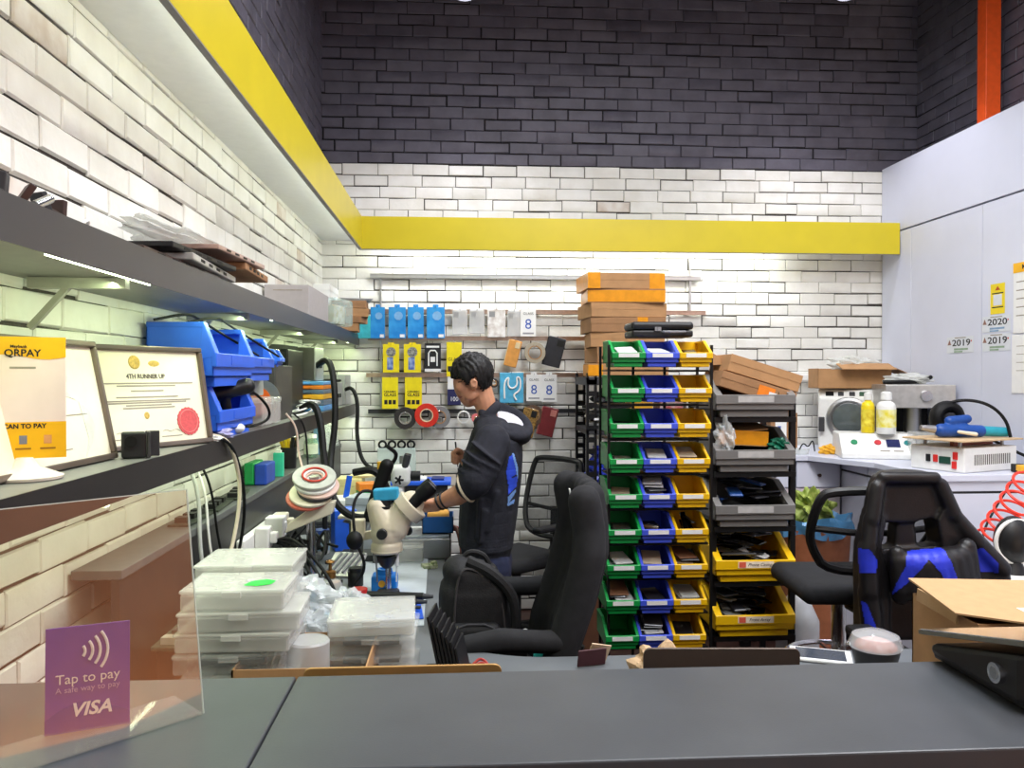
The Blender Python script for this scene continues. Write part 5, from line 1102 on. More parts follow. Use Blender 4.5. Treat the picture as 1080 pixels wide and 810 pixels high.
# wire spool on a stand
t = thing('wire_spool_stand', 'tilted stack of grey and white spools on a bright steel post', 'spool', (-.555, 3.05, TZ))
obj('base', MB().lathe([(0, 0), (.08, 0), (.08, .014), (.02, .022), (0, .022)]), DGREY, t, smooth=True); obj('post', MB().cyl((0, 0, .02), (0, 0, .30), .017), CHROME, t, smooth=True)
obj('bracket', MB().prism([(-.09, .235), (.08, .305), (.09, .35), (.03, .345), (-.08, .27)], -.03, .03, 'y'), IVORY, t, bevel=.004)
def tilt_ring(n_, z, ro, ri, h, m):
    q = obj(n_, MB().ring((0, 0, 0), ro, ri, -h / 2, h / 2, 40, 'z'), m, t, bevel=.003); q.location = (.012, 0, z); q.rotation_euler = (R(28), R(5), 0)
for z_, x_, ro, ri, h, m in ((.362, -.026, .078, .02, .010, pm('spool_red', (186, 92, 74), .4)), (.376, -.012, .080, .02, .012, IVORY), (.392, .010, .074, .02, .010, DGREY), (.404, .014, .078, .02, .010, pm('spool_pink', (206, 176, 164), .4)), (.420, .002, .076, .02, .012, WPLA), (.438, .0, .080, .046, .014, pm('spool_grey', (176, 178, 168), .5))):
    tilt_ring('spool_disc', z_, ro, ri, h, m); t.children[-1].location.x += x_
for k in range(3): q = obj('wire_coil', MB().torus((0, 0, 0), .043 - .006 * k, .004, 'z', 28, 8), (pm('coil_red', (190, 60, 44), .5), PAPER, pm('coil_pink', (214, 176, 160), .5))[k], t, smooth=True); q.location = (.012, 0, .449 - .006 * k); q.rotation_euler = (R(28), R(5), 0)
obj('inner_core', MB().cyl((.012, .0, .40), (.012, -.01, .445), .018, .018, 20), STEEL, t, smooth=True)
one('rod', 'black vertical rod standing just behind the wire spool', 'rod', MB().cyl((0, 0, 0), (0, 0, .44), .012), BLACK, (-.62, 3.75, TZ), smooth=True)
# handles of the hot air tools
t = thing('hot_air_handle', 'black hot-air handle hanging upright left of the blue microscope camera', 'handle', (-.36, 3.5, TZ + .19)); obj('grip', MB().cap((-.03, 0, .02), (.045, 0, .24), .026, .030), RUB, t, smooth=True); obj('nozzle', MB().cyl((-.05, 0, -.06), (-.033, 0, .0), .012, .016), STEEL, t, smooth=True); obj('hanger', MB().bb(-.02, .03, .03, .05, -.19, .10), DGREY, t)
t = thing('soldering_stand', 'grey soldering iron stand with a steel funnel left of the microscope', 'soldering stand', (-.46, 3.62, TZ)); obj('base', MB().bb(-.07, .08, -.06, .08, 0, .03), DGREY, t, bevel=.004); obj('funnel', MB().cyl((0, 0, .03), (0, 0, .17), .03, .034, 20).cyl((0, 0, .17), (.0, 0, .18), .06, .05, 20), STEEL, t, smooth=True); obj('shelf', MB().box(0, -.02, .20, .14, .12, .012), IVORY, t, bevel=.002)
t = thing('flux_syringe', 'yellow-topped syringe standing behind the blue camera', 'syringe', (-.375, 3.85, TZ + .21)); obj('barrel', MB().cyl((0, 0, 0), (0, 0, .16), .014), clear('syringe_clear', (230, 230, 200), .5, .1), t, smooth=True); obj('cap', MB().cyl((0, 0, .16), (0, 0, .20), .017), OYL, t, smooth=True); obj('holder', MB().bb(-.02, .02, -.02, .02, -.21, 0), DGREY, t)
# odds and ends behind the spool
for k, (x, y, z, w, d, h, m, rz, lab) in enumerate(((-.62, 4.4, .0, .16, .2, .16, WPLA, 10, 'white plastic box behind the wire spool'), (-.50, 4.2, .0, .13, .16, .20, pm('pale_grey_box', (176, 184, 190), .5), -12, 'pale grey box beside the soldering stand'), (-.63, 4.72, .0, .14, .15, .23, pm('cream_tub', (222, 212, 150), .5), 0, 'cream tub at the far end of the desk, under the hoses'),
        (-.52, 4.55, .0, .10, .1, .22, GREENP, 20, 'green and orange box at the far end of the desk'), (-.55, 3.85, .0, .10, .12, .19, BLUE, 18, 'upright blue box behind the soldering stand'), (-.44, 4.62, 0, .12, .12, .18, PAPER, -8, 'white carton behind the hot-air handle'), (-.66, 4.08, 0, .10, .12, .10, DGREY, 0, 'dark box low behind the wire spool'))):
    t = thing('supply_box', lab, 'box', (x, y, TZ), rz); obj('body', MB().bb(-w / 2, w / 2, -d / 2, d / 2, z, z + h * .8), m, t, bevel=.004); obj('lid', MB().bb(-w / 2 - .002, w / 2 + .002, -d / 2 - .002, d / 2 + .002, z + h * .8, z + h), (m, ORG)[k == 3], t, bevel=.004)
one('plastic_spatula', 'bright blue plastic blade leaning among the far boxes', 'spatula', MB().box(0, 0, .06, .03, .006, .12, ry=10), pm('bright_blue', (30, 90, 214), .4), (-.60, 4.36, TZ + .162), bevel=.002)
one('lid_disc', 'round cream lid leaning on the far tub', 'lid', MB().lathe([(0, 0), (.07, 0), (.075, .012), (0, .02)]), pm('cream_lid', (226, 214, 160), .5), (-.56, 4.72, TZ + .232), smooth=True)
# plugs and power strip on the back panel
t = thing('power_strip', 'white power strip fixed on the black back panel, with plugs in it', 'power strip', (-.778, 3.15, .965)); t.rotation_euler = (0, R(0), R(90))
obj('strip', MB().bb(-.30, .30, -.03, -.001, -.03, .03), WPLA, t, bevel=.006)
for k, (x, y) in enumerate(((-.13, 0), (.02, .012), (.16, 0))):
    o = one('plug_adapter', ('nearest white plug in the power strip', 'large white cube adapter in the middle of the power strip', 'farthest white plug in the power strip')[k], 'plug', MB().bb(0, .05 + .02 * (k == 1), -.035, .035, -.04, .04).bb(.05, .075, -.02, .02, -.02, .02), (WPLA, PAPER, IVORY)[k], (-.747, 3.15 + x, .973 + y), bevel=.006)
rngc = random.Random(11)
for k in range(16):
    y0 = 2.85 + rngc.uniform(0, .8); x0 = -.70 + rngc.uniform(-.06, .10); pts = []
    for j in range(7): pts.append((x0 + rngc.uniform(-.07, .10), y0 + rngc.uniform(-.18, .18), TZ + .01 + abs(math.sin(j * 1.3 + k)) * rngc.uniform(.04, .20)))
    cable('black cable in the tangle below the wall power strip', pts, .006, RUB, grp='tangled black cables')
for k in range(3): cable('black cable looping from the tangle toward the alcohol bottle', [(-.70, 3.05, TZ + .20), (-.60, 2.95, TZ + .20 + .02 * k), (-.50 + .03 * k, 2.80, TZ + .12), (-.44 + .03 * k, 2.66, TZ + .012), (-.42 + .02 * k, 2.50, TZ + .008)], .006, RUB, grp='cables by the alcohol bottle')
for k, (x, y, rz, lab) in enumerate(((-.73, 2.22, 84, 'green and grey circuit board left of the clear case stack'), (-.72, 2.40, 92, 'dark board with metal tabs behind the clear case stack'), (-.66, 2.52, 96, 'black power brick lying behind the clear cases'))):
    t = thing('circuit_board', lab, 'circuit board', (x, y, TZ + .12 * (k < 2)), rz)
    obj('board', MB().bb(-.14, .14, -.06, .06, 0, .012 + .03 * (k == 2)), (pm('board_olive', (84, 96, 78), .5, var=.2, scale=50), pm('board_grey', (96, 100, 96), .5), BLACK)[k], t, bevel=.003)
    if k < 2: obj('riser', MB().bb(-.10, .10, -.04, .04, -.12, 0), DGREY, t)
    for j in range(4): obj('component', MB().bb(-.12 + .06 * j, -.09 + .06 * j, -.03, .02, .012 + .03 * (k == 2), .03 + .03 * (k == 2)), (IVORY, STEEL, BLACK, GOLD)[j], t)
one('usb_adapter', 'small white adapter upright behind the top clear case', 'adapter', MB().bb(-.015, .015, -.012, .012, 0, .09).bb(-.01, .01, -.008, .008, .09, .11), WPLA, (-.64, 2.26, TZ + .135 - .12), bevel=.003)
# jars and bottles
bottle('flux_jar', 'white jar with a dark blue lid beside the spool post', (-.635, 3.75, TZ), .036, .115, WPLA, pm('navy_lid', (44, 66, 130), .4), pm('label_sky', (170, 196, 214), .6), 'jar', .85)
one('plastic_cup', 'clear plastic cup left of the blue-lidded jar', 'cup', MB().lathe([(0, 0), (.028, 0), (.036, .09), (.034, .09), (.026, .004), (0, .004)]), clear('cup_clear', (220, 226, 224), .4, .1), (-.70, 3.70, TZ), smooth=True)
t = bottle('solvent_bottle', 'clear pump bottle of solvent with a brass top, left of the black jar', (-.455, 2.86, TZ), .042, .135, clear('glass_clear', (222, 226, 216), .4, .05), pm('brass', (150, 110, 60), .35, .8), None)
obj('pump', MB().cyl((0, 0, .115), (0, 0, .165), .006).torus((0, 0, .165), .012, .004, 'z', 16, 6), pm('brass', (150, 110, 60), .35, .8), t, smooth=True); obj('dip_tube', MB().cyl((0, 0, .01), (0, 0, .10), .006), pm('dark_amber', (70, 40, 24), .4), t)
t = thing('caddy', 'pale blue open caddy with tubes behind the clear cases', 'caddy', (-.55, 2.86, TZ)); obj('tub', MB().bb(-.06, .06, -.06, .08, 0, .004).bb(-.06, -.055, -.06, .08, 0, .06).bb(.055, .06, -.06, .08, 0, .06).bb(-.06, .06, -.06, -.055, 0, .06).bb(-.06, .06, .075, .08, 0, .06), pm('caddy_blue', (110, 160, 216), .4), t)
one('glue_tube', 'white and lilac tube lying in the pale blue caddy', 'tube', MB().cap((-.03, .02, .05), (.035, -.03, .075), .022, .016), pm('tube_lilac', (206, 196, 216), .4), (-.55, 2.86, TZ + .01), smooth=True)
one('glue_tube', 'black and red tube standing at the left of the blue caddy', 'tube', MB().cyl((0, 0, 0), (-.02, .01, .10), .016, .012), pm('tube_red', (170, 50, 60), .4), (-.585, 2.87, TZ + .006), smooth=True)
bottle('flux_jar', 'small black jar between the solvent bottle and the blue block', (-.405, 3.16, TZ), .030, .075, BLACK, BLACK, None, 'jar', .8)
t = thing('solder_tin', 'low grey tin with a bright red lid, in front of the blue block', 'tin', (-.37, 2.98, TZ)); obj('body', MB().cyl((0, 0, 0), (0, 0, .02), .03, n=24), DGREY, t, smooth=True); obj('lid', MB().cyl((0, 0, .0205), (0, 0, .038), .031, n=24), RED, t, smooth=True, bevel=.002)
t = thing('solder_tin', 'low brown tin beside the red-lidded tin', 'tin', (-.435, 2.86, TZ)); obj('body', MB().cyl((0, 0, 0), (0, 0, .028), .028, n=24), pm('tin_brown', (92, 80, 72), .4), t, smooth=True); obj('lid', MB().cyl((0, 0, .0285), (0, 0, .036), .029, n=24), DGREY, t, smooth=True)
t = thing('phone_fixture', 'ribbed silver phone fixture tilted behind the solvent bottle', 'fixture', (-.47, 3.38, TZ), -14); t.rotation_euler = (R(24), 0, R(-12)); obj('plate', MB().bb(-.07, .07, -.08, .08, .03, .045), SILV, t, bevel=.003); obj('foot', MB().bb(-.05, .05, .03, .07, -.03, .03), DGREY, t)
for k in range(5): obj('rib', MB().box(-.048 + .024 * k, 0, .05, .008, .13, .008, rz=-12), pm('rib_dark', (110, 112, 116), .4, .5), t)
for k in range(3): one('phone_clamp', ('teal phone clamp next to the brown tin', 'small white and teal clamp beside the black handles', 'blue clip lying left of the brown tin')[k], 'clamp', MB().box(0, 0, .015, .045, .05, .03).box(.01, 0, .036, .02, .04, .014), (pm('clamp_teal', (70, 160, 190), .4), pm('clamp_pale', (196, 206, 200), .4), pm('clamp_blue', (52, 120, 190), .4))[k], (-.425 + .05 * k - (.09 if k == 2 else 0), 2.70 + .03 * k, TZ + .004), rz=15 * k, bevel=.004)
for k in range(4):
    t = thing('tweezers_case', ('thick black tool tube on top of the blue mat', 'second black tool tube, in front of the thick one', 'slim black tool beneath the black tubes', 'thin black pen at the front of the blue mat')[k], 'tool', (-.33 + .01 * k, 2.90 - .045 * k, TZ + .034 - .006 * k)); obj('barrel', MB().cyl((0, 0, 0), (.20 - .03 * k, -.03, .0), .015 - .002 * k, .013 - .002 * k, 14), BLACK, t, smooth=True); obj('tip', MB().cyl((.20 - .03 * k, -.03, .0), (.235 - .03 * k, -.035, .0), .011 - .002 * k, .006, 12), DGREY, t, smooth=True)
rngl = random.Random(21)
for k in range(14):
    o = one('small_part', 'tiny loose repair part scattered on the desk by the spool post', 'part', MB().box(0, 0, .008, rngl.uniform(.02, .06), rngl.uniform(.015, .04), .015), (IVORY, BLACK, STEEL, pm('part_copper', (170, 96, 60), .4), PAPER, DGREY)[k % 6], (-.66 + rngl.uniform(0, .24), 3.0 + rngl.uniform(.12, .55), TZ), rz=rngl.uniform(0, 180), group='loose parts on the desk', bevel=.002)
# plastic bags in the cardboard tray
for k, (x, y, r, lab) in enumerate(((-.455, 2.36, .075, 'crumpled clear plastic bag between the two stacks of clear cases'), (-.40, 2.20, .06, 'clear plastic bag in front, sagging into the cardboard tray'), (-.345, 2.48, .05, 'small crumpled bag behind the right stack of clear cases'))):
    crumple('plastic_bag', lab, 'plastic bag', (x, y, TZ + (.13 if k == 0 else .1)), r, BAGC, 30 + k, (1.1, 1, .7), .3)
t = thing('cardboard_tray', 'open brown cardboard tray in front, between the clear case stacks', 'tray', (-.36, 1.96, TZ + .06)); w, d, h = .30, .26, .10
for n_, a in (('side', (-w / 2, -w / 2 + .004, -d / 2, d / 2, 0, h)), ('side', (w / 2 - .004, w / 2, -d / 2, d / 2, 0, h)), ('front', (-w / 2, w / 2, -d / 2, -d / 2 + .004, 0, h)), ('back', (-w / 2, w / 2, d / 2 - .004, d / 2, 0, h)), ('floor', (-w / 2, w / 2, -d / 2, d / 2, -.06, .004))): obj(n_, MB().bb(*a), CARD, t)
one('clear_cup', 'round clear plastic box standing in the cardboard tray', 'box', MB().lathe([(0, 0), (.045, 0), (.05, .01), (.05, .12), (.046, .125), (0, .125)]), clear('milky_plastic_50', (226, 230, 230), .5, .2), (-.36, 1.94, TZ + .066), smooth=True)
for k in range(4): one('clear_sleeve', 'clear plastic sleeve standing on edge in the cardboard tray', 'sleeve', MB().box(0, 0, .07, .006, .14, .13, ry=14), clear('milky_plastic_50', (226, 230, 230), .5, .2), (-.46 + .016 * k, 1.98, TZ + .066), rz=-10, group='sleeves in the cardboard tray', bevel=.002)
# stacks of clear cases
zz = TZ
names = ['lowest', 'second lowest', 'third', 'fourth', 'fifth', 'sixth', 'seventh', 'topmost']
for k in range(8):
    back = k == 7
    x, y, w, d = (-.495, 2.13, .235, .20) if back else (-.525 + (.012 * (k % 3) if k < 6 else .012), 1.93, (.25, .25, .255, .25, .262, .275, .235)[k], .17)
    h = (.046, .048, .046, .047, .046, .047, .050, .42)[k]
    if back: break
    hgt = clear_box('plastic_case', f'{names[k]} clear flat case in the left stack at the near end of the desk' if k < 6 else 'topmost clear case of the front left stack, with a green sticker', 'box', (x, y, zz + .001), w, d, h, rz=(2, -2, 1, 3, -1, 2, 0)[k], grp='left stack of clear cases', mix=.42 if k > 3 else .18); zz += h + .001
    if k < 5: one('spare_part', 'dark strip lying inside one of the lower clear cases', 'part', MB().box(0, 0, .008, w * .6, d * .5, .014), DGREY, (x, y, zz - h + .006), group='parts inside the left clear cases')
one('sticker', 'bright green sticker on the topmost front clear case', 'sticker', MB().prism([(-.03, -.02), (.0, -.028), (.03, -.012), (.034, .016), (.01, .03), (-.02, .014)], 0, .0012, 'z'), pm('neon_green', (30, 226, 70), .5), (-.465, 1.90, zz + .0005))
zz = TZ
for k in range(8):
    h = .0425; clear_box('plastic_case', f'{names[k]} clear flat case in the rear left stack', 'box', (-.545 + .006 * (k % 3), 2.14, zz + .001), .245, .20, h, rz=(1, -2, 2, 0, 1, -1, 2, 0)[k], grp='rear left stack of clear cases', mix=.45 if k > 5 else .2); zz += h + .001
zz = TZ
for k in range(5):
    h = .044; clear_box('plastic_case', f'{names[k]} clear case in the right stack beside the black cards' if k < 4 else 'topmost clear case of the right stack, beside the black cards', 'box', (-.222 + .006 * (k % 2), 2.08, zz + .001), .215, .21, h, rz=(1, -2, 2, -1, 3)[k], grp='right stack of clear cases', mix=.38 if k == 4 else .18); zz += h + .001
    if k in (2, 3): one('spare_part', 'dark part lying inside one of the right clear cases', 'part', MB().box(0, 0, .008, .14, .10, .012), DGREY, (-.222, 2.08, zz - h + .006), group='parts inside the right clear cases')
for k in range(7): one('black_card', 'thin black card leaning in the row right of the clear cases', 'card', MB().box(0, 0, .065 - .003 * k, .006, .13, .13 - .006 * k, ry=-12), BLACK, (-.060 + .011 * k, 2.10, TZ + .035 + (.045 - .007 * k if k < 6 else 0)), rz=-8, group='black cards on edge', bevel=.001)
one('card_holder', 'low black holder under the row of black cards', 'holder', MB().bb(-.06, .06, -.07, .07, 0, .045), BLACK, (-.03, 2.10, TZ), bevel=.003)
for k in range(4): cable('red wire lying on the desk beside the black cards', [(.03, 2.16 + .012 * k, TZ + .006 + .006 * k), (.06, 2.19 + .01 * k, TZ + .02 + .008 * k), (.09, 2.18, TZ + .012), (.12 + .006 * k, 2.13, TZ + .004)], .004, pm('wire_red', (170, 50, 44), .5), 'wire', grp='red wires on the desk')
one('cotton_swab', 'white cotton swab lying on the dark desk right of the side-on chair', 'cotton swab', MB().cyl((0, 0, 0), (.05, -.03, .0), .002).ell((0, 0, 0), (.010, .006, .005)).ell((.05, -.03, 0), (.010, .006, .005)), PAPER, (.46, 2.18, TZ + .005))
one('plastic_bag', 'teal green plastic bag on the chair seat beside the backpack', 'plastic bag', MB().box(0, 0, .04, .09, .02, .07, ry=25).box(.05, 0, .03, .08, .02, .05, ry=-35), pm('teal_bag', (52, 176, 164), .35, bump=.5, bscale=60), (.285, 2.55, .645), voxel=.005, sm=2)
crumple('plastic_bag', 'crumpled white plastic bag on the floor behind the side-on chair', 'plastic bag', (.50, 4.3, 0), .14, pm('bag_white', (214, 214, 214), .4), 41, (1.3, .8, .8), .3)

for k in range(3): cable(('pale grey cable hanging at the near end of the black back panel', 'white cable hanging beside the pale grey cable under the shelf', 'thin black cable curving under the shelf at the near end of the ledge')[k], [(-.80, 2.42 + .05 * k, 1.318), (-.77, 2.44 + .06 * k, 1.22), (-.765, 2.42 + .09 * k, 1.05), (-.74, 2.44 + .1 * k, .9), (-.72, 2.5 + .05 * k, .79)], (.006, .004, .004)[k], (pm('cable_grey', (176, 178, 176), .5), PAPER, RUB)[k])
# ------------------------------------------------------------------ right side: base cabinets and machines
KZ = 1.10
t = thing('base_cabinet', 'white base cabinet with a drawer along the back wall, right of the grey bins', 'cabinet', (1.70, 4.60, 0))
obj('body', MB().bb(0, .535, .02, .72, .06, KZ - .03), WHITE, t); obj('plinth', MB().bb(.02, .52, .06, .7, 0, .06), SEAM, t)
for k in range(2):
    q = obj('drawer', MB().bb(.002 + .268 * k, .264 + .268 * k, 0, .018, .915, KZ - .038), WHITE, t, bevel=.002); obj('knob', MB().cyl((.133 + .268 * k, -.02, .985), (.133 + .268 * k, 0, .985), .011, .008), pm('bronze_knob', (60, 40, 34), .4, .5), q, smooth=True)
    obj('door', MB().bb(.002 + .268 * k, .264 + .268 * k, 0, .018, .07, .905), pm('pinkish_laminate', (206, 196, 200), .4, var=.02), t, bevel=.002)
t = thing('base_cabinet', 'white base cabinet run along the right wall under the machines', 'cabinet', (2.24, 3.66, 0))
CW = 2.876 - 2.24
obj('body', MB().bb(.018, CW, .012, 1.66, .06, KZ - .03), WHITE, t); obj('plinth', MB().bb(.05, CW, .03, 1.64, 0, .06), SEAM, t)
obj('end_panel', MB().bb(0, CW, 0, .012, .0, 1.01), WHITE, t, bevel=.001); obj('end_panel', MB().bb(0, CW, 0, .012, 1.022, KZ - .03), WHITE, t, bevel=.001); obj('gap_strip', MB().bb(.004, CW, .004, .02, 1.01, 1.022), BLACK, t)
for k in range(3):
    obj('door', MB().bb(0, .018, .016 + .31 * k, .318 + .31 * k, .07, 1.01), WHITE, t, bevel=.002); obj('drawer', MB().bb(0, .018, .016 + .31 * k, .318 + .31 * k, 1.022, KZ - .032), WHITE, t, bevel=.002)
obj('gap_strip', MB().bb(.004, .018, .012, .95, 1.01, 1.022), BLACK, t)
t = thing('cabinet_worktop', 'white worktop over the base cabinets in the back right corner', 'worktop', (0, 0, KZ - .03))
obj('slab', MB().prism([(1.69, 4.585), (2.03, 4.585), (2.225, 4.20), (2.225, 3.645), (2.874, 3.645), (2.874, 5.325), (1.69, 5.325)], 0.001, .03, 'z'), WHITE, t, bevel=.002)
SZ = KZ + .001
# autoclave with a round door
t = thing('autoclave', 'white steriliser with a round grey glass door, on the corner worktop', 'steriliser', (2.40, 4.86, SZ), -24)
obj('body', MB().prism([(0, .012), (.0, .33), (.05, .385), (.40, .385), (.40, .012)], -.165, .165, 'x'), WPLA, t, bevel=.012, seg=3)
dr = obj('door', MB().lathe([(0, -.02), (.085, -.018), (.095, -.012), (.112, -.022), (.128, -.018), (.132, .0), (0, 0)], (.01, 0, .165), 40, 'y'), STEEL, t, smooth=True); dr.location = (0, 0, .038)
obj('glass', MB().lathe([(0, -.028), (.06, -.026), (.094, -.018), (.0, -.016)], (.01, 0, .165), 40, 'y'), pm('smoked_glass', (84, 92, 92), .12, coat=.3), dr, smooth=True)
obj('hinge', MB().bb(-.165, -.13, -.035, .0, .12, .21), DGREY, t, bevel=.004)
for k in range(4): obj('display' if k == 0 else ('knob' if k < 3 else 'switch'), MB().box(-.10 + .065 * k, .022, .352, .048 if k in (0, 3) else .034, .012, .034, rx=-42), (RUB, DGREY, DGREY, pm('switch_green', (60, 90, 70), .4))[k], t, bevel=.004)
for x in (-.12, .12): obj('foot', MB().cyl((x, .06, 0), (x, .06, .013), .016), RUB, t)
p = PY(925, 407, 5.0)
t = thing('open_carton', 'open brown carton lying on top of the white steriliser', 'carton', (2.47, 4.98, SZ + .388), -10); w, d, h = .44, .24, .125
for a in ((-w / 2, w / 2, -d / 2, d / 2, 0, .004), (-w / 2, -w / 2 + .004, -d / 2, d / 2, 0, h), (w / 2 - .004, w / 2, -d / 2, d / 2, 0, h), (-w / 2, w / 2, d / 2 - .004, d / 2, 0, h), (-w / 2, w / 2, -d / 2, -d / 2 + .004, 0, h * .95)): obj('side', MB().bb(*a), CARD, t)
obj('flap', MB().box(.06, -d / 2 - .02, h + .012, w * .72, .15, .004, rx=14), CARD, t); obj('flap', MB().box(w / 2 + .05, 0, h - .01, .12, d, .004, ry=24), CARD2, t)
crumple('bubble_wrap', 'crumpled clear film spilling from the carton on the steriliser', 'film', (2.50, 4.98, SZ + .388 + .10), .075, FOAM, 51, (2.0, 1.2, .7), .3)
# slanted control box with bottles on it
t = thing('control_unit', 'white control unit with a slanted panel, green and red buttons and a small screen', 'control unit', (2.345, 4.36, SZ), -17)
obj('body', MB().prism([(0, 0), (0, .03), (.12, .135), (.34, .135), (.34, 0)], -.20, .20, 'x'), WPLA, t, bevel=.006)
sl = math.degrees(math.atan2(.105, .12))
def on_slope(f, off=.0): return (.0 + .12 * f) - off * math.sin(R(sl)), .03 + .105 * f + off * math.cos(R(sl))
for x, m, n_ in ((-.125, pm('button_green', (24, 130, 84), .4), 'green_button'), (.0, pm('button_red', (190, 40, 50), .4), 'red_button'), (.155, pm('button_teal', (30, 130, 130), .4), 'green_button')):
    y, z = on_slope(.55, .006); y0, z0 = on_slope(.55, -.001); obj(n_, MB().cyl((x, y0, z0), (x, y, z), .019, .017, 20), m, t, smooth=True)
y, z = on_slope(.52, .001); obj('screen', MB().box(.08, y, z, .07, .06, .004, rx=sl), pm('lcd_blue', (40, 46, 92), .2), t)
for x in (.03, .10): y, z = on_slope(.15, .0008); obj('caption', MB().box(x, y, z, .05, .008, .001, rx=sl), FNT, t)
BYL = pm('bottle_yellow', (232, 206, 26), .35); 
a, b_ = PY(918.5, 455, 4.50), PY(936.5, 459, 4.42)
bottle('cleaner_bottle', 'yellow cleaner bottle with a clear cap on the control unit', (a.x, 4.535, SZ + .137), .037, .235, BYL, WPLA, pm('label_yellow', (206, 172, 20), .5, scale=30, rgb2=(240, 226, 80)), neck=.5)
bottle('cleaner_bottle', 'white cleaner bottle with a yellow label on the control unit', (b_.x, 4.44, SZ + .137), .052, .24, WPLA, PAPER, pm('label_lemon', (226, 210, 40), .5, scale=26, rgb2=(240, 236, 180)), neck=.5)
clear_box('plastic_case', 'clear plastic box on the worktop right of the control unit', 'box', (2.57, 4.28, SZ), .16, .16, .16, -12, None, .35)
# metal oven behind
t = thing('laminating_machine', 'open-fronted steel machine with a round dial, behind the bottles', 'machine', (2.66, 4.50, SZ), -14)
obj('housing', MB().bb(-.19, .19, 0, .36, .28, .415), SILV, t, bevel=.004); obj('side_plate', MB().bb(.175, .19, 0, .36, 0, .28), SILV, t); obj('side_plate', MB().bb(-.19, -.178, .06, .36, 0, .28), DGREY, t); obj('back_plate', MB().bb(-.178, .175, .34, .36, 0, .28), DGREY, t); obj('base', MB().bb(-.19, .19, 0, .36, 0, .05), BLACK, t)
obj('dial', MB().cyl((.03, -.02, .35), (.03, 0, .35), .03, .034, 24), CHROME, t, smooth=True); obj('press_head', MB().cyl((.0, .15, .05), (0, .15, .28), .05), STEEL, t, smooth=True)
for x in (-.13, .13): obj('guide_rod', MB().cyl((x, .04, .05), (x, .04, .28), .010), CHROME, t, smooth=True)
cable('thick black cable lying across the top of the steel machine', [(2.50, 4.62, SZ + .430), (2.56, 4.6, SZ + .430), (2.62, 4.62, SZ + .430), (2.74, 4.64, SZ + .430), (2.82, 4.66, SZ + .46)], .012, RUB)
crumple('bubble_wrap', 'thin clear film draped over the steel machine', 'film', (2.70, 4.70, SZ + .417), .07, FOAM, 52, (1.8, 1.2, .5), .2)
# preheater with the board on top
t = thing('preheater', 'white preheater box with vent slots and buttons on the near cabinet', 'preheater', (2.405, 3.70, SZ), 22); w, d, h = .40, .29, .12
obj('body', MB().bb(0, w, 0, d, .0, h), WPLA, t, bevel=.006)
for k in range(18): obj('vent_slot', MB().bb(.075 + .0155 * k, .083 + .0155 * k, -.0006, .002, .035, .085), pm('slot_dark', (96, 92, 84), .7), t)
for y, z, m, n_ in ((.05, .035, RED, 'switch'), (.10, .055, pm('meter_green', (30, 66, 54), .3), 'meter'), (.15, .06, RED, 'switch'), (.19, .06, BLACK, 'switch'), (.045, .08, RED, 'button')): obj(n_, MB().bb(-.006, .002, y - (.03 if n_ == 'meter' else .012), y + (.03 if n_ == 'meter' else .012), z - .018, z + .018), m, t, bevel=.002)
for x, y in ((.04, .05), (.36, .05), (.04, .24), (.36, .24)): obj('standoff', MB().cyl((x, y, h), (x, y, h + .03), .008), STEEL, t)
obj('heating_plate', MB().bb(-.04, .42, -.02, .31, h + .03, h + .038), pm('tan_board', (206, 176, 136), .5, var=.1), t, bevel=.002); obj('clamp_bar', MB().bb(.05, .35, .09, .11, h + .002, h + .028), pm('copper_bar', (150, 84, 64), .4, .5), t)
tz = SZ + h + .04
GUN = pm('tool_blue', (24, 72, 150), .4)
t = thing('rotary_tool', 'blue hand tool with a turquoise handle lying on the preheater board', 'tool', (2.56, 3.88, tz + .03), 8)
obj('motor_body', MB().cap((-.16, .02, .005), (.05, .0, .0), .034, .030).cap((-.11, .02, .05), (.0, .03, .06), .026, .022), GUN, t, voxel=.005, sm=2); obj('handle', MB().cap((.055, 0, 0), (.19, -.01, -.006), .026, .024), pm('tool_turquoise', (40, 150, 170), .4), t, smooth=True); obj('chuck', MB().cyl((-.19, .03, .01), (-.26, .04, .02), .020, .012), STEEL, t, smooth=True); obj('lever', MB().cap((-.10, -.03, .0), (-.02, -.05, -.012), .008, .010), IVORY, t, smooth=True)
t = thing('cable_reel', 'black rubber roll standing on the preheater behind the blue tool', 'reel', (2.50, 3.99, tz)); obj('roll', MB().torus((0, 0, .09), .06, .03, 'y', 28, 12, .04), RUB, t, smooth=True); obj('hub', MB().cyl((0, -.035, .09), (0, .035, .09), .03), DGREY, t, smooth=True)
cable('black cable arching over the blue tool to the wall', [(2.46, 4.0, tz + .14), (2.54, 3.95, tz + .19), (2.66, 3.9, tz + .17), (2.74, 3.88, tz + .09), (2.75, 3.86, tz + .0)], .008, RUB)
cable('black cable running along the worktop to the right edge', [(2.70, 4.0, SZ + .16), (2.78, 3.92, SZ + .10), (2.84, 3.86, SZ + .06), (2.86, 3.70, SZ + .02)], .008, RUB)
for k, (px, py) in enumerate(((1078, 481), (1080, 471))): p = PY(px, py, 3.7); one('tape_measure', ('small yellow clip at the right end of the worktop', 'black clip above the yellow clip at the right end of the worktop')[k], 'clip', MB().box(0, 0, .02, .05, .04, .04), (OYL, BLACK)[k], (p.x, 3.69 + .05 * k, SZ), bevel=.004)
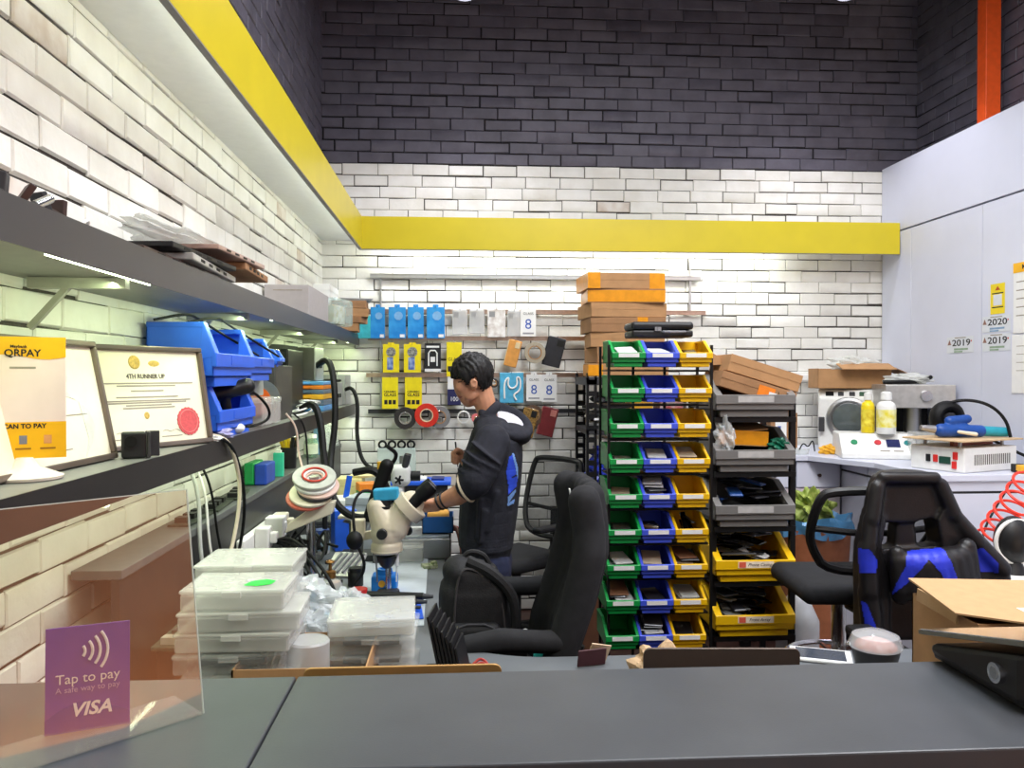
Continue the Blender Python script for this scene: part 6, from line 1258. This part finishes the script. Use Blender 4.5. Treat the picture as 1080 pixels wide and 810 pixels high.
# red coiled air hose
pts = [(2.86, 3.26, 2.0), (2.80, 3.24, 1.6), (2.70, 3.22, 1.35)]
for k in range(9 * 10 + 1):
    f = k / 90; a = 2 * math.pi * 6.5 * f; p = PY(1088 - 44 * f, 505 + 66 * f, 3.2)
    pts.append((p.x + .058 * math.cos(a), 3.2 + .055 * math.sin(a), p.z + .032 * math.sin(a)))
cable('bright red coiled air hose hanging in front of the white end panel', pts, .006, pm('hose_red', (238, 60, 44), .35), 'air_hose', 'hose', 1)
cable('thin black cable hanging left of the red coiled hose', [PY(1072, 497, 3.5), PY(1066, 510, 3.45), PY(1050, 535, 3.4), PY(1037, 560, 3.35), PY(1036, 575, 3.3)], .005, RUB)
# stool with a dark round thing at the right edge
t = thing('side_trolley', 'white low trolley top at the right edge, under the red hose', 'trolley', (2.35, 3.12, 0)); obj('top', MB().bb(-.30, .35, -.16, .22, .74, .775), WPLA, t, bevel=.004)
obj('lower_shelf', MB().bb(-.29, .34, -.15, .21, .30, .325), WPLA, t)
for x, y in ((-.28, -.14), (-.28, .2), (.33, -.14), (.33, .2)): obj('leg', MB().cyl((x, y, 0), (x, y, .74), .014), CHROME, t)
p = PY(1087, 556, 3.0)
t = thing('desk_fan', 'dark round object with a pale rim at the right edge of the photo', 'device', (p.x, 3.10, .776)); obj('shell', MB().ell((0, 0, .13), (.075, .06, .10)), BLACK, t, smooth=True); obj('rim', MB().torus((0, -.02, .13), .085, .008, 'y', 32, 8), WPLA, t, smooth=True); obj('base', MB().cyl((0, 0, 0), (0, 0, .05), .05, .03), BLACK, t, smooth=True)
one('cable_ring', 'small black cable tie ring lying on the trolley top', 'ring', MB().torus((0, 0, .01), .035, .008, 'z', 20, 8), RUB, (2.12, 3.08, .776), smooth=True)
# stickers and posters on the tall cupboard
def cup_sticker(name, lab, px0, py0, px1, py1, m, th=.001):
    a, b_ = PX(px0, (py0 + py1) / 2, XR), PX(px1, (py0 + py1) / 2, XR); c = PX((px0 + px1) / 2, py0, XR); e = PX((px0 + px1) / 2, py1, XR)
    t = thing(name, lab, 'sticker' if name == 'sticker' else 'poster', (XR - .0006, (a.y + b_.y) / 2, (c.z + e.z) / 2)); w, h = a.y - b_.y, c.z - e.z
    obj('sheet', MB().bb(-th, 0, -w / 2, w / 2, -h / 2, h / 2), m, t); return t, w, h
def ctext(s, size, m, t, y, z, **k): return text(s, size, m, t, (-.0014, y, z), rot=(90, 0, -90), **k)
PST = pm('sticker_pale', (212, 216, 222), .5, var=.02); PBL = pm('sticker_blue_print', (130, 160, 190), .6); PGR = pm('sticker_green_print', (140, 165, 140), .6)
for x0, y0, x1, y1, yr, pc, lab in ((1036, 333, 1066, 350, '2020', PBL, 'pale year sticker reading 2020 on the cupboard door'), (1036, 352, 1066, 370, '2019', PGR, 'pale year sticker reading 2019 just under the 2020 sticker'), (999, 355, 1027, 372, '2019', PGR, 'pale year sticker reading 2019 alone on the door nearer the corner')):
    t, w, h = cup_sticker('sticker', lab, x0, y0, x1, y1, PST)
    ctext(yr, h * .56, INK, t, -w * .05, h * .10, sx=w / h * .62, bold=.0006); obj('logo_print', MB().prism([(w * .47, -.0), (w * .33, -.0), (w * .40, h * .34)], -.0013, -.001, 'x'), pm('logo_brown', (140, 100, 90), .6), t)
    obj('print_line', MB().bb(-.0013, -.001, -w * .30, w * .22, -h * .34, -h * .22), pc, t); obj('print_line', MB().bb(-.0013, -.001, -w * .1, w * .22, -h * .48, -h * .38), pc, t); obj('print_line', MB().bb(-.0013, -.001, -w * .22, w * .2, h * .40, h * .46), FNT, t)
    obj('dot_print', MB().cyl((-.0013, -w * .42, h * .2), (-.001, -w * .42, h * .2), h * .06), pm('dot_red', (190, 90, 80), .6), t)
t, w, h = cup_sticker('sticker', 'tall yellow sticker above the 2020 sticker on the cupboard door', 1045, 299, 1060, 331, pm('sticker_yellow', (232, 206, 20), .5, var=.02))
obj('white_panel', MB().bb(-.0013, -.001, -w * .3, w * .3, -h * .22, h * .14), PST, t); obj('print_line', MB().bb(-.0013, -.001, -w * .4, w * .4, h * .16, h * .2), INK, t); obj('print_line', MB().bb(-.0013, -.001, -w * .4, w * .4, -h * .30, -h * .26), INK, t)
obj('logo_print', MB().prism([(w * .18, h * .28), (-w * .18, h * .28), (0, h * .42)], -.0013, -.001, 'x'), pm('logo_red', (180, 70, 30), .6), t)
t, w, h = cup_sticker('poster', 'framed notice with a yellow heading at the right edge of the photo', 1070, 274, 1112, 350, PAPER, .006)
obj('yellow_heading', MB().bb(-.0075, -.006, -w / 2, w / 2, h * .36, h / 2), AMB, t); text('MEMO', h * .09, INK, t, (-.0078, w * .1, h * .43), rot=(90, 0, -90), bold=.001)
for k in range(5): obj('print_line', MB().bb(-.0066, -.006, -w * .4, w * .42, h * (.22 - .12 * k), h * (.235 - .12 * k)), FNT, t)
t, w, h = cup_sticker('poster', 'plain white notice under the yellow-headed notice', 1068, 352, 1110, 415, PAPER, .004)
for k in range(4): obj('print_line', MB().bb(-.0046, -.004, -w * .4, w * .38, h * (.3 - .14 * k), h * (.31 - .14 * k)), FNT, t)
# small things on the back worktop
t = thing('product_box', 'beige carton with a white label on the worktop behind the grey bins', 'box', (1.99, 4.86, SZ)); obj('body', MB().bb(-.10, .07, -.06, .10, 0, .24), CARD2, t, bevel=.003); obj('white_label', MB().bb(-.07, .0, -.0612, -.06, .02, .20), PAPER, t); obj('blue_print', MB().bb(-.055, -.035, -.0618, -.0612, .05, .16), NB, t)
t = thing('product_box', 'dark brown box perched on the beige carton behind the grey bins', 'box', (1.95, 4.88, SZ + .241), 12); obj('body', MB().bb(-.09, .09, -.06, .06, 0, .16), CARD, t, bevel=.003); obj('dark_side', MB().bb(.0902, .092, -.06, .06, 0, .16), CARD2, t)
crumple('wrapper', 'small bright yellow wrapper on the worktop in front of the steriliser', 'wrapper', (2.20, 4.68, SZ), .035, OYL, 61, (1.3, .8, .8))
cable('thin black wire curled on the worktop by the yellow wrapper', [(2.02, 4.70, SZ + .005), (2.06, 4.72, SZ + .07), (2.10, 4.74, SZ + .03), (2.12, 4.72, SZ + .09), (2.15, 4.76, SZ + .01)], .004, RUB)
t = thing('plastic_dish', 'round clear dish on the worktop beside the beige carton', 'dish', (2.02, 4.70, SZ)); obj('dish', MB().lathe([(0, 0), (.06, 0), (.066, .03), (.062, .03), (.056, .004), (0, .004)]), clear('cup_clear', (220, 226, 224), .4, .1), t, smooth=True)
# waste carton with a blue bag and greens behind the mesh chair
t = thing('waste_bin', 'tall brown bin lined with a blue bag, behind the mesh chair', 'bin', (1.80, 4.02, 0)); obj('bin_body', MB().lathe([(0, 0), (.14, 0), (.19, .80), (.182, .80), (.135, .01), (0, .01)]), pm('bin_brown', (150, 92, 62), .6), t, smooth=True)
bgp = []
for k in range(41):
    a = 2 * math.pi * k / 40; bgp.append((.196 + .012 * math.sin(7 * a), a))
mb = MB(); vs = []; n = 40
for zi, zz_ in enumerate((.77, .80, .84, .86, .80)):
    for k in range(n): a = 2 * math.pi * k / n; r = (.198 if zi < 3 else (.19 if zi == 3 else .15)) + .014 * math.sin(9 * a + zi) ; vs.append((r * math.cos(a), r * math.sin(a), zz_ + .014 * math.sin(5 * a + zi)))
mb.add(vs, [(i * n + k, i * n + (k + 1) % n, (i + 1) * n + (k + 1) % n, (i + 1) * n + k) for i in range(4) for k in range(n)])
obj('bag_liner', mb, clear('blue_bag_film', (90, 160, 214), .75, .2), t, smooth=True)
crumple('leaf_waste', 'clump of green leaves heaped in the blue lined bin', 'leaves', (1.80, 4.02, .82), .075, pm('leaf_green', (110, 134, 40), .6, scale=40, rgb2=(164, 176, 90)), 62, (1.1, 1.1, 1.1), .45)
t = thing('jug', 'translucent white plastic jug on the floor beside the yellow bins', 'jug', (1.53, 3.56, 0)); obj('body', MB().lathe([(0, 0), (.09, 0), (.095, .02), (.095, .46), (.05, .56), (.028, .58), (.028, .60), (0, .60)]), clear('jug_plastic', (216, 220, 224), .75, .3), t, smooth=True); obj('cap', MB().cyl((0, 0, .60), (0, 0, .63), .034), PAPER, t, smooth=True)
# cartons lying in the large grey bins
x, y, z = BIG[0]
def bincarton(lab, px, py, Y, w, h, d, ry, tape, m=CARD):
    p = PY(px, py, Y); t = carton('shipping_carton', lab, 'carton', w, d, h, tuple(p), rot=(0, ry, 0), m=m, tape=tape); return t
c1 = bincarton('upper tilted carton lying in the topmost large grey bin', 793, 402, 3.56, .33, .075, .26, 17, None)
c2 = bincarton('lower tilted carton with an orange label in the topmost large grey bin', 786, 418, 3.55, .34, .070, .26, 17, None, CARD2)
obj('orange_label', MB().bb(.0, .075, -.1325, -.1318, .012, .058), pm('label_orange', (232, 128, 30), .5), c2); obj('white_label', MB().bb(.05, .085, -.133, -.1325, .006, .04), PAPER, c2)
obj('marker_scribble', MB().tube([(.09, -.133, .05), (.10, -.133, .02), (.108, -.133, .05), (.115, -.133, .02), (.125, -.133, .055), (.13, -.133, .02), (.145, -.133, .05), (.15, -.133, .02)], .0016, 5, smooth=1), INK, c2)
one('carton_flap', 'loose brown cardboard sheet lying flat in the topmost grey bin', 'cardboard', MB().box(0, 0, 0, .26, .16, .004, rx=14, ry=4), pm('cardboard_rust', (150, 96, 70), .85), (x, y + .10, z + .058))
one('carton_flap', 'torn brown flap sticking out left above the topmost grey bin', 'cardboard', MB().prism([(-.14, .0), (.02, .035), (.05, .02), (.06, -.01), (-.06, -.03)], -.06, .06, 'y'), CARD, (1.11, 3.60, 1.635), rot=(0, 6, 0))
x, y, z = BIG[1]
t = thing('open_carton', 'flat orange carton tilted open in the second large grey bin', 'carton', (x - .02, y + .16, z + .085)); t.rotation_euler = (0, R(3), 0)
obj('front', MB().bb(-.13, .10, -.10, -.096, 0, .062), TAPE, t); obj('base', MB().bb(-.13, .10, -.10, .10, -.004, 0), CARD, t); obj('flap', MB().box(-.015, .0, .075, .22, .20, .004, rx=10, ry=-8), CARD, t); obj('side', MB().bb(.096, .10, -.096, .10, 0, .062), CARD2, t)
crumple('plastic_bag', 'clear plastic bag hanging over the left side of the second grey bin', 'plastic bag', (x - .125, y + .03, z + .05), .05, BAGC, 71, (.8, .8, 1.6), .3)
crumple('wrapper', 'dark green wrapper at the right of the orange carton in the grey bin', 'wrapper', (x + .13, y + .06, z + .055), .036, pm('wrapper_green', (10, 100, 74), .35), 72, (1.2, .8, .8), .4)
# clutter on the shelving unit
for k in range(7): one('antistatic_bag', 'grey folded sheet in the pile on the middle shelf of the shelving unit', 'sheet', MB().box(0, 0, 0, .22, .2, .014, ry=4 * (k % 3) - 4, rx=3), (DGREY, SILV, BLACK, PAPER)[k % 4], (.86, 4.66, 1.275 + .019 * k), rz=9 * k - 20, group='sheets on the shelving unit', bevel=.003)
crumple('plastic_bag', 'black plastic bag on top of the grey sheets on the shelving unit', 'plastic bag', (.88, 4.66, 1.40), .07, pm('bag_black', (24, 24, 28), .4), 81, (1.3, 1, .7), .3)
for k in range(4): crumple('plastic_bag', ('royal blue plastic bag on the lower shelf of the shelving unit', 'blue bag partly hanging over the shelf edge behind the bin rack', 'blue bag lowest in the gap beside the bin rack', 'white and blue bag under the blue bags')[k], 'plastic bag', (.85 + .03 * (k % 2), 4.66, (.953, 1.06, .623, .72)[k]), .085, (pm('bag_royal', (36, 56, 170), .35), pm('bag_royal', (36, 56, 170), .35), pm('bag_royal', (36, 56, 170), .35), PAPER)[k], 82 + k, (1.2, 1, .7), .3)
for k in range(5): one('product_box', ('white and red printed box seen between the green and blue bins', 'white slim box seen behind the blue bins', 'yellow folder seen behind the third green bin', 'brown box behind the yellow bins on the shelving unit', 'dark box at the right end of the shelving unit')[k], 'box', MB().bb(-.07, .07, -.06, .1, 0, (.2, .16, .22, .17, .15)[k]), (pm('box_print', (214, 206, 206), .5, scale=18, rgb2=(190, 60, 70)), PAPER, OYL, CARD2, DGREY)[k], ((1.24, 1.40, 1.06, 1.56, 1.58)[k], 4.72, (1.263, 1.263, 1.263, 1.263, .953)[k]), bevel=.003)
t = thing('storage_carton', 'brown carton standing on the floor behind the side-on chair', 'carton', (.62, 4.20, 0)); obj('body', MB().bb(-.12, .10, -.15, .15, 0, .5), pm('carton_dark_brown', (110, 72, 52), .85), t, bevel=.004); obj('tape', MB().bb(-.015, .015, -.1512, -.15, .30, .5), TAPE, t)  # body in a darker brown than the other cartons
# ------------------------------------------------------------------ things behind and on the counter
def laptop(lab, x, y, rz, w, h, d, m, lean):
    t = thing('laptop', lab, 'laptop', (x, y, TZ), rz)
    obj('base', MB().bb(-w / 2, w / 2, 0, d, 0, .018), m, t, bevel=.005); obj('keyboard', MB().bb(-w * .42, w * .42, .03, d * .55, .018, .0195), BLACK, t)
    n = 8; r = .014; out = [(-w / 2, .0), (w / 2, 0)]
    for k in range(n + 1): a = math.pi / 2 * k / n; out.append((w / 2 - r + r * math.cos(a), h - r + r * math.sin(a)))
    for k in range(n + 1): a = math.pi / 2 * (1 + k / n); out.append((-w / 2 + r + r * math.cos(a), h - r + r * math.sin(a)))
    mb = MB(); mb.prism(out, -.004, .002, 'y'); q = obj('screen_lid', mb, m, t, bevel=.0012); q.location = (0, -.001, .019); q.rotation_euler = (R(lean), 0, 0)
    s_ = MB(); s_.bb(-w / 2 + .008, w / 2 - .008, .002, .0028, .012, h - .012); q2 = obj('display', s_, RUB, q)
laptop('grey brown laptop lid standing behind the counter, right of centre', .523, 1.60, -4, .312, .258, .21, pm('laptop_taupe', (104, 92, 84), .4, .35, var=.03), 6)
laptop('gold laptop lid just showing above the counter, in front of the clear cases', -.105, 1.52, 0, .365, .262, .21, pm('laptop_gold', (196, 152, 92), .38, .3, var=.04), 4)
crumple('paper_bag', 'crumpled brown and cream paper bag behind the grey brown laptop', 'paper bag', (.52, 2.05, TZ), .060, pm('kraft_paper', (196, 166, 130), .85, bump=.3), 91, (1.3, 1, 1.0), .25)
t = thing('booklet', 'dark maroon and cream booklet standing bent by the green bins', 'booklet', (.37, 2.24, TZ), 14); obj('cover', MB().box(0, 0, .026, .085, .006, .05, rx=12), pm('maroon_card', (70, 30, 36), .5), t, bevel=.002); obj('page', MB().box(.03, .02, .030, .06, .004, .055, rx=20, ry=12), pm('cream_card', (214, 190, 160), .6), t)
t = thing('tablet', 'white framed tablet lying flat on the far edge of the desk', 'tablet', (1.045, 2.27, TZ), -22); obj('body', MB().bb(-.085, .085, -.055, .055, 0, .010), PAPER, t, bevel=.004); obj('screen', MB().bb(-.068, .068, -.044, .044, .010, .0108), pm('screen_grey', (66, 72, 84), .15), t)
t = thing('food_bowl', 'dark bowl with a domed clear lid and pink contents behind the counter', 'bowl', (1.13, 2.12, TZ))
obj('bowl', MB().lathe([(0, 0), (.045, 0), (.064, .078), (.061, .078), (.042, .006), (0, .006)]), pm('bowl_dark', (52, 52, 54), .4), t, smooth=True); obj('lid', MB().lathe([(.068, .080), (.070, .088), (.060, .112), (.03, .124), (0, .126)]), clear('lid_clear', (226, 228, 230), .38, .1), t, smooth=True); obj('contents', MB().ell((0, 0, .08), (.056, .056, .022)), pm('pink_food', (206, 152, 140), .6, scale=70, rgb2=(226, 196, 190)), t, smooth=True)
p = PY(978, 690, 1.95); t = thing('packet', 'small white and yellow packet behind the counter beside the black terminal', 'packet', (p.x, 1.95, TZ), 10); obj('white_part', MB().bb(-.02, .02, -.01, .01, .07, .15), PAPER, t, bevel=.003); obj('yellow_part', MB().bb(-.021, .021, -.011, .011, 0, .07), YP, t, bevel=.003)
# open carton behind the terminal
t = thing('open_carton', 'brown carton with its long lid flap raised, behind the black terminal', 'carton', (1.29, 1.83, TZ), 0)
for a, n_ in (((-.15, .35, -.13, -.126, 0, .270), 'front'), ((-.15, -.146, -.126, .13, 0, .270), 'side'), ((.346, .35, -.126, .13, 0, .270), 'side'), ((-.15, .35, .126, .13, 0, .270), 'back'), ((-.15, .35, -.13, .13, -.0, .004), 'floor')): obj(n_, MB().bb(*a), CARD, t)
lid = obj('lid_flap', MB().prism([(-.19, -.11), (-.15, .15), (.36, .15), (.36, -.24), (.10, -.24)], -.002, .002, 'z').box(-.165, -.0, -.018, .004, .16, .03), pm('cardboard_light', (186, 150, 108), .8, var=.04, bump=.08), t); lid.location = (0, 0, .288); lid.rotation_euler = (R(3), R(2), 0)
for k in range(3): obj('print_line', MB().tube([(.12 + .02 * k, .08 - .05 * k, .0026), (.17 + .03 * k, .05 - .05 * k, .0026), (.24 + .02 * k, .03 - .05 * k, .0026)], .0016, 4), INK, lid)
obj('white_tape', MB().bb(-.02, .06, -.10, -.07, .002, .0026), PAPER, lid)
# payment terminal on the counter
t = thing('payment_terminal', 'black counter terminal with a sloping glass top and a round chrome lock', 'terminal', (.848, 1.165, CZT + .001))
TB = pm('terminal_black', (26, 22, 22), .45, var=.2, scale=14)
obj('body', MB().prism([(.0, .0), (.0, .085), (.26, .025), (.26, 0)], .02, .5, 'x'), TB, t, bevel=.006); obj('pedestal', MB().prism([(.01, .012), (.01, .092), (.25, .030), (.25, .012)], .008, .5, 'x'), TB, t, bevel=.01)
tp = obj('glass_top', MB().bb(.004, .5, -.012, .29, 0, .010), pm('tablet_glass', (60, 60, 66), .12, coat=.5), t, bevel=.003); tp.location = (0, -.005, .108); tp.rotation_euler = (R(-14), 0, 0)
obj('edge_strip', MB().bb(.003, .0038, -.012, .29, .001, .008), pm('slab_edge_grey', (112, 112, 106), .4), tp)
lk = obj('lock', MB().cyl((.012, .06, .046), (-.001, .06, .046), .017, .016, 28), CHROME, t, smooth=True); obj('keyhole', MB().cyl((-.001, .06, .046), (-.0016, .06, .046), .010, .010, 20), STEEL, lk, smooth=True)
# acrylic holder with the contactless card stand behind it
ACR = bpy.data.materials.new('clear_acrylic'); ACR.use_nodes = True
nt = ACR.node_tree; nt.nodes.clear(); N_ = nt.nodes.new
om = N_('ShaderNodeOutputMaterial'); mx = N_('ShaderNodeMixShader'); tr = N_('ShaderNodeBsdfTransparent'); gl = N_('ShaderNodeBsdfGlossy'); gl.inputs['Roughness'].default_value = .06
nz = N_('ShaderNodeTexNoise'); nz.inputs['Scale'].default_value = 6; mr = N_('ShaderNodeMapRange'); mr.inputs['To Min'].default_value = .20; mr.inputs['To Max'].default_value = .24
tr.inputs['Color'].default_value = (.96, .93, .90, 1); gl.inputs['Color'].default_value = (1, 1, 1, 1)
nt.links.new(nz.outputs['Fac'], mr.inputs['Value']); nt.links.new(mr.outputs['Result'], mx.inputs['Fac']); nt.links.new(tr.outputs['BSDF'], mx.inputs[1]); nt.links.new(gl.outputs['BSDF'], mx.inputs[2]); nt.links.new(mx.outputs['Shader'], om.inputs['Surface'])
EDG = clear('acrylic_edge', (214, 222, 214), .6, .1)
t = thing('acrylic_holder', 'large clear acrylic holder sheet standing at the near left of the counter', 'sign holder', (-.391, 1.254, CZT + .001), 43.5)
sh = obj('sheet', MB().add([(-.42, 0, .003), (0, 0, .003), (0, 0, .345), (-.42, 0, .345)], [(0, 1, 2, 3)]), ACR, t); sh.rotation_euler = (R(-9), 0, 0)
for b_ in ((0, .0015, 0, .345), ): obj('sheet_edge', MB().bb(-.0008, .0008, -.0015, .0015, .003, .345).bb(-.42, -.0008, -.0012, .0012, .3435, .345), EDG, sh)
obj('foot', MB().bb(-.42, 0, .004, .10, 0, .003), EDG if False else clear('acrylic_foot', (200, 206, 204), .16, .05), t)
VIO = pm('card_violet', (84, 52, 160), .4, var=.03); NAVY = pm('card_navy', (34, 26, 150), .4)
c0, c1 = PZ(47, 777, CZT), PZ(137, 763, CZT)
ang = math.degrees(math.atan2(c1.y - c0.y, c1.x - c0.x)); w = (c1 - c0).length; h = .150
t = thing('contactless_card', 'purple contactless payment card stand behind the clear acrylic sheet', 'card', tuple((c0 + c1) / 2 + Vector((0, 0, .001))), ang); t.rotation_euler = (R(-7), 0, R(ang))
crd = obj('card', MB().bb(-w / 2, w / 2, -.002, .002, 0, h), VIO, t, bevel=.001)
obj('navy_swoosh', MB().prism([(-w / 2, 0), (w / 2, 0), (w / 2, h * .13), (w * .3, h * .2), (w * .08, h * .275), (-w * .12, h * .28), (-w * .3, h * .23), (-w / 2, h * .14)], -.0028, -.002), NAVY, t)
text('Tap to pay', .0195, PAPER, t, (.0, -.0032, h * .50)); text('A safe way to pay', .0118, pm('card_lilac', (176, 160, 210), .5), t, (.0, -.003, h * .40)); text('VISA', .026, PAPER, t, (.004, -.0034, h * .20), shear=.25, bold=.0007, sx=1.05)
for k in range(4): 
    r = .012 + .010 * k; mbx = MB().tube([(-.016 + r * math.cos(a), -.003, h * .755 + r * math.sin(a)) for a in [R(-38 + 76 * j / 10) for j in range(11)]], .0022, 6); obj('contactless_wave', mbx, PAPER, t)
obj('prop', MB().bb(-w * .3, w * .3, .003, .05, 0, .002), PAPER, t)
# unseen timber panel and warm lamps, added for the reflection in the acrylic sheet
WOODP = pm('reflected_timber', (172, 116, 82), .5, var=.15, scale=4, stretch=(1, 8, 1))
struct('unseen_reflected_panel', MB().bb(3.02, 3.06, -2.9, .76, 0, 4.2), WOODP)
area('added_warm_floor_fill', (2.55, -.6, .06), (0, -150, 0), .2, 2.2, 60, (1, .70, .42))  # added fill near the floor, warms the lower part of the mirrored panel
area('added_warm_top_fill', (2.3, -.8, 4.3), (0, -55, 0), .5, 1.4, 110, (1, .8, .62))  # added fill from above, brightens the mirrored panel
